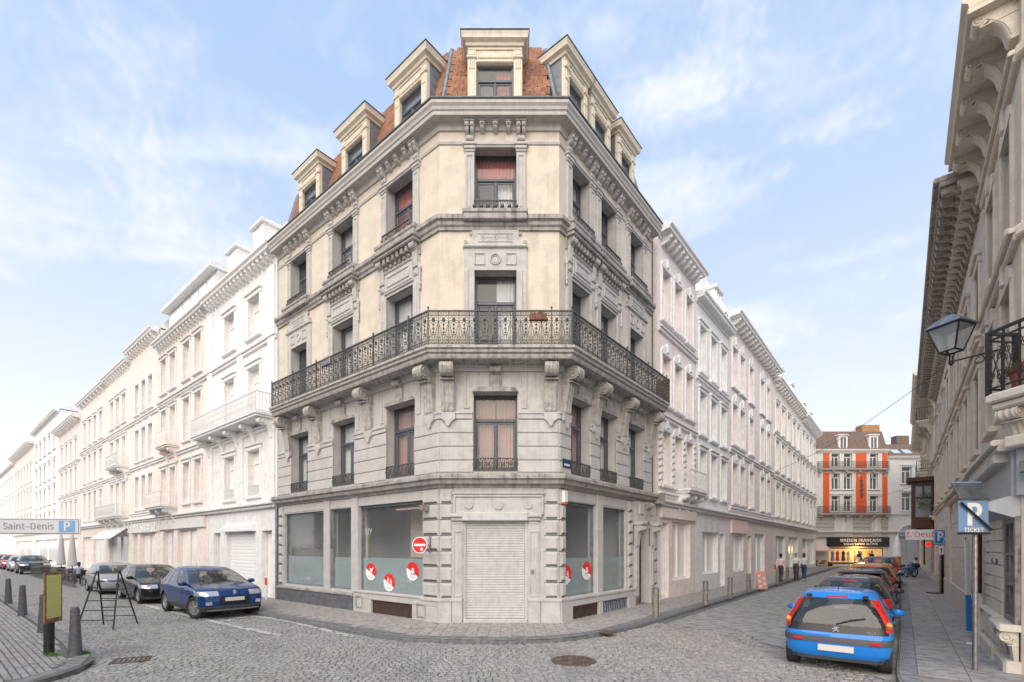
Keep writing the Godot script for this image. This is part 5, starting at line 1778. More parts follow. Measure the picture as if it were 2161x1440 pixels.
	row_house("town_house", "pale cream house with swan neck pediments and grey shop front", FR, 30.04, 42.9, {"h": 15.4, "wall": "pale_beige", "trim": "pale_trim", "frame": "pale_frame_white", "pane": "pale_pane", "cols": [31.5, 33.8, 36.4, 39.0, 41.3], "ww": 1.2, "floors": [[4.8, 7.2], [8.4, 10.8], [11.6, 13.8]], "strings": [7.7, 11.1], "shop": [[31.0, 35.0, 0.3, 3.2, "pale_grey", "pale_iron"], [36.5, 41.5, 0.5, 3.2, "pale_frame_white", "pale_pane"]], "brackets": 14, "over": 0.6, "roofmat": "pale_slate", "rise": 2.6, "dormers": [34.0, 39.0]})
	row_house("town_house", "pale ornate end house with yellow brick gable, last before the orange house", FR, 42.94, 53.6, {"h": 15.3, "wall": "pale_white", "trim": "pale_trim", "frame": "pale_frame", "pane": "pale_pane", "cols": [44.4, 46.8, 49.4, 52.0], "ww": 1.2, "floors": [[4.8, 7.2], [8.4, 10.8], [11.6, 13.8]], "strings": [7.7, 11.1], "shop": [[44.0, 52.5, 0.4, 3.2, "pale_frame_white", "pale_pane"]], "brackets": 12, "over": 0.7, "roofmat": "pale_beige", "rise": 3.2, "dormers": [46.0, 50.5], "chimney": 52.0})
	# low houses across the street behind the viewpoint: they show in the glass
	M("op_brick", Color(0.36, 0.20, 0.15), 0.85, "rough", 0.5)
	M("op_cream", Color(0.62, 0.55, 0.45), 0.85, "plaster", 0.3)
	M("op_grey", Color(0.48, 0.47, 0.46), 0.85, "stone", 0.3)
	M("op_pane", Color(0.06, 0.07, 0.08), 0.08)
	var op := ["op_cream", "op_brick", "op_grey"]
	var lab := ["low cream house across the left street, at the open end of its row", "red brick house across the left street, second from the open end", "grey stone house across the left street, third from the open end", "cream house across the left street, fourth from the open end", "red brick house across the left street, fifth from the open end", "grey stone house across the left street, sixth from the open end"]
	var x := -7.5
	var i := 0
	while x < 46.0:
		var cols := []
		for k in 4:
			cols.append(x + 1.3 + k * 2.1)
		row_house("opposite_house", lab[i], FOP, x, x + 8.96, {"h": 7.6, "wall": op[i % 3], "trim": "op_cream", "frame": "pale_frame_white", "pane": "op_pane", "cols": cols, "ww": 1.1, "floors": [[4.6, 6.5]], "strings": [], "shop": [[x + 0.8, x + 8.0, 0.5, 3.2, "lead", "op_pane"]], "brackets": 8, "roofmat": "lead", "rise": 1.6}, 9.0, "houses across the street behind the viewpoint")
		x += 9.0
		i += 1

# ---------------------------------------------------------------- right side of the right street, and its far end
func eave_ribs(root: Node, F: Transform3D, x0: float, x1: float, h: float, reach: float, n: int, m: String) -> void:
	var pr := PackedVector2Array([Vector2(0, -0.62), Vector2(0.1, -0.62), Vector2(0.16, -0.42), Vector2(0.34, -0.26), Vector2(reach - 0.08, -0.16), Vector2(reach - 0.04, 0), Vector2(0, 0)])
	var mb := MB.new().at(Transform3D(Basis(Vector3(0, 0, 1), Vector3(0, 1, 0), Vector3(-1, 0, 0)), Vector3.ZERO)).prism(pr, -0.1, 0.1).mesh()
	for i in n:
		part(root, "eave_bracket", mb, mats[m], moved(F, lerpf(x0 + 0.2, x1 - 0.2, float(i) / (n - 1)), h - 0.05, 0))
	part(root, "eave", MB.new().fb(x0, x1, h - 0.05, h + 0.08, -0.2, reach, 0.02).fb(x0 - 0.02, x1 + 0.02, h + 0.08, h + 0.2, -0.2, reach + 0.12, 0.03), mats[m], F)

func build_right_row() -> void:
	M("rr_stone", Color(0.77, 0.67, 0.55), 0.85, "stone", 0.35)
	M("rr_grey", Color(0.73, 0.67, 0.59), 0.85, "stone", 0.35)
	M("rr_pale", Color(0.79, 0.70, 0.585), 0.85, "stone", 0.35)
	M("rr_brick", Color(0.72, 0.65, 0.56), 0.85, "plaster", 0.6)
	M("rr_wood", Color(0.50, 0.44, 0.37), 0.7, "wood", 0.8)
	M("rr_frame", Color(0.27, 0.25, 0.225), 0.6, "wood", 0.8)
	M("rr_brown", Color(0.10, 0.045, 0.025), 0.6, "wood", 0.8)
	M("rr_pane", Color(0.05, 0.055, 0.06), 0.06)
	M("iron_black", Color(0.02, 0.02, 0.022), 0.5)
	M("rr_panel", Color(0.40, 0.42, 0.45), 0.5, "plaster", 0.6)
	# near house, number 19: its corner is cut off, and the cut face runs on past the viewpoint
	var F := FRR
	var N := row_house("town_house", "tall beige stone house with number 19 plate and black iron balcony beside the parking sign", F, -4.95, -0.2, {"h": 12.2, "wall": "rr_stone", "trim": "rr_pale", "frame": "rr_frame", "pane": "rr_pane", "cols": [-3.6, -1.5], "ww": 1.05, "floors": [[4.9, 7.2], [8.1, 10.2]], "strings": [7.6, 10.7], "arch": 0.3, "over": 0.75, "roofmat": "lead", "rise": 0.3})
	var K := F * Vector3(-0.2, 0, 0)
	var H := Transform3D(Basis(Vector3(0.07, 0, 0.9975), Vector3.UP, Vector3(-0.9975, 0, 0.07)), K)
	part(N, "wall", wall_sheet(0, 4.0, 0, 12.2, [[0.7, 1.8, 4.9, 7.1], [0.7, 1.8, 8.1, 10.3]], 0.3), mats["rr_stone"], H)
	for y in [7.6, 10.7]:
		part(N, "string_course", MB.new().fb(0, 4, y, y + 0.2, -0.02, 0.14, 0.03), mats["rr_pale"], H)
	for y in [4.9, 8.1]:
		row_window(N, H, 1.25, y, y + 2.2, 1.05, {"frame": "rr_frame", "trim": "rr_pale", "pane": "rr_pane", "arch": 0.3})
	var sc := console_mb(0.3, 0.7, 0.62).mesh()
	for i in 5:
		part(N, "eave_console", sc, mats["rr_pale"], moved(F, -4.6 + i * 1.02, 11.25, 0))
	part(N, "eave_soffit", MB.new().fb(-4.95, -0.2, 11.93, 12.03, -0.1, 0.68, 0.02), mats["rr_pale"], F)
	# ground floor: banded pier, big window, fascia box
	for i in 9:
		part(N, "pier_block", MB.new().fb(-3.55, -1.35, 0.95 + i * 0.24, 0.95 + (i + 1) * 0.24 - 0.012, -0.02, 0.12, 0.012), mats["rr_pale"], F)
	for i in 8:
		part(N, "metal_strip", MB.new().b(-3.62, -3.0, 1.18 + i * 0.24, 1.2 + i * 0.24, 0.11, 0.15), mats["steel"], F)
	part(N, "pier_base", MB.new().fb(-3.65, -1.3, 0.0, 0.35, -0.02, 0.26, 0.04).fb(-3.6, -1.33, 0.35, 0.86, -0.02, 0.2, 0.06).fb(-3.64, -1.31, 0.86, 0.95, -0.02, 0.24, 0.03), mats["rr_pale"], F)
	part(N, "fascia", MB.new().b(0.02, 3.5, 3.15, 3.95, 0.0, 0.12), mats["rr_panel"], H)
	part(N, "fascia", MB.new().b(-3.4, -0.22, 3.15, 3.95, 0.0, 0.12), mats["rr_panel"], F)
	var bp := PackedVector2Array([Vector2(0.1, 2.78), Vector2(0.42, 2.92), Vector2(0.42, 3.06), Vector2(0.12, 3.16), Vector2(0.0, 3.16), Vector2(0.0, 2.78)])
	part(N, "shutter_box", MB.new().at(Transform3D(Basis(Vector3(0, 0, 1), Vector3(0, 1, 0), Vector3(-1, 0, 0)), Vector3.ZERO)).prism(bp, 0.22, 2.7), mats["rr_panel"], F)
	var wf := MB.new()
	for e in [[-1.3, -1.16, 0.9, 2.8], [-0.36, -0.22, 0.9, 2.8], [-1.16, -0.36, 2.68, 2.8], [-1.16, -0.36, 0.9, 1.0], [-0.79, -0.73, 1.0, 2.68], [-1.16, -0.79, 1.55, 1.6], [-1.16, -0.79, 2.1, 2.15], [-0.73, -0.36, 1.55, 1.6], [-0.73, -0.36, 2.1, 2.15]]:
		wf.fb(e[0], e[1], e[2], e[3], -0.02, 0.08, 0.01)
	var wo := part(N, "shop_window", wf, mats["rr_frame"], F)
	part(wo, "pane", MB.new().b(-1.16, -0.36, 1.0, 2.68, 0.005, 0.03), mats["rr_pane"], F)
	part(N, "window_sill", MB.new().fb(-1.36, -0.2, 0.78, 0.9, 0, 0.3, 0.04), mats["rr_grey"], F)
	for e in [-1.2, -0.4]:
		part(N, "sill_console", console_mb(0.26, 0.7, 0.26), mats["rr_grey"], moved(F, e, 0.08, 0.02))
	part(N, "plinth_step", MB.new().fb(-1.3, -0.2, 0.0, 0.26, 0.0, 0.22, 0.04), mats["rr_grey"], F)
	part(N, "number_plate", MB.new().b(-2.55, -1.75, 1.92, 2.02, 0.12, 0.132), mats["black_print"], F)
	text_part(N, "number", "19", 0.13, mats["white_print"], moved(F, -2.1, 1.967, 0.136) * Transform3D(Basis.from_scale(Vector3(2.4, 1, 1)), Vector3.ZERO), 0.004, 1, "Droid Sans", true)
	# dentil hood
	part(N, "hood", MB.new().fb(-4.9, -0.2, 3.95, 4.05, 0, 0.3, 0.03).fb(-4.9, -0.2, 4.05, 4.15, 0, 0.38, 0.02), mats["rr_grey"], F)
	for i in 17:
		part(N, "dentil", MB.new().fb(-4.6 + i * 0.25, -4.48 + i * 0.25, 3.78, 3.95, 0.1, 0.32, 0.02), mats["rr_grey"], F)
	part(N, "hood", MB.new().fb(0, 3.5, 3.95, 4.15, 0, 0.34, 0.03), mats["rr_grey"], H)
	# corner balcony on the cut face
	var bs := part(N, "balcony", MB.new().fb(-0.1, 3.0, 4.62, 4.74, -0.1, 0.46, 0.03).fb(-0.14, 3.05, 4.74, 4.9, -0.1, 0.54, 0.03), mats["rr_grey"], H)
	for e in [0.1, 1.6]:
		part(bs, "bracket", console_mb(0.3, 0.7, 0.44), mats["rr_grey"], moved(H, e, 3.95, 0))
	part(bs, "railing", near_rail(2.9), mats["iron_black"], moved(H, -0.1, 4.92, 0.5))
	part(bs, "railing", near_rail(0.48), mats["iron_black"], H * Transform3D(Basis(Vector3.UP, -PI / 2), Vector3(-0.1, 4.92, 0.0)))
	var pot := thing("flower_pot", "terracotta flower pot with dry plants behind the black balcony railing", "flower pot", H * Vector3(0.25, 4.9, 0.24))
	part(pot, "pot", MB.new().lathe([Vector2(0.0, 0), Vector2(0.13, 0), Vector2(0.2, 0.28), Vector2(0.225, 0.28), Vector2(0.235, 0.36), Vector2(0.2, 0.36), Vector2(0.19, 0.3), Vector2(0, 0.3)], 20), mats["earthenware"], moved(H, 0.25, 4.905, 0.24))
	var pv := MB.new()
	for i in 90:
		var a := rng.randf() * TAU
		var rr := rng.randf() * 0.18
		var p := Vector3(cos(a) * rr, 0.32, sin(a) * rr)
		var d := Vector3(cos(a) * 0.1, rng.randf_range(0.06, 0.2), sin(a) * 0.1)
		var s := d.cross(Vector3(0.2, 0.3, 1)).normalized() * 0.01
		pv.t3(p - s, p + s, p + d)
	part(pot, "plant", pv, M("straw", Color(0.22, 0.2, 0.07), 0.9), moved(H, 0.25, 4.905, 0.24))
	part(N, "lamp_box", MB.new().bb(0.2, 0.4, 3.5, 3.7, 0.12, 0.3, 0.02), mats["steel"], H)
	# second and third house: coursed stone, ribbed eaves
	for hh in [[-15.6, -5.0, 11.6, 22, "grey stone house with ribbed eaves above the parking ticket sign"], [-27.4, -15.65, 11.6, 26, "long grey stone house with ribbed eaves behind the blue disabled parking sign"]]:
		var cols := []
		var n := 4
		for i in n:
			cols.append(lerpf(hh[0] + 1.2, hh[1] - 1.2, i / (n - 1.0)))
		var shop := [[-6.75, -5.35, 0.9, 2.9, "rr_brown", "rr_pane"]] if hh[1] > -6 else []
		var S := row_house("town_house", hh[4], F, hh[0], hh[1], {"h": hh[2], "wall": "rr_grey", "trim": "rr_pale", "frame": "rr_frame", "pane": "rr_pane", "cols": cols, "ww": 0.9, "floors": [[4.8, 6.9], [7.9, 9.7]], "strings": [4.25, 7.3], "shop": shop, "over": 0.5, "roofmat": "lead", "rise": 1.5})
		eave_ribs(S, F, hh[0], hh[1], hh[2] + 0.12, 0.85, hh[3], "rr_wood")
		part(S, "brick_strip", MB.new().fb(hh[0] + 0.05, hh[0] + 0.7, 0.4, hh[2] - 0.5, -0.01, 0.09, 0.01), mats["rr_brick"], F)
		part(S, "plinth", MB.new().fb(hh[0] + 0.7, hh[1] - (1.8 if hh[1] > -6 else 0.0), 0.0, 0.85, -0.01, 0.08, 0.02), mats["rr_grey"], F)
		# ground-floor ashlar
		for j in 7:
			var x: float = hh[0] + 0.72 + (0.45 if j % 2 == 0 else 0.0)
			while x < hh[1] - 1.0:
				var e := minf(x + 0.9, hh[1] - 0.02)
				if not (hh[1] > -6 and e > -6.9):
					part(S, "stone_block", MB.new().fb(x + 0.006, e - 0.006, 0.87 + j * 0.46, 0.87 + j * 0.46 + 0.45, -0.01, 0.04, 0.01), mats["rr_pale" if (j + int(x * 7)) % 3 == 0 else "rr_grey"], F)
				x += 0.9
	# ornate houses further down
	var O := row_house("town_house", "ornate cream house with brown timber bay window above the bicycles", F, -43.0, -27.45, {"h": 13.2, "wall": "rr_pale", "trim": "rr_pale", "frame": "rr_frame", "pane": "rr_pane", "cols": [-41.0, -38.0, -35.0, -32.3], "ww": 1.1, "floors": [[4.8, 7.0], [8.2, 10.2], [11.0, 12.4]], "strings": [4.2, 7.5, 10.6], "shop": [[-42.0, -37.0, 0.4, 3.2, "rr_brown", "rr_pane"], [-35.0, -30.0, 0.4, 3.2, "rr_brown", "rr_pane"]], "brackets": 16, "over": 1.1, "roofmat": "lead", "rise": 1.5})
	balcony(O, F, -41.5, -37.0, 8.1, 0.8, "rr_pale", "iron", 3)
	balcony(O, F, -36.0, -31.5, 11.0, 0.9, "rr_pale", "iron", 3)
	var ob := part(O, "bay_window", MB.new().b(-30.4, -28.6, 3.5, 4.2, 0, 1.15).b(-30.4, -28.6, 6.2, 6.5, 0, 1.15).fb(-30.6, -28.4, 6.5, 6.75, 0, 1.4, 0.05).b(-30.4, -30.25, 4.2, 6.2, 0, 1.15).b(-28.75, -28.6, 4.2, 6.2, 0.95, 1.15).b(-29.58, -29.43, 4.2, 6.2, 1.0, 1.15).b(-28.75, -28.6, 4.2, 6.2, 0.0, 0.2).b(-28.72, -28.6, 5.4, 5.5, 0.2, 0.95).b(-28.74, -28.6, 5.5, 6.2, 0.54, 0.62), mats["rr_brown"], F)
	part(ob, "pane", MB.new().b(-30.3, -28.66, 4.2, 6.2, 0.1, 1.08), M("bay_pane", Color(0.25, 0.28, 0.32), 0.08), F)
	for e in [-30.2, -28.8]:
		part(ob, "bracket", console_mb(0.2, 0.8, 0.9), mats["rr_brown"], moved(F, e, 2.75, 0))
	var lv := MB.new()
	for i in 160:
		var p := Vector3(-28.2, 5.2, 0.5) + Vector3(rng.randf_range(-0.3, 0.3), rng.randf_range(-0.5, 0.5), rng.randf_range(-0.35, 0.35))
		var d := Vector3(rng.randf_range(-0.1, 0.1), rng.randf_range(-0.1, 0.1), rng.randf_range(-0.1, 0.1))
		lv.t3(p, p + d, p + Vector3(d.z, d.x, d.y))
	var bush := thing("hanging_plant", "green leafy plant on the wall beside the brown bay window", "plant", F * Vector3(-28.2, 4.7, 0.5))
	part(bush, "foliage", lv, mats["leaf"], F)
	row_house("town_house", "last cream house on the bicycle side of the right street", F, -60.0, -43.05, {"h": 13.6, "wall": "rr_pale", "trim": "rr_pale", "frame": "rr_frame", "pane": "rr_pane", "cols": [-58.0, -54.0, -50.0, -46.0], "ww": 1.3, "floors": [[4.8, 7.0], [8.2, 10.2], [11.0, 12.6]], "strings": [4.2, 7.5], "shop": [[-58.0, -45.0, 0.4, 3.2, "rr_brown", "rr_pane"]], "brackets": 16, "over": 0.9, "roofmat": "lead", "rise": 1.5})
	# projecting shop sign with red script
	var sg := thing("shop_sign", "white hanging shop board with red script under the brown bay window", "sign", F * Vector3(-27.0, 3.0, 0.7))
	part(sg, "board", MB.new().bb(-27.05, -26.95, 2.72, 3.35, 0.05, 1.45, 0.02), mats["white_print"], F)
	text_part(sg, "lettering", "L'Oeuf", 0.42, mats["red_print"], F * Transform3D(Basis(Vector3.UP, PI / 2), Vector3(-26.94, 3.05, 0.75)), 0.01, 1, "Droid Serif")
	for z in [0.2, 1.3]:
		part(sg, "hanger", MB.new().b(-27.02, -26.98, 3.35, 3.6, z - 0.02, z + 0.02), mats["iron"], F)

func near_rail(len: float) -> MB:
	var m := MB.new()
	m.b(0, len, 1.02, 1.07, -0.02, 0.02)
	m.b(0, len, 0.9, 0.93, -0.012, 0.012)
	m.b(0, len, 0.06, 0.09, -0.015, 0.015)
	m.b(-0.03, 0.03, -0.05, 1.07, -0.03, 0.03)
	var k := maxi(2, roundi(len / 0.24))
	for i in k + 1:
		var x := len * i / k
		m.b(x - 0.012, x + 0.012, 0.0, 1.02, -0.012, 0.012)
		if i == k:
			break
		for e in [[0.3, 1.0], [0.68, -1.0]]:
			for s in [-1.0, 1.0]:
				var pts := []
				for j in 15:
					var a := -PI / 2 + j * 0.5
					var rr := 0.085 - j * 0.0045
					pts.append(Vector3(x + len / k * 0.5 + s * (0.05 + rr * cos(a) * 0.6), e[0] + e[1] * rr * sin(a), 0))
				m.tube(pts, 0.009, 4)
		m.tube([Vector3(x, 0.1, 0), Vector3(x + len / k * 0.5, 0.48, 0), Vector3(x, 0.88, 0)], 0.008, 4)
		m.tube([Vector3(x + len / k, 0.1, 0), Vector3(x + len / k * 0.5, 0.48, 0), Vector3(x + len / k, 0.88, 0)], 0.008, 4)
	return m

func build_far_end() -> void:
	M("orange_wall", Color(0.72, 0.12, 0.035), 0.8, "plaster", 0.5)
	M("far_white", Color(0.74, 0.73, 0.71), 0.8, "plaster", 0.5)
	M("far_stone", Color(0.52, 0.50, 0.48), 0.8, "stone", 0.5)
	M("far_roof", Color(0.22, 0.15, 0.12), 0.7, "rough", 0.6)
	M("far_frame", Color(0.78, 0.78, 0.78), 0.5)
	M("far_pane", Color(0.10, 0.11, 0.12), 0.08)
	var F := Transform3D(Basis.IDENTITY, Vector3(0, 0, -58.0))
	var cols := [39.1, 40.6, 43.75]
	var S := row_house("orange_house", "orange and white house with brown mansard above a lit black shop front", F, 34.5, 45.4, {"h": 14.0, "wall": "far_white", "trim": "far_white", "frame": "far_frame", "pane": "far_pane", "cols": cols, "ww": 0.98, "floors": [[6.6, 8.5], [9.3, 11.2], [12.0, 13.6]], "strings": [11.4], "shop": [[38.2, 45.0, 0.25, 2.2, "black_print", "far_pane"]], "over": 0.35, "roofmat": "far_roof", "rise": 2.4, "back": 0.9, "dormers": [40.1, 43.8]})
	for e in [[37.6, 38.35], [41.55, 42.85], [44.75, 45.35]]:
		for y in [[6.4, 11.3], [11.7, 13.9]]:
			part(S, "orange_panel", MB.new().fb(e[0], e[1], y[0], y[1], 0, 0.05, 0.02), mats["orange_wall"], F)
	part(S, "iron_ornament", MB.new().tube([Vector3(42.2, 8.2, 0.12), Vector3(42.2, 10.8, 0.12)], 0.06, 5).tube([Vector3(42.05, 8.6, 0.12), Vector3(42.35, 9.2, 0.12), Vector3(42.05, 9.8, 0.12), Vector3(42.35, 10.4, 0.12)], 0.05, 5).tube([Vector3(42.35, 8.6, 0.12), Vector3(42.05, 9.2, 0.12), Vector3(42.35, 9.8, 0.12), Vector3(42.05, 10.4, 0.12)], 0.05, 5), mats["iron"], F)
	for y in [3.75, 4.2, 4.65, 5.1, 5.55]:
		for e in [[34.5, 38.9], [41.2, 43.4], [44.6, 45.4]]:
			part(S, "stone_block", MB.new().fb(e[0], e[1], y + 0.01, y + 0.43, -0.02, 0.1, 0.03), mats["far_stone"], F)
	for e in [[38.95, 41.15], [43.45, 44.55]]:
		var wo := part(S, "window", MB.new().b(e[0], e[1], 3.8, 3.9, 0, 0.1).b(e[0], e[1], 5.7, 5.8, 0, 0.1).b((e[0] + e[1]) / 2 - 0.06, (e[0] + e[1]) / 2 + 0.06, 3.9, 5.7, 0, 0.1), mats["far_frame"], F)
		part(wo, "pane", MB.new().b(e[0], e[1], 3.9, 5.7, 0.01, 0.03), M("far_blind", Color(0.62, 0.62, 0.6), 0.6), F)
	for b in [[6.35, 0.7], [11.75, 0.5]]:
		balcony(S, F, 36.9, 45.3, b[0], b[1], "far_stone", "iron", 6)
	part(S, "string_course", MB.new().fb(34.5, 45.4, 3.5, 3.72, 0, 0.3, 0.03), mats["far_stone"], F)
	part(S, "chimney", MB.new().bb(43.2, 45.4, 16.0, 17.4, -2.4, -1.2, 0.05), M("chimney_brick", Color(0.5, 0.28, 0.12), 0.8, "rough", 0.5), F)
	part(S, "chimney", MB.new().bb(36.2, 37.8, 16.0, 17.2, -2.4, -1.4, 0.05), mats["chimney_brick"], F)
	var sg := part(S, "fascia", MB.new().bb(38.0, 45.5, 2.35, 3.45, 0.05, 0.2, 0.02), mats["black_print"], F)
	text_part(sg, "lettering", "MAISON FRANÇAISE", 0.52, mats["white_print"], moved(F, 42.0, 3.12, 0.21), 0.02, 1, "Droid Sans", true)
	text_part(sg, "lettering", "Velours SAPONT de LYON", 0.34, mats["white_print"], moved(F, 42.0, 2.68, 0.21), 0.02, 1, "Droid Sans", true)
	# lit shop window with clothes on stands
	var glow := MB.new()
	glow.q(Vector3(38.4, 0.45, -0.22), Vector3(44.9, 0.45, -0.22), Vector3(44.9, 2.15, -0.22), Vector3(38.4, 2.15, -0.22))
	part(S, "lit_window_back", glow, M("shop_glow", Color(0.5, 0.42, 0.28), 0.8, "", 1, 0, {"emit": Color(1.0, 0.78, 0.45), "power": 0.35}), F)
	var lamp := OmniLight3D.new()
	lamp.name = "shop_light"
	lamp.light_color = Color(1.0, 0.8, 0.5)
	lamp.light_energy = 3.0
	lamp.light_size = 0.4
	lamp.shadow_enabled = true
	lamp.omni_range = 30.0
	lamp.omni_attenuation = 2.0
	S.add_child(lamp)
	lamp.global_position = F * Vector3(41.6, 2.0, 0.5)
	var dress := ["blue dress on a stand in the lit shop window", "red dress on a stand in the lit shop window", "black dress on a stand in the lit shop window", "sand coloured coat on a stand in the lit shop window", "dark jacket on a stand in the lit shop window", "orange dress on a stand in the lit shop window"]
	var dc := [Color(0.1, 0.2, 0.4), Color(0.5, 0.03, 0.04), Color(0.03, 0.03, 0.035), Color(0.5, 0.36, 0.25), Color(0.04, 0.05, 0.07), Color(0.6, 0.25, 0.04)]
	var dx := [38.75, 39.35, 40.05, 40.7, 42.1, 43.1]
	for i in 6:
		var mq := thing("dress_stand", dress[i], "mannequin", F * Vector3(dx[i], 0.3, 0.0), 0.0, "clothes in the lit shop window")
		local_part(mq, "dress", MB.new().lathe([Vector2(0.0, 0.35), Vector2(0.24, 0.35), Vector2(0.16, 0.85), Vector2(0.13, 1.0), Vector2(0.19, 1.3), Vector2(0.17, 1.42), Vector2(0.06, 1.5), Vector2(0.05, 1.58), Vector2(0, 1.6)], 12), M("dress%d" % i, dc[i], 0.8), Transform3D(Basis.from_scale(Vector3(1, 1, 0.7)), Vector3.ZERO))
		local_part(mq, "stand", MB.new().lathe([Vector2(0.0, -0.05), Vector2(0.16, -0.05), Vector2(0.16, -0.02), Vector2(0.02, 0.0), Vector2(0.02, 0.36)], 10), mats["steel"])
	# greengrocer's awning and crates on the left of it
	var aw := thing("shop_awning", "pink cloth awning over the fruit crates beside the black shop front", "awning", F * Vector3(36.6, 2.2, 0.6))
	part(aw, "cloth", MB.new().at(Transform3D(Basis(Vector3(0, 0, 1), Vector3(0, 1, 0), Vector3(-1, 0, 0)), Vector3.ZERO)).prism(PackedVector2Array([Vector2(0.02, 2.55), Vector2(1.1, 1.95), Vector2(1.1, 1.8), Vector2(1.06, 1.8), Vector2(1.06, 1.93), Vector2(0.02, 2.5)]), -37.9, -35.0), M("awning_pink", Color(0.72, 0.52, 0.48), 0.8, "plaster", 1.0), F)
	var cc := [Color(0.55, 0.12, 0.03), Color(0.55, 0.3, 0.03), Color(0.3, 0.36, 0.05), Color(0.5, 0.06, 0.03)]
	for i in 4:
		var cr := thing("fruit_crate", ["crate of red fruit on the stall under the pink awning", "crate of orange fruit on the stall under the pink awning", "crate of green fruit on the stall under the pink awning", "crate of dark red fruit on the stall under the pink awning"][i], "crate", F * Vector3(36.2 + i * 0.5, 0.55 - (i % 2) * 0.22, 0.8 + (i % 2) * 0.4), 0.0, "fruit crates")
		local_part(cr, "box", MB.new().b(-0.22, 0.22, 0.0, 0.16, -0.16, 0.16), mats["brown_wood"])
		var fb_ := MB.new()
		for k in 14:
			fb_.lathe([Vector2(0, -0.05), Vector2(0.045, -0.02), Vector2(0.045, 0.02), Vector2(0, 0.05)], 6, Vector3(rng.randf_range(-0.18, 0.18), 0.18, rng.randf_range(-0.12, 0.12)))
		local_part(cr, "fruit", fb_, M("fruit%d" % i, cc[i], 0.5))
	var stl := thing("market_stall", "low wooden stall carrying fruit crates under the pink awning", "stall", F * Vector3(36.9, 0.06, 0.9))
	for i in 2:
		local_part(stl, "shelf", MB.new().b(-1.0, 1.0, 0.27 + (1 - i) * 0.22 - 0.04, 0.27 + (1 - i) * 0.22, -0.3 + i * 0.4, 0.1 + i * 0.4), mats["brown_wood"])
	for x in [-0.9, 0.9]:
		local_part(stl, "leg", MB.new().b(x - 0.04, x + 0.04, 0.0, 0.45, -0.28, 0.45), mats["brown_wood"])
	# white house on its right with an arched gateway
	var W := row_house("white_house", "white house with arched gateway and roof windows beside the orange house", F, 45.45, 60.0, {"h": 13.2, "wall": "far_white", "trim": "far_white", "frame": "far_frame", "pane": "far_pane", "cols": [47.7, 50.2, 52.6], "ww": 1.2, "floors": [[6.7, 8.9], [10.0, 12.0]], "strings": [6.1], "shop": [[46.6, 49.4, 0.1, 3.6, "far_stone", "rr_panel"]], "over": 0.3, "roofmat": "far_roof", "rise": 1.9, "back": 2.2})
	var ar := PackedVector2Array()
	for i in 17:
		var a := PI * i / 16.0
		ar.append(Vector2(48.0 + 1.4 * cos(a), 3.6 + 1.35 * sin(a)))
	part(W, "arched_window", MB.new().prism(ar, 0.0, 0.06), mats["rr_panel"], F)
	var art := []
	for i in 17:
		var a := PI * i / 16.0
		art.append(Vector3(48.0 + 1.45 * cos(a), 3.6 + 1.4 * sin(a), 0.05))
	part(W, "arch", MB.new().tube(art, 0.12, 6), mats["far_white"], F)
	for x in [47.0, 48.4]:
		part(W, "roof_window", MB.new().b(-0.45, 0.45, 0.0, 0.9, 0, 0.08), M("roof_glass", Color(0.45, 0.52, 0.6), 0.1), moved(F, x, 13.7, -0.55) * Transform3D(Basis(Vector3.RIGHT, -0.86), Vector3.ZERO))
	part(W, "chimney", MB.new().bb(48.6, 50.2, 14.6, 16.4, -3.6, -2.6, 0.05), mats["far_roof"], F)

# ---------------------------------------------------------------- cars
# The body is a stack of rounded plan outlines, one for each height. Keys: [y, x of the front, x of the rear, half width].
# x runs from the nose (-) to the tail (+), y up, z to the left; the wheels stand on y = 0.
class CarShape:
	var keys: Array
	var rc := 0.34
	var bow := 0.10
	const NF := 12
	const NC := 7
	const NS := 56

	func at_y(y: float) -> Array:
		for i in keys.size() - 1:
			if y <= keys[i + 1][0] + 1e-6:
				var t: float = clampf((y - keys[i][0]) / (keys[i + 1][0] - keys[i][0]), 0, 1)
				var r := [y]
				for k in range(1, 4):
					var a: float = keys[maxi(i - 1, 0)][k]
					var d: float = keys[mini(i + 2, keys.size() - 1)][k]
					r.append(cubic_interpolate(keys[i][k], keys[i + 1][k], a, d, t) if keys[i].size() < 5 else lerpf(keys[i][k], keys[i + 1][k], t))
				return r
		return keys[-1]

	# half outline (z >= 0) from the middle of the nose to the middle of the tail
	func outline(y: float, grow := 0.0) -> Array:
		var k := at_y(y)
		var xf: float = k[1] - grow
		var xr: float = k[2] + grow
		var w: float = k[3] + grow
		var r := minf(rc, w * 0.5)
		var pts := []
		for i in NF:
			var z: float = (w - r) * i / NF
			pts.append(Vector3(xf + bow * pow(z / w, 2), y, z))
		var fx: float = xf + bow * pow((w - r) / w, 2)
		for i in NC:
			var a := PI / 2 * i / NC
			pts.append(Vector3(fx + r - r * cos(a), y, w - r + r * sin(a)))
		var rx: float = xr - bow * 0.7 * pow((w - r) / w, 2)
		var s0 := fx + r
		var s1 := rx - r
		for i in NS:
			var t := float(i) / NS
			pts.append(Vector3(lerpf(s0, s1, t), y, w - 0.035 * pow(absf(t - 0.5) * 2.0, 2.0)))
		for i in NC:
			var a := PI / 2 * i / NC
			pts.append(Vector3(s1 + r * sin(a), y, w - 0.035 * (1.0 - float(i) / NC) - r + r * cos(a)))
		for i in NF + 1:
			var z: float = (w - r) * (1.0 - float(i) / NF)
			pts.append(Vector3(xr - bow * 0.7 * pow(z / w, 2), y, z))
		return pts

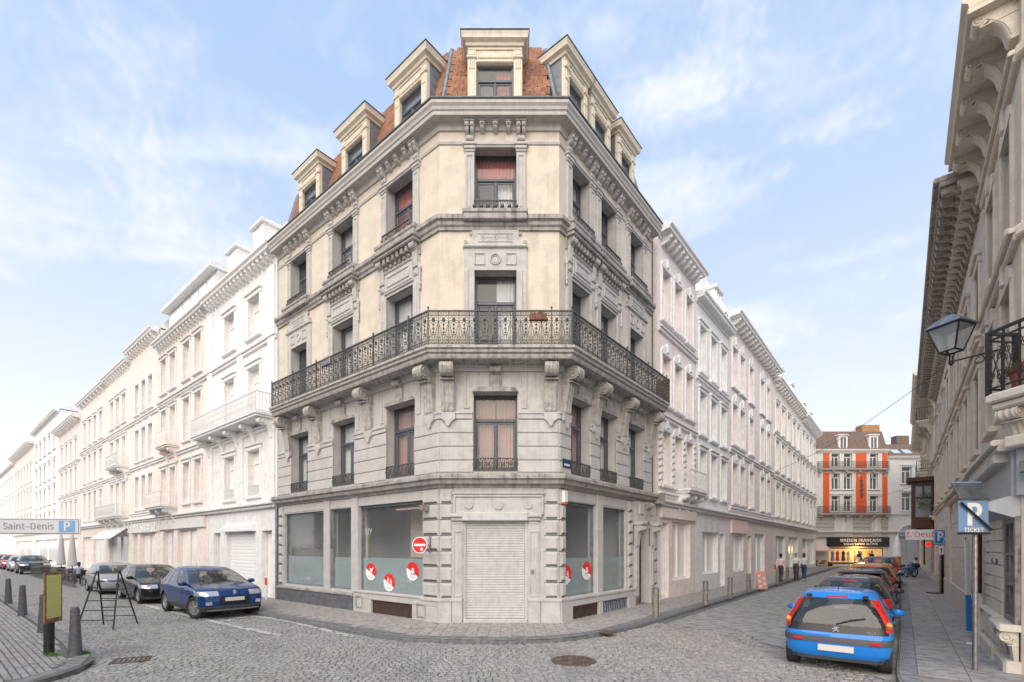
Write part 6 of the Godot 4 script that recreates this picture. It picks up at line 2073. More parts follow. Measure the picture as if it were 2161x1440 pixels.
func make_car(root: Node3D, sp: Dictionary) -> void:
	var cs := CarShape.new()
	cs.keys = sp.keys
	cs.rc = sp.get("rc", 0.34)
	cs.bow = sp.get("bow", 0.1)
	var y0: float = sp.keys[0][0]
	var y1: float = sp.keys[-1][0]
	var ys := []
	var n := 46
	for i in n + 1:
		ys.append(lerpf(y0, y1, pow(float(i) / n, 0.92)))
	for k in [sp.belt, sp.glass_top]:     # rows that must lie on a line
		var best := 0
		for i in ys.size():
			if absf(ys[i] - k) < absf(ys[best] - k):
				best = i
		ys[best] = k
	var grid := []
	for y in ys:
		grid.append(cs.outline(y))
	var m: int = grid[0].size()
	var R: float = sp.wheel_r
	var ar := R + 0.055
	var axles: Array = sp.axles
	for i in ys.size():
		for j in m:
			var p: Vector3 = grid[i][j]
			for ax in axles:
				var d := Vector2(p.x - ax, p.y - R)
				if absf(d.length() - ar) < 0.035 and p.z > 0.4:
					d = d.normalized() * ar
					grid[i][j] = Vector3(ax + d.x, R + d.y, p.z)
	# smooth normals
	var nor := []
	for i in ys.size():
		var row := []
		for j in m:
			var a: Vector3 = grid[i][mini(j + 1, m - 1)]
			var b: Vector3 = grid[i][maxi(j - 1, 0)]
			var c: Vector3 = grid[mini(i + 1, ys.size() - 1)][j]
			var d: Vector3 = grid[maxi(i - 1, 0)][j]
			var u := a - b
			if j == 0 or j == m - 1:
				u.x = 0
			row.append(u.cross(c - d).normalized())
		nor.append(row)
	var parts := {}
	var iS := CarShape.NF + CarShape.NC
	var iR := iS + CarShape.NS
	for i in ys.size() - 1:
		var yc: float = (ys[i] + ys[i + 1]) / 2
		for j in m - 1:
			var c: Vector3 = (grid[i][j] + grid[i + 1][j + 1]) / 2
			var hole := false
			for ax in axles:
				if Vector2(c.x - ax, c.y - R).length() < ar - 0.006 and c.z > 0.35:
					hole = true
			if hole:
				continue
			var fr_: float = clampf(float(j - iS) / CarShape.NS, -0.2, 1.2)
			var is_front := j < iS - 2
			var is_rear := j >= iR + 3
			var k := "body"
			if yc > sp.belt and yc < sp.glass_top:
				if is_front:
					k = "windscreen"
				elif is_rear:
					k = "rear_window"
				elif j >= iS and j < iR:
					var posts: Array = sp.posts     # fractions along the side that stay painted
					k = "side_window"
					for q in posts:
						if fr_ > q[0] and fr_ < q[1]:
							k = "body"
			if yc < sp.get("sill", 0.0):
				k = "trim"
			if sp.has("bumper") and yc > sp.bumper[0] and yc < sp.bumper[1] and j >= iR - 2:
				k = "rear_bumper"
			if sp.has("rear_low_glass") and is_rear and yc > sp.rear_low_glass and yc <= sp.belt:
				k = "tailgate_panel"
			if sp.has("lamp") and yc > sp.lamp[0] and yc < sp.lamp[1] and j >= iR + sp.lamp[2] and j < iR + sp.lamp[3]:
				k = "tail_lamp"
			if sp.has("head") and yc > sp.head[0] and yc < sp.head[1] and j >= sp.head[2] and j < iS + sp.head[3]:
				k = "headlamp"
			if sp.has("grille") and yc > sp.grille[0] and yc < sp.grille[1] and j < sp.grille[2]:
				k = "grille"
			if not parts.has(k):
				parts[k] = [MB.new(), MB.new()]
			# left half (z > 0) and its mirror
			var a: Vector3 = grid[i][j]
			var b: Vector3 = grid[i][j + 1]
			var d: Vector3 = grid[i + 1][j + 1]
			var e: Vector3 = grid[i + 1][j]
			var lift := 0.012 if k in ["tail_lamp", "rear_bumper", "headlamp"] else (-0.006 if k in ["side_window", "windscreen", "rear_window", "grille"] else 0.0)
			var na: Vector3 = nor[i][j]
			var nb: Vector3 = nor[i][j + 1]
			var nd: Vector3 = nor[i + 1][j + 1]
			var ne: Vector3 = nor[i + 1][j]
			a += na * lift
			b += nb * lift
			d += nd * lift
			e += ne * lift
			parts[k][0].qn(a, b, d, e, na, nb, nd, ne)
			var z := Vector3(1, 1, -1)
			parts[k][1].qn(b * z, a * z, e * z, d * z, nb * z, na * z, ne * z, nd * z)
	# door seams and handles
	for s in [-1.0, 1.0]:
		var seam := MB.new()
		for fq in sp.get("seams", [0.06, 0.40]):
			var pts := []
			var jj := iS + int(fq * CarShape.NS)
			for i in ys.size():
				if ys[i] > sp.get("sill", 0.0) + 0.02 and ys[i] < sp.belt:
					var q: Vector3 = grid[i][jj] + nor[i][jj] * -0.002
					pts.append(Vector3(q.x, q.y, q.z * s))
			if pts.size() > 1:
				seam.tube(pts, 0.006, 4)
		local_part(root, "door_seam", seam, mats["car_black"])
		for fq in sp.get("handles", [0.34]):
			var jj := iS + int(fq * CarShape.NS)
			var hy: float = sp.belt - 0.1
			var q: Vector3 = cs.outline(hy)[jj]
			local_part(root, "door_handle", MB.new().bb(q.x - 0.09, q.x + 0.07, hy - 0.015, hy + 0.015, minf(s * (q.z - 0.01), s * (q.z + 0.03)), maxf(s * (q.z - 0.01), s * (q.z + 0.03)), 0.006), sp.paint)
	# roof
	var roof := MB.new()
	var last: Array = grid[-1]
	var top: float = sp.roof_top
	var k0: Array = cs.at_y(y1)
	var nu := 14
	for j in m - 1:
		for i in 6:
			var f0 := i / 6.0
			var f1 := (i + 1) / 6.0
			var q := []
			var qn_ := []
			for e in [[j, f0], [j + 1, f0], [j + 1, f1], [j, f1]]:
				var p: Vector3 = last[e[0]]
				var cx := lerpf(p.x, clampf(p.x, k0[1] + 0.3, k0[2] - 0.3), e[1])
				q.append(Vector3(cx, y1 + (top - y1) * (1.0 - pow(1.0 - e[1], 2.2)), p.z * (1.0 - e[1])))
				var o := Vector3((p.x - cx) * 0.6, 0.35 + e[1], p.z * (1.0 - e[1]) * 0.5)
				qn_.append(o.normalized() if e[1] > 0.01 else (nor[-1][e[0]] + Vector3(0, 0.8, 0)).normalized())
			roof.qn(q[0], q[1], q[2], q[3], qn_[0], qn_[1], qn_[2], qn_[3])
			var z := Vector3(1, 1, -1)
			roof.qn(q[1] * z, q[0] * z, q[3] * z, q[2] * z, qn_[1] * z, qn_[0] * z, qn_[3] * z, qn_[2] * z)
	var paint: Material = sp.paint
	var look := {"body": paint, "windscreen": mats["car_glass"], "rear_window": mats["car_glass"], "side_window": mats["car_glass"], "trim": mats["car_trim"], "rear_bumper": mats["car_trim"], "tailgate_panel": mats["car_black"], "tail_lamp": mats["tail_red"], "headlamp": mats["head_glass"], "grille": mats["car_black"]}
	for k in parts:
		if k in ["tail_lamp", "headlamp", "side_window"]:
			for s in 2:
				local_part(root, k, parts[k][s], look[k])
		else:
			parts[k][0].add(parts[k][1], Transform3D.IDENTITY)
			local_part(root, k, parts[k][0], look[k])
	local_part(root, "roof", roof, sp.get("roof_paint", paint))
	# underside and wheel wells
	var wd: float = cs.at_y(0.6)[3]
	var un := MB.new().b(k0[1] * 0 + axles[0] - 0.55, axles[1] + 0.4, y0 + 0.02, sp.belt - 0.25, -wd + 0.24, wd - 0.24)
	for ax in axles:
		un.b(ax - 0.42, ax + 0.42, y0 + 0.05, 2 * R + 0.04, -wd + 0.2, wd - 0.2)
	local_part(root, "underbody", un, mats["car_black"])
	# seats seen through the glass
	var se := MB.new()
	for x in [0.1, 0.85]:
		for z in [-0.34, 0.34]:
			se.bb(x - 0.1, x + 0.1, sp.belt - 0.3, sp.belt + 0.22, z - 0.22, z + 0.22, 0.05)
			se.bb(x - 0.06, x + 0.06, sp.belt + 0.22, sp.belt + 0.4, z - 0.12, z + 0.12, 0.04)
	local_part(root, "seats", se, mats["car_black"])
	# wheels
	var ty := MB.new().lathe([Vector2(R * 0.66, -0.09), Vector2(R * 0.92, -0.1), Vector2(R, -0.075), Vector2(R, 0.075), Vector2(R * 0.92, 0.1), Vector2(R * 0.66, 0.09)], 28)
	var rim := MB.new().lathe([Vector2(0.0, 0.05), Vector2(R * 0.2, 0.055), Vector2(R * 0.2, 0.03), Vector2(R * 0.62, 0.03)].map(func(v): return v) if false else [Vector2(R * 0.68, 0.02), Vector2(R * 0.68, 0.085), Vector2(R * 0.6, 0.085), Vector2(R * 0.56, 0.03), Vector2(0.0, 0.02)], 24)
	for i in 5:
		var a := TAU * i / 5
		rim.at(Transform3D(Basis(Vector3.UP, a), Vector3.ZERO)).b(0.0, R * 0.62, 0.03, 0.075, -0.035, 0.035)
	rim.at(Transform3D.IDENTITY).lathe([Vector2(R * 0.16, 0.03), Vector2(R * 0.16, 0.09), Vector2(0, 0.095)], 12)
	var tm := ty.mesh()
	var rmesh := rim.mesh()
	for ax in axles:
		for s in [-1.0, 1.0]:
			var steer: float = sp.get("steer", 0.0) if ax < 0 else 0.0
			var xf := Transform3D(Basis(Vector3.UP, steer) * Basis(Vector3.RIGHT, s * PI / 2), Vector3(ax, R, s * (wd - 0.14)))
			var w := local_part(root, "wheel", tm, mats["tyre"], xf)
			local_part(w, "rim", rmesh, mats[sp.get("rim", "rim_silver")])
	# door mirrors
	for s in [-1.0, 1.0]:
		var mx: float = sp.mirror
		var mw: float = cs.at_y(sp.belt)[3]
		var mm := MB.new()
		mm.at(Transform3D(Basis.from_scale(Vector3(0.09, 0.075, 0.12)), Vector3(mx, sp.belt + 0.06, s * (mw + 0.1))))
		mm.lathe([Vector2(0, -1), Vector2(0.6, -0.8), Vector2(0.95, -0.3), Vector2(0.95, 0.3), Vector2(0.6, 0.8), Vector2(0, 1)], 14)
		mm.at(Transform3D.IDENTITY).b(mx - 0.02, mx + 0.03, sp.belt - 0.01, sp.belt + 0.04, minf(s * (mw - 0.03), s * (mw + 0.06)), maxf(s * (mw - 0.03), s * (mw + 0.06)))
		local_part(root, "mirror", mm, sp.get("mirror_paint", paint))
	# number plates without text
	var rx: float = cs.at_y(sp.plate_y)[2]
	local_part(root, "number_plate", MB.new().bb(rx - 0.02, rx + 0.025, sp.plate_y - 0.055, sp.plate_y + 0.055, -0.26, 0.26, 0.008), mats["plate"])
	var fx: float = cs.at_y(sp.get("front_plate_y", 0.5))[1]
	var fy: float = sp.get("front_plate_y", 0.5)
	local_part(root, "number_plate", MB.new().bb(fx - 0.025, fx + 0.02, fy - 0.055, fy + 0.055, -0.26, 0.26, 0.008), mats["plate"])
	# high brake light, wiper, aerial
	var hx: float = cs.at_y(sp.glass_top + 0.03)[2]
	local_part(root, "brake_light", MB.new().bb(hx - 0.03, hx + 0.02, sp.glass_top + 0.015, sp.glass_top + 0.045, -0.16, 0.16, 0.006), mats["tail_red"])
	local_part(root, "aerial", MB.new().tube([Vector3(k0[2] - 0.35, top - 0.02, 0), Vector3(k0[2] - 0.22, top + 0.1, 0)], 0.006, 4), mats["car_black"])
	var gy: float = sp.belt
	var ga: float = cs.at_y(gy)[2]
	var gb: float = cs.at_y(gy + 0.16)[2]
	local_part(root, "wiper", MB.new().tube([Vector3(ga + 0.015, gy + 0.02, 0.0), Vector3((ga + gb) / 2 + 0.02, gy + 0.1, -0.2), Vector3(gb + 0.0, gy + 0.15, -0.42)], 0.012, 5), mats["car_black"])

const HATCH := [[0.20, -1.62, 1.66, 0.74], [0.34, -1.70, 1.72, 0.80], [0.52, -1.715, 1.735, 0.82], [0.68, -1.66, 1.71, 0.825], [0.80, -1.52, 1.665, 0.815], [0.90, -1.22, 1.63, 0.80], [0.97, -0.98, 1.60, 0.775], [1.12, -0.72, 1.53, 0.71], [1.28, -0.44, 1.42, 0.64], [1.40, -0.16, 1.26, 0.57], [1.43, -0.05, 1.18, 0.54]]
const COMPACT := [[0.20, -2.0, 1.92, 0.78], [0.34, -2.08, 1.98, 0.85], [0.52, -2.09, 1.99, 0.87], [0.68, -2.04, 1.97, 0.875], [0.82, -1.86, 1.93, 0.865], [0.94, -1.35, 1.90, 0.85], [1.00, -1.10, 1.87, 0.83], [1.14, -0.86, 1.79, 0.76], [1.28, -0.56, 1.66, 0.69], [1.41, -0.16, 1.45, 0.61], [1.445, -0.0, 1.36, 0.57]]
const SUV := [[0.24, -1.98, 1.92, 0.80], [0.40, -2.06, 2.0, 0.87], [0.60, -2.07, 2.01, 0.89], [0.80, -2.02, 1.99, 0.895], [0.94, -1.84, 1.96, 0.885], [1.04, -1.36, 1.92, 0.87], [1.10, -1.12, 1.88, 0.85], [1.24, -0.86, 1.80, 0.78], [1.38, -0.56, 1.68, 0.71], [1.51, -0.18, 1.48, 0.63], [1.545, -0.02, 1.38, 0.59]]

func paint(key: String, c: Color) -> StandardMaterial3D:
	return M("paint_" + key, c, 0.5, "", 1, 0, {"coat": 0.85, "spec": 0.25})

func build_cars() -> void:
	M("car_glass", Color(0.035, 0.042, 0.045), 0.03, "", 1, 0, {"alpha": 0.45, "spec": 0.9})
	M("car_trim", Color(0.07, 0.072, 0.075), 0.55)
	M("car_black", Color(0.015, 0.015, 0.017), 0.35)
	M("tail_red", Color(0.55, 0.015, 0.015), 0.12, "", 1, 0, {"coat": 1.0})
	M("lamp_amber", Color(0.8, 0.3, 0.04), 0.15, "", 1, 0, {"coat": 1.0})
	M("head_glass", Color(0.55, 0.57, 0.6), 0.08, "", 1, 0, {"coat": 1.0, "metal": 0.5})
	M("tyre", Color(0.025, 0.025, 0.026), 0.85)
	M("rim_silver", Color(0.45, 0.45, 0.46), 0.35, "", 1, 0, {"metal": 0.7})
	M("plate", Color(0.62, 0.60, 0.58), 0.5)
	var hs := {"keys": HATCH, "belt": 0.86, "glass_top": 1.33, "posts": [[-0.3, 0.02], [0.40, 0.45], [0.80, 1.3]], "sill": 0.28, "wheel_r": 0.285, "axles": [-1.10, 1.20], "roof_top": 1.475, "mirror": -0.62, "plate_y": 0.44, "front_plate_y": 0.45, "bumper": [0.52, 0.64], "rear_low_glass": 0.72, "lamp": [0.78, 1.30, -1, 4], "head": [0.62, 0.80, 7, 2], "grille": [0.36, 0.5, 8], "rc": 0.30, "seams": [0.06, 0.5], "handles": [0.42]}
	var cs_ := {"keys": COMPACT, "belt": 0.95, "glass_top": 1.35, "posts": [[-0.3, 0.02], [0.36, 0.40], [0.70, 0.74], [0.92, 1.3]], "sill": 0.3, "wheel_r": 0.31, "axles": [-1.28, 1.30], "roof_top": 1.49, "mirror": -0.78, "plate_y": 0.72, "front_plate_y": 0.45, "lamp": [0.78, 0.98, 0, 9], "head": [0.62, 0.76, 9, 3], "grille": [0.36, 0.54, 9], "seams": [0.06, 0.38, 0.72], "handles": [0.33, 0.67]}
	var sv := {"keys": SUV, "belt": 1.03, "glass_top": 1.45, "posts": [[-0.3, 0.02], [0.36, 0.40], [0.70, 0.74], [0.92, 1.3]], "sill": 0.42, "wheel_r": 0.345, "axles": [-1.30, 1.32], "roof_top": 1.59, "mirror": -0.8, "plate_y": 0.74, "front_plate_y": 0.62, "lamp": [0.86, 1.08, 0, 9], "head": [0.74, 0.88, 9, 3], "grille": [0.44, 0.70, 9], "seams": [0.06, 0.38, 0.72], "handles": [0.33, 0.67]}
	# right kerb: noses point away down the street
	var list := [
		["parked_car", "small bright blue hatchback with all-glass tailgate, parked at the corner", hs, Color(0.012, 0.19, 0.62), 0.42, 6.86, 1.0],
		["parked_car", "dark grey hatchback parked in front of the small blue hatchback", cs_, Color(0.055, 0.058, 0.065), 4.95, 6.75, 1.04],
		["parked_car", "black hatchback with tail spoiler parked ahead of the dark grey hatchback", cs_, Color(0.02, 0.02, 0.022), 9.75, 6.72, 1.04],
		["parked_car", "orange and black car parked ahead of the black hatchback", sv, Color(0.55, 0.2, 0.03), 14.5, 6.75, 1.03],
		["parked_car", "silver car parked ahead of the orange car", cs_, Color(0.40, 0.41, 0.42), 19.3, 6.75, 1.03],
		["parked_van", "tall dark van parked ahead of the silver car", sv, Color(0.05, 0.055, 0.06), 24.2, 6.75, 1.12],
	]
	for i in list.size():
		var c: Array = list[i]
		# nose (-x) along UR
		var B := Basis(-UR, Vector3.UP, (-UR).cross(Vector3.UP))
		var car := thing(c[0], c[1], "van" if i == 5 else "car", Vector3.ZERO, 0.0, "cars parked along the right kerb")
		car.transform = Transform3D(B * Basis(Vector3.UP, 0.03 if i == 0 else 0.0) * Basis.from_scale(Vector3(1, 1, 1.06 if i == 0 else 1.0) * c[6]), fr(c[4], c[5], ROAD + 0.004) if i > 0 else Vector3(7.0, ROAD + 0.004, -10.2))
		var sp: Dictionary = c[2].duplicate()
		sp.paint = paint("right%d" % i, c[3])
		if i == 2 or i == 3:
			sp.mirror_paint = mats["car_black"]
		make_car(car, sp)
		if i == 0:
			# amber part of the lamps, hinges, reflectors, emblem and badge
			for s in [-1.0, 1.0]:
				local_part(car, "indicator", MB.new().at(Transform3D(Basis.from_scale(Vector3(0.035, 0.07, 0.05)), Vector3(1.545, 0.9, s * 0.735))).lathe([Vector2(0, -1), Vector2(0.7, -0.7), Vector2(1, 0), Vector2(0.7, 0.7), Vector2(0, 1)], 12), mats["lamp_amber"])
				local_part(car, "reflector", MB.new().bb(1.70, 1.742, 0.555, 0.60, s * 0.56 - 0.08, s * 0.56 + 0.08, 0.008), mats["tail_red"])
				local_part(car, "hinge", MB.new().bb(1.28, 1.40, 1.345, 1.40, s * 0.42 - 0.04, s * 0.42 + 0.04, 0.015), mats["car_black"])
			var em := PackedVector2Array([Vector2(-0.02, 0.05), Vector2(0.01, 0.055), Vector2(0.03, 0.04), Vector2(0.05, 0.05), Vector2(0.045, 0.025), Vector2(0.025, 0.01), Vector2(0.045, -0.01), Vector2(0.05, -0.05), Vector2(0.03, -0.045), Vector2(0.02, -0.02), Vector2(0.0, -0.025), Vector2(-0.03, -0.055), Vector2(-0.045, -0.045), Vector2(-0.02, -0.01), Vector2(-0.05, 0.0), Vector2(-0.05, 0.02), Vector2(-0.02, 0.02)])
			var bx := Basis(Vector3(0, 0, -1), Vector3(0, 1, 0), Vector3(1, 0, 0))
			local_part(car, "emblem", MB.new().prism(em, 0, 0.012), mats["head_glass"], Transform3D(bx, Vector3(1.702, 0.79, 0)))
			var tt := text_part(car, "badge", "107", 0.075, mats["head_glass"], Transform3D.IDENTITY, 0.006)
			tt.transform = Transform3D(bx, Vector3(1.66, 0.76, -0.5))
			local_part(car, "parcel_shelf", MB.new().bb(0.95, 1.5, 0.84, 0.87, -0.6, 0.6, 0.01), mats["car_black"])
		if i == 2:
			local_part(car, "spoiler", MB.new().bb(1.45, 1.78, 1.38, 1.42, -0.62, 0.62, 0.015), mats["car_black"])
	# left kerb: noses point towards the corner
	var left := [
		["parked_car", "blue crossover with front wheels turned, parked before the white roller shutter", sv, Color(0.003, 0.038, 0.15), 8.6, 3.15, 1.1, 0.35],
		["parked_car", "shiny black hatchback parked behind the blue crossover", cs_, Color(0.008, 0.008, 0.009), 15.15, 3.1, 1.12, 0.0],
		["parked_car", "grey saloon parked behind the shiny black hatchback", cs_, Color(0.30, 0.31, 0.33), 21.4, 3.2, 1.1, 0.0],
		["parked_car", "black estate car parked beyond the cafe terrace", sv, Color(0.015, 0.015, 0.017), 49.5, 3.4, 1.1, 0.0],
		["parked_car", "silver hatchback parked behind the black estate car", cs_, Color(0.45, 0.46, 0.48), 56.5, 3.4, 1.1, 0.0],
		["parked_car", "red hatchback parked behind the silver hatchback", cs_, Color(0.4, 0.02, 0.03), 63.5, 3.4, 1.1, 0.0],
		["parked_car", "dark red hatchback parked behind the red hatchback", cs_, Color(0.22, 0.02, 0.03), 70.5, 3.4, 1.1, 0.0],
		["parked_car", "white hatchback at the far end of the left parking row", cs_, Color(0.7, 0.7, 0.7), 78.0, 3.4, 1.1, 0.0],
	]
	for i in left.size():
		var c: Array = left[i]
		var B := Basis(UL, Vector3.UP, UL.cross(Vector3.UP))
		var car := thing(c[0], c[1], "car", Vector3.ZERO, 0.0, "cars parked along the left kerb")
		car.transform = Transform3D(B * Basis.from_scale(Vector3(1, 0.93, 1) * c[6]), fl(c[4], c[5], ROAD + 0.004))
		var sp: Dictionary = c[2].duplicate()
		sp.paint = paint("left%d" % i, c[3])
		sp.steer = c[7]
		make_car(car, sp)
		if i == 0:
			for s in [-1.0, 1.0]:
				local_part(car, "fog_lamp", MB.new().bb(-2.03, -1.96, 0.46, 0.56, s * 0.66 - 0.09, s * 0.66 + 0.09, 0.02), mats["head_glass"])
			local_part(car, "skid_plate", MB.new().bb(-2.03, -1.9, 0.27, 0.31, -0.7, 0.7, 0.015), mats["steel"])
			local_part(car, "emblem", MB.new().at(Transform3D(Basis(Vector3(0, 0, 1), Vector3(0, 1, 0), Vector3(-1, 0, 0)), Vector3(-2.03, 0.83, 0))).prism(PackedVector2Array([Vector2(0, -0.08), Vector2(0.055, 0), Vector2(0, 0.08), Vector2(-0.055, 0)]), 0, 0.02), mats["head_glass"])
		if i == 1:
			for s in [-1.0, 1.0]:
				local_part(car, "indicator", MB.new().bb(-1.98, -1.9, 0.66, 0.74, s * 0.66 - 0.06, s * 0.66 + 0.06, 0.02), mats["lamp_amber"])

# ---------------------------------------------------------------- street things
func ground_at(px: float, py: float, y := PAVE) -> Vector3:      # surveyed spot -> place on the pavement or road
	var d := 1013.0 * (2.25 - y) / (py - 1156.0)
	return Vector3((px - 1080.5) / 1013.0 * d, y, -d)

func build_street_things() -> void:
	# bollards on the left pavement: tapered cast iron with a small head
	var bl := [[158, 1384, "dark iron bollard next to the yellow notice board, at the rounded kerb"], [91, 1335, "dark iron bollard half hidden by the yellow notice board"], [47, 1300, "dark iron bollard, third along the kerb from the notice board"], [17, 1275, "dark iron bollard, fourth along the kerb from the notice board"]]
	var b0: Node3D = null
	for e in bl:
		var p := ground_at(e[0], e[1])
		if b0 == null:
			b0 = thing("bollard", e[2], "bollard", p, 0.0, "iron bollards on the left pavement")
			local_part(b0, "post", MB.new().lathe([Vector2(0.125, 0.0), Vector2(0.12, 0.03), Vector2(0.115, 0.05), Vector2(0.075, 0.88), Vector2(0.08, 0.885), Vector2(0.08, 0.92)], 20), mats["bollard"])
			local_part(b0, "cap", MB.new().lathe([Vector2(0.08, 0.92), Vector2(0.07, 0.93), Vector2(0.072, 0.96), Vector2(0.05, 0.99), Vector2(0.0, 1.0)], 20), mats["bollard"])
		else:
			copy(b0, "bollard", Transform3D(Basis.IDENTITY, p), e[2])
	# bollards on the right: straight steel posts
	var br := [[1384, 1303, "steel bollard in front of the scrolled side door"], [1489, 1277, "steel bollard before the plain white house's door, second from the side door"], [1541, 1264, "steel bollard, third along the pavement from the side door"], [1580, 1251, "steel bollard beside the red folding menu board"], [1641, 1234, "steel bollard beside the walking people, just past the menu board"], [1662, 1227, "steel bollard, sixth along the pavement from the side door"], [1683, 1221, "steel bollard, seventh along the pavement from the side door"]]
	var c0: Node3D = null
	M("bollard_steel", Color(0.36, 0.33, 0.30), 0.5, "wood", 1.5, 0, {"metal": 0.3})
	for e in br:
		var p := ground_at(e[0], e[1])
		if c0 == null:
			c0 = thing("steel_bollard", e[2], "bollard", p, 0.0, "steel bollards on the right pavement")
			local_part(c0, "post", MB.new().lathe([Vector2(0.10, 0.0), Vector2(0.10, 0.86)], 18), mats["bollard_steel"])
			local_part(c0, "cap", MB.new().lathe([Vector2(0.10, 0.86), Vector2(0.105, 0.87), Vector2(0.105, 0.9), Vector2(0.06, 0.93), Vector2(0, 0.935)], 18), mats["steel"])
		else:
			copy(c0, "steel_bollard", Transform3D(Basis.IDENTITY, p), e[2])
	# yellow notice on a black post
	var p := ground_at(103, 1382)
	var nb := thing("notice_board", "yellow printed notice on a wooden board fixed to a black post", "notice board", p)
	local_part(nb, "post", MB.new().b(-0.06, 0.06, 0.0, 1.5, -0.06, 0.06), M("black_wood", Color(0.03, 0.035, 0.042), 0.6, "wood", 1.0, 0, {"own": true}))
	var tb := Transform3D(Basis(Vector3.UP, 1.75), Vector3(0.1, 0.66, 0.02))
	local_part(nb, "board", MB.new().bb(-0.24, 0.24, 0.0, 1.02, -0.012, 0.012, 0.004), M("board_wood", Color(0.42, 0.22, 0.10), 0.7, "wood", 1.0), tb)
	var sh := local_part(nb, "sheet", MB.new().b(-0.185, 0.195, 0.1, 0.97, 0.013, 0.016), M("yellow_paper", Color(0.70, 0.64, 0.22), 0.7), tb)
	var ln := MB.new()
	var r := RandomNumberGenerator.new()
	r.seed = 12
	for i in 19:
		var x := -0.16
		while x < 0.16:
			var w := r.randf_range(0.01, 0.045)
			ln.b(x, minf(x + w, 0.175), 0.13 + i * 0.043, 0.138 + i * 0.043, 0.016, 0.0165)
			x += w + 0.012
	local_part(sh, "print", ln, M("print_olive", Color(0.38, 0.34, 0.13), 0.8))
	# tufts of grass at the foot of the post and the bollard
	for e in [[112, 1385, "tuft of green weeds at the foot of the notice board post"], [180, 1380, "tuft of green weeds at the foot of the bollard by the rounded kerb"]]:
		var q := ground_at(e[0], e[1])
		var tf := thing("weeds", e[2], "plant", q, 0.0, "weeds between the setts")
		var mb := MB.new()
		for i in 130:
			var a := r.randf() * TAU
			var o := Vector3(cos(a), 0, sin(a)) * r.randf() * 0.14
			o.z *= 0.6
			var d := Vector3(r.randf_range(-0.05, 0.05), r.randf_range(0.02, 0.09), r.randf_range(-0.05, 0.05))
			var s := Vector3(cos(a * 3), 0, sin(a * 3)) * 0.008
			mb.t3(o - s, o + s, o + d)
		local_part(tf, "blades", mb, M("weed", Color(0.10, 0.24, 0.03), 0.7, "", 1, 0, {"backlight": Color(0.1, 0.3, 0.02)}))
	# black A-frame stand in the road
	var st := thing("folding_stand", "empty black metal folding stand with five rungs standing in the road", "stand", Vector3(-11.65, ROAD, -13.6), 0.0)
	for s in [[0.0, 0.25, "front"], [0.0, -0.85, "back"]]:
		var m := MB.new()
		var z0: float = s[1]
		for x in [-0.46, 0.46]:
			m.tube([Vector3(x, 0.0, z0), Vector3(x * 0.62, 1.62, -0.28 if z0 > 0 else -0.33)], 0.022, 6)
		for i in 6:
			var t := 0.16 + i * 0.165
			var xx := lerpf(0.46, 0.46 * 0.62, t)
			m.tube([Vector3(-xx, 1.62 * t, lerpf(z0, -0.28 if z0 > 0 else -0.33, t)), Vector3(xx, 1.62 * t, lerpf(z0, -0.28 if z0 > 0 else -0.33, t))], 0.014, 5)
		local_part(st, "frame", m, mats["car_black"], Transform3D(Basis(Vector3.UP, 0.15), Vector3.ZERO))
	# Saint-Denis direction sign; its post stands beyond the edge of the picture
	var sd := thing("direction_sign", "white direction sign reading Saint-Denis with a light blue P", "sign", Vector3(-10.9, PAVE, -9.4))
	var SF := Transform3D(Basis(Vector3.UP, 0.1), Vector3(-9.42, 2.68, -9.7))
	M("sign_white", Color(0.70, 0.71, 0.72), 0.5)
	M("sign_grey", Color(0.30, 0.30, 0.31), 0.5)
	M("sign_light_blue", Color(0.22, 0.42, 0.68), 0.5)
	part(sd, "board", MB.new().bb(-1.6, 0.64, -0.16, 0.16, -0.02, 0.0, 0.008), mats["sign_white"], SF)
	var rm := MB.new()
	for e in [[-1.57, 0.61, 0.135, 0.148], [-1.57, 0.61, -0.148, -0.135], [0.598, 0.61, -0.135, 0.135]]:
		rm.b(e[0], e[1], e[2], e[3], 0.0, 0.004)
	part(sd, "border", rm, mats["sign_grey"], SF)
	text_part(sd, "lettering", "– Saint–Denis", 0.18, mats["sign_grey"], moved(SF, -0.39, 0.0, 0.004), 0.003)
	part(sd, "symbol_panel", MB.new().b(0.24, 0.54, -0.115, 0.115, 0.0, 0.006), mats["sign_light_blue"], SF)
	text_part(sd, "symbol", "P", 0.26, mats["sign_white"], moved(SF, 0.39, 0.0, 0.009), 0.003, 1, "Droid Sans", true)
	part(sd, "post", MB.new().lathe([Vector2(0.04, 0.06), Vector2(0.04, 2.95), Vector2(0, 2.96)], 12, Vector3(-10.9, 0, -9.6)), mats["steel"])
	# no-entry sign on the corner quoins
	var ne := thing("no_entry_sign", "round red no-entry sign with white bar fixed to the corner stones", "sign", FL * Vector3(-0.9, 2.1, 0.35))
	var NF := Transform3D(Basis(Vector3.UP, -0.25), Vector3(-2.62, 2.32, -13.66))
	var nd := MB.new()
	disc_mb(nd, Vector3(0, 0, 0), 0.235, 0.02, 36)
	part(ne, "rim", nd, mats["white_print"], NF)
	var nr := MB.new()
	disc_mb(nr, Vector3(0, 0, 0.02), 0.212, 0.004, 36)
	part(ne, "disc", nr, mats["red_print"], NF)
	part(ne, "bar", MB.new().b(-0.175, 0.175, -0.03, 0.035, 0.024, 0.028), mats["white_print"], NF)
	var sk := MB.new()
	disc_mb(sk, Vector3(0.06, -0.12, 0.024), 0.045, 0.002, 16)
	part(ne, "sticker", sk, mats["white_print"], NF)
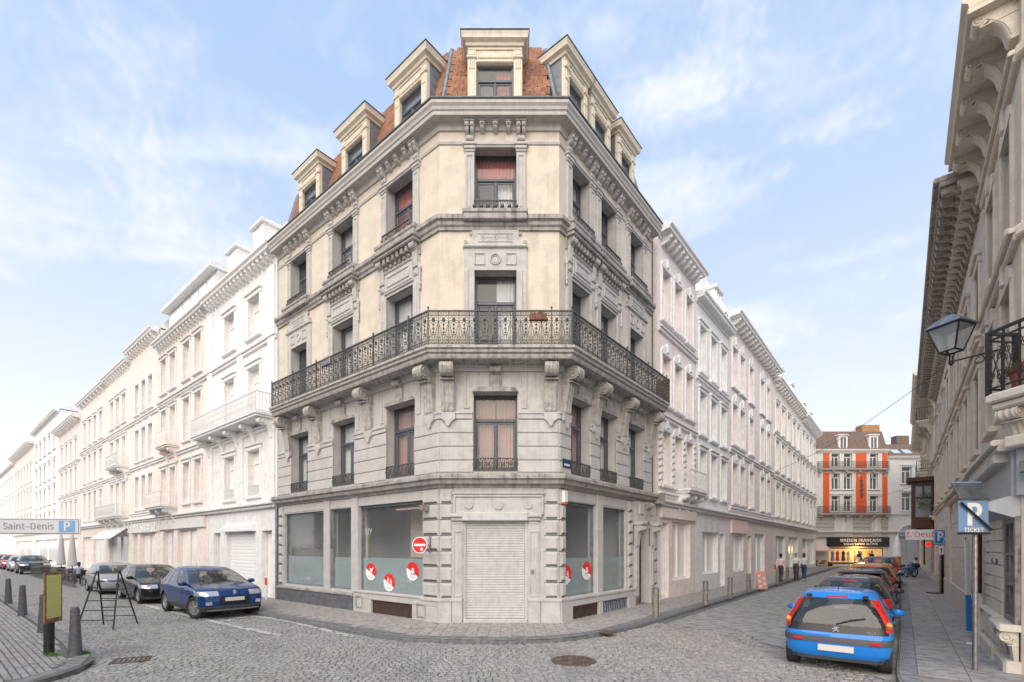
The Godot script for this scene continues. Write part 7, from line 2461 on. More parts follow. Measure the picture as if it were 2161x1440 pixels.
	part(ne, "bracket", MB.new().tube([NF * Vector3(0, 0, -0.01), FL * Vector3(-0.3, 2.32, 0.3), FL * Vector3(-0.3, 2.32, 0.06)], 0.02, 6).tube([FL * Vector3(-0.3, 2.1, 0.12), FL * Vector3(-0.3, 2.6, 0.12)], 0.025, 6), mats["zinc"])
	# old timber bracket above it
	var tb2 := thing("sign_bracket", "old pale wooden sign arm jutting from the corner stones above the shop glass", "bracket", FL * Vector3(-0.5, 3.35, 0.3))
	part(tb2, "arm", MB.new().bb(-1.6, -0.5, 3.38, 3.44, 0.28, 0.36, 0.01), M("old_wood", Color(0.42, 0.34, 0.29), 0.8, "wood", 1.0), FL)
	part(tb2, "fixing", MB.new().bb(-0.5, -0.36, 3.33, 3.49, 0.06, 0.36, 0.02), mats["old_wood"], FL)
	# alarm box, street name plate, red-white kerb post
	var al := thing("alarm_box", "white burglar alarm box with orange lens on the corner above the shop", "alarm", FR * Vector3(0.16, 3.6, 0.1))
	part(al, "case", MB.new().bb(0.06, 0.26, 3.58, 3.92, 0.05, 0.15, 0.015), mats["white_print"], FR)
	part(al, "lens", MB.new().bb(0.08, 0.24, 3.52, 3.58, 0.05, 0.14, 0.01), M("orange_lens", Color(0.75, 0.13, 0.02), 0.3), FR)
	var pn := thing("street_plate", "blue enamel street name plate on the grey stone above the ledge", "sign", FR * Vector3(0.35, 4.75, 0.05))
	part(pn, "plate", MB.new().bb(0.12, 0.58, 4.62, 4.88, 0.04, 0.055, 0.005), M("enamel", Color(0.02, 0.05, 0.13), 0.25), FR)
	var bars := MB.new()
	for i in 6:
		bars.b(0.2 + i * 0.05, 0.235 + i * 0.05, 4.68, 4.74, 0.055, 0.058)
	part(pn, "lettering", bars, mats["white_print"], FR)
	var kp := thing("hazard_post", "small red and white plastic post against the left end of the shop front", "post", FL * Vector3(-10.1, PAVE, 0.5))
	part(kp, "post", MB.new().bb(-10.16, -10.08, 0.06, 0.72, 0.46, 0.52, 0.02), mats["white_print"], FL)
	part(kp, "red_panel", MB.new().bb(-10.24, -10.0, 0.68, 1.0, 0.46, 0.52, 0.02), M("orange_red", Color(0.75, 0.09, 0.02), 0.4), FL)
	part(kp, "white_rim", MB.new().bb(-10.27, -9.97, 0.64, 1.04, 0.45, 0.5, 0.03), mats["white_print"], FL)
	# round stickers on the glass
	var stk := [[FL, -3.62, 1.42, 0, "round red and white sticker with an aeroplane on the shop glass"], [FL, -2.6, 1.1, 1, "round red and white sticker with two travellers on the wide shop glass"], [FL, -1.4, 1.5, 2, "round red and white sticker with a ship on the shop glass by the no-entry sign"], [FR, 0.58, 1.42, 1, "round red and white sticker with two travellers beside the roller shutter corner"], [FR, 1.82, 1.5, 2, "round red and white ship sticker by the middle pier of the side shop glass"]]
	for e in stk:
		sticker(e[0], e[1], e[2], e[3], e[4])
	# drain and gratings
	var mh := thing("manhole_grating", "round cast iron grating with parallel bars set in the setts", "grating", Vector3(1.25, ROAD, -9.75))
	var mr := MB.new().lathe([Vector2(0.36, -0.02), Vector2(0.36, 0.012), Vector2(0.45, 0.012), Vector2(0.46, -0.02)].map(func(v): return v), 40)
	local_part(mh, "rim", mr, M("rusty_iron", Color(0.16, 0.115, 0.09), 0.7, "rough", 2.0))
	local_part(mh, "bed", MB.new().lathe([Vector2(0.36, -0.03), Vector2(0.0, -0.025)].map(func(v): return v), 30), mats["car_black"])
	for i in 13:
		var x := -0.33 + i * 0.055
		var l := sqrt(maxf(0.0, 0.365 * 0.365 - x * x))
		local_part(mh, "bar", MB.new().b(x - 0.014, x + 0.014, -0.024, 0.008, -l, l), mats["rusty_iron"], Transform3D(Basis(Vector3.UP, 0.3), Vector3.ZERO))
	var dg := thing("gully_grating", "worn iron gully grating beside the rounded kerb under the bollards", "grating", Vector3(-7.8, ROAD, -9.8), 0.5)
	for i in 7:
		local_part(dg, "bar", MB.new().b(-0.25 + i * 0.08, -0.22 + i * 0.08, -0.01, 0.012, -0.2, 0.2), mats["rusty_iron"])
	local_part(dg, "rim", MB.new().b(-0.3, 0.33, -0.01, 0.014, 0.2, 0.25).b(-0.3, 0.33, -0.01, 0.014, -0.25, -0.2).b(-0.3, -0.26, -0.01, 0.014, -0.2, 0.2).b(0.29, 0.33, -0.01, 0.014, -0.2, 0.2), mats["rusty_iron"])
	var ic := thing("service_cover", "small square iron cover in the corner pavement near the kerb", "cover", ground_at(1283, 1334))
	local_part(ic, "plate", MB.new().b(-0.22, 0.22, -0.01, 0.008, -0.16, 0.16), mats["rusty_iron"], Transform3D(Basis(Vector3.UP, 0.9), Vector3.ZERO))
	# disabled parking sign
	var q := ground_at(1985, 1253)
	var ds := thing("parking_sign", "blue parking sign with white P and wheelchair on a steel pole", "sign", q)
	local_part(ds, "pole", MB.new().lathe([Vector2(0.035, 0.0), Vector2(0.035, 3.0), Vector2(0, 3.01)], 10), mats["steel"])
	local_part(ds, "second_pole", MB.new().b(0.06, 0.14, 0.0, 1.9, -0.04, 0.04), mats["car_black"])
	local_part(ds, "base", MB.new().b(-0.5, 0.6, 0.0, 0.05, -0.2, 0.2), mats["car_black"])
	local_part(ds, "plate", MB.new().bb(-0.36, 0.36, 2.32, 3.02, 0.04, 0.06, 0.01), M("sign_blue", Color(0.02, 0.20, 0.62), 0.4))
	local_part(ds, "border", MB.new().b(-0.33, 0.33, 2.95, 2.975, 0.06, 0.063).b(-0.33, 0.33, 2.36, 2.385, 0.06, 0.063).b(-0.335, -0.31, 2.36, 2.975, 0.06, 0.063).b(0.31, 0.335, 2.36, 2.975, 0.06, 0.063), mats["white_print"])
	var tx := text_part(ds, "symbol", "P", 0.62, mats["white_print"], Transform3D.IDENTITY, 0.004, 1, "Droid Sans", true)
	tx.transform = Transform3D(Basis.IDENTITY, Vector3(-0.07, 2.7, 0.064))
	var wc := MB.new()
	ring_mb(wc, Vector3(0.15, 2.47, 0.066), 0.075, 0.012, 16)
	wc.tube([Vector3(0.12, 2.64, 0.066), Vector3(0.12, 2.52, 0.066), Vector3(0.2, 2.52, 0.066), Vector3(0.25, 2.43, 0.066)], 0.014, 5)
	disc_mb(wc, Vector3(0.12, 2.67, 0.062), 0.025, 0.006, 12)
	local_part(ds, "wheelchair", wc, mats["white_print"])
	local_part(ds, "arrow_plate", MB.new().bb(-0.11, 0.11, 1.85, 2.25, 0.04, 0.055, 0.006), mats["white_print"])
	local_part(ds, "arrow", arrow_mb(0.28, 0.1), mats["black_print"], Transform3D(Basis.IDENTITY, Vector3(0, 2.04, 0.057)))
	# large parking ticket sign near the viewpoint
	q = ground_at(2058, 1415)
	var ps := thing("ticket_sign", "faded blue parking ticket sign with dark roof on a tall steel pole", "sign", q)
	local_part(ps, "pole", MB.new().lathe([Vector2(0.042, 0.0), Vector2(0.042, 2.9), Vector2(0, 2.9)], 12), mats["steel"])
	local_part(ps, "plate", MB.new().bb(-0.36, 0.17, 2.46, 3.02, 0.05, 0.08, 0.008), M("sign_faded_blue", Color(0.16, 0.26, 0.44), 0.5))
	tx = text_part(ps, "symbol", "P", 0.56, mats["sign_white"], Transform3D.IDENTITY, 0.004, 1, "Droid Sans", true)
	tx.transform = Transform3D(Basis.IDENTITY, Vector3(-0.1, 2.77, 0.084))
	tx = text_part(ps, "lettering", "TICKET", 0.105, mats["sign_white"], Transform3D.IDENTITY, 0.003, 1, "Droid Sans", true)
	tx.transform = Transform3D(Basis.IDENTITY, Vector3(-0.1, 2.5, 0.086))
	local_part(ps, "solar_panel", MB.new().bb(-0.36, 0.16, 0.0, 0.34, -0.02, 0.02, 0.008), mats["lead"], Transform3D(Basis(Vector3.RIGHT, -0.5), Vector3(0, 3.04, 0.1)))
	local_part(ps, "panel_edge", MB.new().bb(-0.37, 0.17, 0.34, 0.37, -0.025, 0.025, 0.008), mats["sign_faded_blue"], Transform3D(Basis(Vector3.RIGHT, -0.5), Vector3(0, 3.04, 0.1)))
	local_part(ps, "brace", MB.new().tube([Vector3(-0.36, 2.98, 0.12), Vector3(0.18, 2.5, 0.12)], 0.022, 6), mats["car_black"])
	local_part(ps, "strip", MB.new().b(-0.36, 0.17, 2.42, 2.455, 0.05, 0.11), mats["car_black"])
	# brown post with a white arrow plate
	q = FRR * Vector3(-4.15, PAVE, 0.2)
	var ap := thing("arrow_post", "dark brown post carrying a white plate with a black arrow", "post", q)
	var AF := Transform3D(Basis.IDENTITY, q)
	part(ap, "post", MB.new().bb(-0.06, 0.06, 1.0, 3.2, -0.06, 0.06, 0.01), mats["rr_brown"], AF)
	part(ap, "plate", MB.new().bb(-0.1, 0.1, 2.5, 2.92, 0.07, 0.085, 0.005), mats["sign_white"], AF)
	part(ap, "arrow", arrow_mb(0.3, 0.1), mats["black_print"], moved(AF, 0, 2.7, 0.087))
	# white folding board and blue banner pole
	q = ground_at(2071, 1362)
	var wb := thing("white_board", "plain white board leaning by the banded stone pilaster", "board", q)
	local_part(wb, "panel", MB.new().bb(-0.14, 0.14, 0.0, 1.15, -0.015, 0.015, 0.005), mats["white_print"], Transform3D(Basis(Vector3.UP, 0.25) * Basis(Vector3.RIGHT, -0.08), Vector3.ZERO))
	local_part(wb, "foot", MB.new().b(-0.13, 0.13, 0.0, 0.03, -0.2, 0.02), mats["white_print"], Transform3D(Basis(Vector3.UP, 0.25), Vector3.ZERO))
	q = ground_at(2046, 1332)
	var bp := thing("banner_pole", "slim leaning blue and white banner behind the ticket sign pole", "banner", q)
	local_part(bp, "lower_cloth", MB.new().prism(PackedVector2Array([Vector2(-0.07, 0.0), Vector2(0.06, 0.0), Vector2(0.04, 0.95), Vector2(-0.09, 0.95)]), -0.015, 0.015), M("banner_blue", Color(0.04, 0.2, 0.55), 0.7))
	local_part(bp, "upper_cloth", MB.new().prism(PackedVector2Array([Vector2(-0.09, 0.95), Vector2(0.04, 0.95), Vector2(-0.02, 2.4), Vector2(-0.12, 2.4)]), -0.015, 0.015), mats["sign_white"])
	local_part(bp, "rod", MB.new().tube([Vector3(0.07, 0, 0), Vector3(0.05, 0.95, 0), Vector3(0.0, 1.8, 0), Vector3(-0.1, 2.45, 0)], 0.012, 5), mats["car_black"])
	# wall lantern
	var L := FRR * Vector3(-2.9, 6.5, 0.74)
	var lt := thing("street_lantern", "black four-sided street lantern on a wrought iron wall arm", "lantern", L)
	var LB := Transform3D(Basis(Vector3.UP, 0.35), L)
	var cage := MB.new()
	for sx in [-1, 1]:
		for sz in [-1, 1]:
			cage.tube([Vector3(sx * 0.15, 0.18, sz * 0.15), Vector3(sx * 0.3, 0.72, sz * 0.3)], 0.018, 5)
	for e in [[0.15, 0.18], [0.3, 0.72]]:
		for s in [-1, 1]:
			cage.tube([Vector3(-e[0], e[1], s * e[0]), Vector3(e[0], e[1], s * e[0])], 0.022, 5)
			cage.tube([Vector3(s * e[0], e[1], -e[0]), Vector3(s * e[0], e[1], e[0])], 0.022, 5)
	part(lt, "cage", cage, mats["car_black"], LB)
	var gl := MB.new()
	for i in 4:
		gl.at(Transform3D(Basis(Vector3.UP, i * PI / 2), Vector3.ZERO)).q(Vector3(-0.15, 0.18, 0.15), Vector3(0.15, 0.18, 0.15), Vector3(0.3, 0.72, 0.3), Vector3(-0.3, 0.72, 0.3))
	part(lt, "pane", gl, M("lantern_glass", Color(0.6, 0.66, 0.72), 0.08, "", 1, 0, {"alpha": 0.35}), LB)
	var cp := MB.new()
	for i in 4:
		cp.at(Transform3D(Basis(Vector3.UP, i * PI / 2), Vector3.ZERO))
		cp.q(Vector3(-0.36, 0.73, 0.36), Vector3(0.36, 0.73, 0.36), Vector3(0.2, 0.9, 0.2), Vector3(-0.2, 0.9, 0.2))
		cp.q(Vector3(-0.2, 0.9, 0.2), Vector3(0.2, 0.9, 0.2), Vector3(0.05, 1.0, 0.05), Vector3(-0.05, 1.0, 0.05))
		cp.q(Vector3(0.36, 0.73, 0.36), Vector3(-0.36, 0.73, 0.36), Vector3(-0.3, 0.72, 0.3), Vector3(0.3, 0.72, 0.3))
	part(lt, "roof", cp, mats["zinc"], LB)
	var arm := MB.new()
	for s in [-1, 1]:
		arm.tube([LB * Vector3(s * 0.15, 0.18, 0), LB * Vector3(s * 0.06, 0.08, 0), LB * Vector3(s * 0.05, -0.08, 0)], 0.018, 5)
	arm.lathe([Vector2(0, -0.14), Vector2(0.05, -0.1), Vector2(0.05, -0.06), Vector2(0, -0.02)], 10, L)
	arm.tube([L + Vector3(0, -0.05, 0), FRR * Vector3(-2.9, 6.52, 0.0)], 0.02, 6)
	var cu := []
	for i in 16:
		var a := i * 0.5
		var rr := 0.14 - i * 0.007
		cu.append(FRR * Vector3(-2.9, 6.38 + rr * sin(a), 0.3 + rr * cos(a)))
	arm.tube(cu, 0.012, 5)
	part(lt, "arm", arm, mats["car_black"])
	# small alarm box on the grey house, red menu board
	var al2 := thing("alarm_box", "cream alarm box with red lens on the grey stone house", "alarm", FRR * Vector3(-6.3, 4.4, 0.08))
	part(al2, "case", MB.new().bb(-6.45, -6.2, 3.55, 3.9, 0.0, 0.12, 0.015), mats["white_print"], FRR)
	part(al2, "lens", MB.new().bb(-6.42, -6.23, 3.45, 3.55, 0.0, 0.11, 0.01), mats["orange_lens"], FRR)
	q = ground_at(1607, 1244)
	var mb2 := thing("menu_board", "folding menu board with red printed face on the right pavement", "menu board", q, 0.2)
	local_part(mb2, "face", MB.new().bb(-0.28, 0.28, 0.0, 0.95, -0.015, 0.015, 0.006), M("menu_red", Color(0.70, 0.32, 0.29), 0.5), Transform3D(Basis(Vector3.RIGHT, -0.2), Vector3(0, 0, 0.12)))
	var dish := MB.new()
	for i in 5:
		disc_mb(dish, Vector3(-0.14 + (i % 2) * 0.28, 0.15 + i * 0.14, 0.016), 0.08, 0.004, 14)
	local_part(mb2, "pictures", dish, mats["sign_white"], Transform3D(Basis(Vector3.RIGHT, -0.2), Vector3(0, 0, 0.12)))
	local_part(mb2, "back_leg", MB.new().bb(-0.28, 0.28, 0.0, 0.95, -0.015, 0.015, 0.006), mats["sign_white"], Transform3D(Basis(Vector3.RIGHT, 0.2), Vector3(0, 0, -0.26)))
	terrace()
	bicycles()
	# overhead cables across the right street
	for e in [[fr(30, 0.2, 8.2), FRR * Vector3(-20, 11.0, 0.2), "thin black cable sagging across the right street"], [fr(48, 0.2, 6.5), FRR * Vector3(-44, 8.0, 0.2), "thin black cable slung before the orange house"]]:
		var pts := []
		for i in 13:
			var t := i / 12.0
			pts.append(e[0].lerp(e[1], t) + Vector3(0, -0.5 * sin(t * PI), 0))
		var cb := thing("overhead_cable", e[2], "cable", e[0])
		part(cb, "wire", MB.new().tube(pts, 0.015, 4), mats["car_black"])

func arrow_mb(h: float, w: float) -> MB:
	return MB.new().prism(PackedVector2Array([Vector2(-0.015, -h / 2), Vector2(0.015, -h / 2), Vector2(0.015, h / 2 - w), Vector2(w / 2, h / 2 - w), Vector2(0, h / 2), Vector2(-w / 2, h / 2 - w), Vector2(-0.015, h / 2 - w)]), 0, 0.003)

func sticker(F: Transform3D, x: float, y: float, kind: int, label: String) -> void:
	var s := thing("window_sticker", label, "sticker", F * Vector3(x, y, -0.13), 0.0, "round stickers on the shop glass")
	var X := moved(F, x, y, -0.137)
	var R := 0.30
	var d := MB.new()
	disc_mb(d, Vector3.ZERO, R, 0.003, 36)
	part(s, "disc", d, mats["white_print"], X)
	# red segment above a slanting line
	var pr := PackedVector2Array()
	for i in 25:
		var a := deg_to_rad(-32 + i * 190.0 / 24)
		pr.append(Vector2(cos(a), sin(a)) * R)
	part(s, "red_field", MB.new().prism(pr, 0.003, 0.0045), mats["red_print"], X)
	var ic := MB.new()
	if kind == 0:
		ic.prism(PackedVector2Array([Vector2(-0.13, 0.02), Vector2(-0.07, 0.03), Vector2(0.0, 0.06), Vector2(-0.1, 0.12), Vector2(-0.06, 0.13), Vector2(0.06, 0.1), Vector2(0.16, 0.17), Vector2(0.17, 0.15), Vector2(0.1, 0.07), Vector2(0.07, -0.06), Vector2(0.04, -0.07), Vector2(0.03, 0.02), Vector2(-0.03, 0.0), Vector2(-0.08, -0.02)]), 0.0045, 0.006)
	elif kind == 1:
		for e in [[-0.06, 0.0, 1.0], [0.11, -0.07, -1.0]]:
			ic.at(Transform3D(Basis.from_scale(Vector3(e[2], 1, 1)), Vector3(e[0], e[1], 0)))
			ic.prism(PackedVector2Array([Vector2(-0.03, -0.03), Vector2(0.0, -0.02), Vector2(0.02, 0.06), Vector2(0.09, 0.08), Vector2(0.09, 0.1), Vector2(0.02, 0.11), Vector2(0.02, 0.14), Vector2(-0.02, 0.14), Vector2(-0.035, 0.06)]), 0.0045, 0.006)
			disc_mb(ic, Vector3(0.0, 0.165, 0.0045), 0.022, 0.0015, 12)
		ic.at(Transform3D.IDENTITY)
	else:
		ic.prism(PackedVector2Array([Vector2(-0.1, -0.04), Vector2(0.1, -0.04), Vector2(0.07, 0.02), Vector2(0.05, 0.1), Vector2(-0.03, 0.11), Vector2(-0.06, 0.02)]), 0.0045, 0.006)
	part(s, "pictogram", ic, mats["white_print"], X)
	if kind == 2:
		part(s, "wave", MB.new().b(-0.1, 0.1, -0.1, -0.075, 0.0045, 0.006).prism(PackedVector2Array([Vector2(-0.03, 0.0), Vector2(0.03, 0.0), Vector2(0, 0.06)]), 0.006, 0.007), mats["blue_print"], X)
	var tl := MB.new()
	for i in 3:
		tl.b(-0.14 + i * 0.02, 0.12, -0.15 - i * 0.028, -0.142 - i * 0.028, 0.003, 0.0042)
	part(s, "small_print", tl, mats["grey_print"], X)
	part(s, "mark", MB.new().b(-0.012, 0.012, -0.262, -0.238, 0.003, 0.0042), mats["red_print"], X)

# cafe terrace in the parking lane
func terrace() -> void:
	for i in 4:
		var fe := thing("terrace_fence", ["black railing panel of the cafe terrace, at the grey saloon's tail", "black railing panel of the cafe terrace, second from the grey saloon", "black railing panel of the cafe terrace, third from the grey saloon", "black railing panel of the cafe terrace, at the black estate car's nose"][i], "fence", fl(28.0 + i * 4.5, 4.1, ROAD), 0.0, "railing panels around the cafe terrace")
		var F := Transform3D(FL.basis, fl(28.0 + i * 4.5, 4.1, ROAD))
		var m := MB.new().b(-2.2, 2.2, 0.95, 1.0, -0.025, 0.025).b(-2.2, 2.2, 0.05, 0.1, -0.025, 0.025)
		part(fe, "rails", m, mats["iron"], F)
		for k in 15:
			part(fe, "baluster", MB.new().b(-2.14 + k * 0.307, -2.115 + k * 0.307, 0.1, 0.95, -0.012, 0.012), mats["iron"], F)
	for i in 2:
		var pa := thing("closed_parasol", ["folded grey parasol on the cafe terrace, nearer to the awning", "folded grey parasol on the cafe terrace, beside the pink house shop"][i], "parasol", fl(34.2 + i * 4.2, 3.0, ROAD))
		local_part(pa, "cloth", MB.new().lathe([Vector2(0.22, 1.0), Vector2(0.27, 1.05), Vector2(0.2, 1.8), Vector2(0.13, 2.9), Vector2(0.04, 3.3), Vector2(0, 3.35)], 10), M("parasol_grey", Color(0.5, 0.5, 0.52), 0.9))
		local_part(pa, "pole", MB.new().lathe([Vector2(0.3, 0), Vector2(0.3, 0.06), Vector2(0.03, 0.08), Vector2(0.03, 1.1)], 12), mats["iron"])
	var tb0: Node3D = null
	for i in 3:
		var q := fl(28.5 + i * 4.0, 3.2, ROAD)
		var lab: String = ["small round cafe table behind the railing near the grey saloon", "small round cafe table in the middle of the terrace", "small round cafe table near the far end of the terrace"][i]
		if tb0 == null:
			tb0 = thing("cafe_table", lab, "table", q, 0.0, "cafe tables on the terrace")
			local_part(tb0, "tabletop", MB.new().lathe([Vector2(0, 0.72), Vector2(0.36, 0.72), Vector2(0.36, 0.75), Vector2(0, 0.75)], 20), mats["brown_wood"])
			local_part(tb0, "leg", MB.new().lathe([Vector2(0.25, 0), Vector2(0.22, 0.03), Vector2(0.03, 0.05), Vector2(0.03, 0.72)], 12), mats["iron"])
		else:
			copy(tb0, "cafe_table", Transform3D(Basis.IDENTITY, q), lab)
	var ch0: Node3D = null
	for i in 6:
		var q := fl(27.7 + i * 2.0, 3.2 + (0.15 if i % 2 == 0 else -0.1), ROAD)
		var turn := FL.basis * Basis(Vector3.UP, PI / 2 if i % 2 == 0 else -PI / 2)
		var lab := "black cafe chair drawn up to a round terrace table"
		if ch0 == null:
			ch0 = thing("cafe_chair", lab, "chair", q, 0.0, "cafe chairs on the terrace")
			local_part(ch0, "seat", MB.new().bb(-0.21, 0.21, 0.43, 0.46, -0.21, 0.21, 0.01), mats["car_black"])
			local_part(ch0, "backrest", MB.new().bb(-0.21, 0.21, 0.6, 0.88, -0.23, -0.2, 0.01), mats["car_black"])
			for s in [[-0.19, -0.2, 0.88], [0.19, -0.2, 0.88], [-0.19, 0.19, 0.43], [0.19, 0.19, 0.43]]:
				local_part(ch0, "leg", MB.new().b(s[0] - 0.015, s[0] + 0.015, 0, s[2], s[1] - 0.015, s[1] + 0.015), mats["iron"])
			ch0.transform = Transform3D(turn, q)
		else:
			copy(ch0, "cafe_chair", Transform3D(turn, q), lab)

func bicycles() -> void:
	var base := ground_at(1935, 1219)
	var labs := ["blue shared bicycle parked on the right pavement, outermost of three", "blue shared bicycle parked between two others on the right pavement", "blue shared bicycle parked closest to the wall on the right pavement"]
	var b0: Node3D = null
	for i in 3:
		var q := base + Vector3(-0.55 + i * 0.5, 0, -0.5 * i)
		var tr := Transform3D(Basis(Vector3.UP, 0.25 + i * 0.12) * Basis(Vector3.RIGHT, 0.12), q)
		if b0 != null:
			copy(b0, "bicycle", tr, labs[i])
			continue
		b0 = thing("bicycle", labs[i], "bicycle", q, 0.0, "shared bicycles on the right pavement")
		for x in [-0.46, 0.46]:
			var w := MB.new()
			ring_mb(w, Vector3(x, 0.34, 0), 0.33, 0.022, 24)
			var wh := local_part(b0, "wheel", w, mats["tyre"])
			var sp := MB.new()
			for k in 8:
				var a := TAU * k / 8
				sp.tube([Vector3(x, 0.34, 0), Vector3(x + cos(a) * 0.32, 0.34 + sin(a) * 0.32, 0)], 0.004, 3)
			local_part(wh, "spokes", sp, mats["steel"])
		var fm := MB.new()
		for e in [[Vector3(-0.52, 0.34, 0), Vector3(-0.2, 0.75, 0)], [Vector3(-0.2, 0.75, 0), Vector3(-0.08, 0.32, 0)], [Vector3(-0.52, 0.34, 0), Vector3(-0.08, 0.32, 0)], [Vector3(-0.08, 0.32, 0), Vector3(0.36, 0.72, 0)], [Vector3(-0.16, 0.55, 0), Vector3(0.36, 0.8, 0)], [Vector3(0.33, 0.95, 0), Vector3(0.52, 0.34, 0)]]:
			fm.tube([e[0], e[1]], 0.03, 6)
		local_part(b0, "frame", fm, M("bike_blue", Color(0.03, 0.18, 0.38), 0.4))
		local_part(b0, "mudguard", MB.new().bb(-0.75, -0.35, 0.66, 0.72, -0.06, 0.06, 0.02), mats["bike_blue"])
		local_part(b0, "saddle", MB.new().bb(-0.34, -0.1, 0.88, 0.94, -0.07, 0.07, 0.025), mats["car_black"])
		local_part(b0, "seat_post", MB.new().tube([Vector3(-0.2, 0.74, 0), Vector3(-0.22, 0.9, 0)], 0.015, 6), mats["steel"])
		local_part(b0, "handlebar", MB.new().tube([Vector3(0.2, 1.02, 0.3), Vector3(0.32, 1.02, 0.12), Vector3(0.32, 1.0, -0.12), Vector3(0.2, 1.02, -0.3)], 0.014, 6), mats["car_black"])
		local_part(b0, "basket", MB.new().b(0.36, 0.62, 0.74, 0.98, -0.18, 0.18), mats["car_black"])
		b0.transform = tr
	# folded white and orange parasol at the corner, red lamp on the wall
	var pa := thing("closed_parasol", "folded white parasol with orange foot standing beyond the parked cars", "parasol", ground_at(1894, 1203))
	local_part(pa, "cloth", MB.new().lathe([Vector2(0.25, 1.2), Vector2(0.42, 1.3), Vector2(0.36, 2.2), Vector2(0.2, 3.0), Vector2(0.04, 3.4), Vector2(0, 3.45)], 12), mats["white_print"])
	local_part(pa, "foot", MB.new().lathe([Vector2(0.32, 0.0), Vector2(0.32, 0.5), Vector2(0.26, 1.25), Vector2(0, 1.25)], 12), M("foot_orange", Color(0.7, 0.22, 0.03), 0.6))
	var rl := thing("red_lamp", "small glowing red lamp on the wall above the bicycles", "lamp", FRR * Vector3(-27.6, 2.45, 0.35))
	part(rl, "globe", MB.new().lathe([Vector2(0, -0.14), Vector2(0.12, -0.07), Vector2(0.12, 0.07), Vector2(0, 0.14)], 12, Vector3(-27.6, 2.45, 0.35)), M("red_glow", Color(0.6, 0.03, 0.02), 0.4, "", 1, 0, {"emit": Color(1, 0.06, 0.03), "power": 1.2}), FRR)
	part(rl, "arm", MB.new().tube([Vector3(-27.6, 2.45, 0.0), Vector3(-27.6, 2.45, 0.3)], 0.015, 5), mats["car_black"], FRR)
	var o := OmniLight3D.new()
	o.name = "red_lamp_light"
	o.light_color = Color(1, 0.1, 0.05)
	o.light_energy = 0.15
	o.light_size = 0.1
	o.shadow_enabled = true
	rl.add_child(o)
	o.global_position = FRR * Vector3(-27.6, 2.45, 0.6)

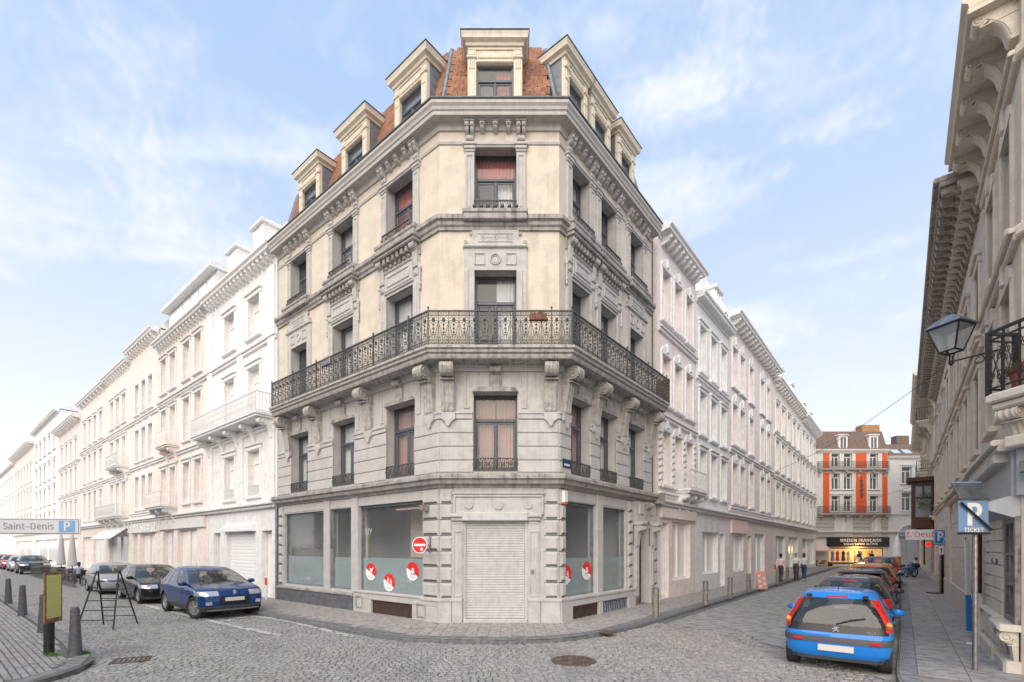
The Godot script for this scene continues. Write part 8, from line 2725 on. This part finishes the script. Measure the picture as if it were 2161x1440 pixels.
# ---------------------------------------------------------------- people: one continuous skin over tapered bones
# bones: [joint a, joint b, radius a, radius b, colour index]
func body_mesh(bones: Array, cols: Array, cell := 0.028, k := 0.035) -> ArrayMesh:
	var lo := Vector3(9, 9, 9)
	var hi := Vector3(-9, -9, -9)
	for b in bones:
		var r: float = maxf(b[2], b[3]) + cell * 2
		for e in [b[0], b[1]]:
			lo = lo.min(e - Vector3.ONE * r)
			hi = hi.max(e + Vector3.ONE * r)
	var n := Vector3i(((hi - lo) / cell).ceil()) + Vector3i.ONE
	var f := PackedFloat32Array()
	f.resize(n.x * n.y * n.z)
	f.fill(1.0)
	var ci := PackedByteArray()
	ci.resize(f.size())
	var best := PackedFloat32Array()
	best.resize(f.size())
	best.fill(1.0)
	for b in bones:
		var A: Vector3 = b[0]
		var B: Vector3 = b[1]
		var ra: float = b[2]
		var rb: float = b[3]
		var rr := maxf(ra, rb) + cell * 2.5
		var l := (A.min(B) - Vector3.ONE * rr - lo) / cell
		var h := (A.max(B) + Vector3.ONE * rr - lo) / cell
		var ab := B - A
		var dd := maxf(ab.length_squared(), 1e-6)
		for z in range(maxi(0, int(l.z)), mini(n.z - 1, int(h.z) + 1)):
			for y in range(maxi(0, int(l.y)), mini(n.y - 1, int(h.y) + 1)):
				for x in range(maxi(0, int(l.x)), mini(n.x - 1, int(h.x) + 1)):
					var p := lo + Vector3(x, y, z) * cell
					var t := clampf((p - A).dot(ab) / dd, 0, 1)
					var d := p.distance_to(A + ab * t) - lerpf(ra, rb, t)
					var i := (z * n.y + y) * n.x + x
					if d < best[i]:
						best[i] = d
						ci[i] = b[4]
					var hh := clampf(0.5 + 0.5 * (f[i] - d) / k, 0, 1)
					f[i] = lerpf(f[i], d, hh) - k * hh * (1.0 - hh)
	# surface nets
	var vid := {}
	var vs := PackedVector3Array()
	var vc := PackedColorArray()
	var st := [0, 1, n.x, n.x + 1, n.x * n.y, n.x * n.y + 1, n.x * n.y + n.x, n.x * n.y + n.x + 1]
	var off := [Vector3(0, 0, 0), Vector3(1, 0, 0), Vector3(0, 1, 0), Vector3(1, 1, 0), Vector3(0, 0, 1), Vector3(1, 0, 1), Vector3(0, 1, 1), Vector3(1, 1, 1)]
	var edges := [[0, 1], [2, 3], [4, 5], [6, 7], [0, 2], [1, 3], [4, 6], [5, 7], [0, 4], [1, 5], [2, 6], [3, 7]]
	for z in n.z - 1:
		for y in n.y - 1:
			for x in n.x - 1:
				var i := (z * n.y + y) * n.x + x
				if f[i] > 0.2:
					continue
				var neg := 0
				for e in 8:
					if f[i + st[e]] < 0:
						neg += 1
				if neg == 0 or neg == 8:
					continue
				var s := Vector3.ZERO
				var c := 0
				for e in edges:
					var a: float = f[i + st[e[0]]]
					var b: float = f[i + st[e[1]]]
					if (a < 0) != (b < 0):
						s += off[e[0]].lerp(off[e[1]], a / (a - b))
						c += 1
				vid[i] = vs.size()
				vs.append(lo + (Vector3(x, y, z) + s / c) * cell)
				vc.append(cols[ci[i]])
	var idx := PackedInt32Array()
	for i in vid:
		for ax in 3:
			var d: int = [1, n.x, n.x * n.y][ax]
			var u: int = [n.x, n.x * n.y, 1][ax]
			var w: int = [n.x * n.y, 1, n.x][ax]
			if (f[i] < 0) == (f[i + d] < 0):
				continue
			if not (vid.has(i - u) and vid.has(i - w) and vid.has(i - u - w)):
				continue
			var q := [vid[i], vid[i - u], vid[i - u - w], vid[i - w]]
			if f[i] < 0:
				idx.append_array(PackedInt32Array([q[0], q[1], q[2], q[0], q[2], q[3]]))
			else:
				idx.append_array(PackedInt32Array([q[0], q[2], q[1], q[0], q[3], q[2]]))
	var tool := SurfaceTool.new()
	tool.begin(Mesh.PRIMITIVE_TRIANGLES)
	tool.set_smooth_group(0)
	for i in vs.size():
		tool.set_color(vc[i])
		tool.add_vertex(vs[i])
	for i in idx:
		tool.add_index(i)
	tool.generate_normals()
	return tool.commit()

# pose: step = stride of the legs, sit = seated
func person(label: String, at: Vector3, turn: float, cl: Dictionary, step := 0.25, sit := false, bag := false) -> Node3D:
	var o := thing("person", label, "person", at, turn)
	var cols := [cl.skin, cl.top, cl.legs, cl.shoe, cl.hair]
	var hip := 0.92 if not sit else 0.5
	var B := []
	var ch := hip + 0.42
	var sh := hip + 0.5
	B.append([Vector3(0, hip, 0), Vector3(0, hip + 0.18, 0.01), 0.13, 0.12, 2 if not cl.has("long") else 1])
	B.append([Vector3(0, hip + 0.16, 0.0), Vector3(0, ch, 0.02), 0.125, 0.145, 1])
	B.append([Vector3(-0.15, sh - 0.03, 0), Vector3(0.15, sh - 0.03, 0), 0.07, 0.07, 1])
	B.append([Vector3(0, sh, 0), Vector3(0, sh + 0.12, 0.02), 0.055, 0.05, 0])
	B.append([Vector3(0, sh + 0.19, 0.03), Vector3(0, sh + 0.27, 0.02), 0.075, 0.085, 0])
	B.append([Vector3(0, sh + 0.20, 0.11), Vector3(0, sh + 0.17, 0.115), 0.014, 0.018, 0])
	B.append([Vector3(0, sh + 0.30, -0.01), Vector3(0, sh + 0.2, -0.045), 0.085, 0.075, 4])
	for s in [-1.0, 1.0]:
		var ph: float = s * step
		var kn: Vector3
		var an: Vector3
		if sit:
			kn = Vector3(s * 0.12, hip - 0.02, 0.42)
			an = Vector3(s * 0.12, 0.09, 0.4)
		else:
			kn = Vector3(s * 0.09, 0.5, ph * 0.62 + 0.06)
			an = Vector3(s * 0.09, 0.09, ph * 1.15 - 0.03)
		B.append([Vector3(s * 0.09, hip - 0.02, 0), kn, 0.095, 0.068, 2])
		B.append([kn, an, 0.066, 0.045, 2])
		B.append([an + Vector3(0, -0.045, -0.02), an + Vector3(0, -0.055, 0.15), 0.042, 0.036, 3])
		var el := Vector3(s * 0.23, sh - 0.32, -ph * 0.35)
		var wr := Vector3(s * 0.24, sh - 0.56, -ph * 0.6 + 0.06)
		if sit:
			el = Vector3(s * 0.24, sh - 0.28, 0.05)
			wr = Vector3(s * 0.14, sh - 0.32, 0.3)
		B.append([Vector3(s * 0.19, sh - 0.05, 0), el, 0.058, 0.046, 1])
		B.append([el, wr, 0.045, 0.034, 1])
		B.append([wr, wr + (wr - el).normalized() * 0.1, 0.036, 0.028, 0])
		B.append([wr + Vector3(-s * 0.02, -0.02, 0.03), wr + Vector3(-s * 0.03, -0.07, 0.06), 0.013, 0.011, 0])
	var m := M("person_skin_cloth", Color(1, 1, 1), 0.85, "", 1, 0, {"tint": true})
	local_part(o, "body", body_mesh(B, cols), m)
	# a tidy cap of hair over the crown
	local_part(o, "hair", MB.new().at(Transform3D(Basis.from_scale(Vector3(0.094, 0.1, 0.105)), Vector3(0, sh + 0.3, -0.005))).lathe([Vector2(0.98, -0.1), Vector2(1, 0.1), Vector2(0.86, 0.5), Vector2(0.5, 0.86), Vector2(0, 1)], 14), M("hair_%s" % str(cl.hair), cl.hair, 0.8))
	if bag:
		local_part(o, "shoulder_bag", MB.new().bb(0.24, 0.36, hip - 0.12, hip + 0.16, -0.14, 0.14, 0.03), M("bag_%s" % str(cl.bag), cl.bag, 0.7))
	return o

func build_people() -> void:
	var sk := Color(0.45, 0.28, 0.2)
	var dk := Color(0.03, 0.025, 0.02)
	var bl := Color(0.02, 0.02, 0.022)
	var away := atan2(UR.x, UR.z)
	person("person in a pale pink top and black trousers walking on the right pavement", ground_at(1648, 1228), away, {"skin": sk, "top": Color(0.72, 0.6, 0.57), "legs": Color(0.06, 0.06, 0.065), "shoe": bl, "hair": dk, "bag": Color(0.5, 0.05, 0.04)}, 0.2, false, true)
	person("person in a pale green top and black trousers walking between two others", ground_at(1680, 1224), away + PI, {"skin": sk, "top": Color(0.68, 0.78, 0.66), "legs": Color(0.06, 0.06, 0.065), "shoe": bl, "hair": dk, "bag": Color(0.6, 0.05, 0.04)}, 0.15, false, true)
	person("person in a pale grey jacket and blue jeans walking near the kerb", ground_at(1697, 1225), away, {"skin": sk, "top": Color(0.62, 0.63, 0.65), "legs": Color(0.03, 0.07, 0.18), "shoe": Color(0.5, 0.5, 0.5), "hair": dk}, 0.25)
	person("person in a navy jacket and white trousers passing the lit shop window", Vector3(40.9, PAVE, -56.6), PI / 2, {"skin": sk, "top": Color(0.03, 0.04, 0.08), "legs": Color(0.7, 0.68, 0.66), "shoe": Color(0.5, 0.2, 0.15), "hair": Color(0.3, 0.28, 0.26)}, 0.3)
	person("person in a black coat standing before the lit shop doorway", Vector3(42.6, PAVE, -56.8), PI, {"skin": sk, "top": bl, "legs": Color(0.1, 0.12, 0.16), "shoe": bl, "hair": dk, "long": true}, 0.05)
	var q := ground_at(1933, 1212)
	person("person in a white shirt sitting on a stool behind the blue bicycles", q, away + 1.2, {"skin": sk, "top": Color(0.75, 0.74, 0.72), "legs": Color(0.08, 0.08, 0.1), "shoe": bl, "hair": dk}, 0.0, true)
	var st := thing("stool", "low grey stool under the person in the white shirt", "stool", q)
	local_part(st, "seat", MB.new().lathe([Vector2(0.0, 0.32), Vector2(0.18, 0.32), Vector2(0.18, 0.37), Vector2(0, 0.37)], 14), mats["zinc"])
	for i in 3:
		var a := TAU * i / 3
		local_part(st, "leg", MB.new().tube([Vector3(cos(a) * 0.14, 0, sin(a) * 0.14), Vector3(cos(a) * 0.1, 0.33, sin(a) * 0.1)], 0.015, 5), mats["steel"])
	var tq := fl(30.6, 3.3, ROAD)
	var sc := atan2(UL.x, UL.z)
	person("person in a blue shirt and dark trousers seated on a terrace chair behind the railing", fl(29.7, 3.35, ROAD), sc, {"skin": sk, "top": Color(0.3, 0.38, 0.5), "legs": bl, "shoe": bl, "hair": dk}, 0.0, true)
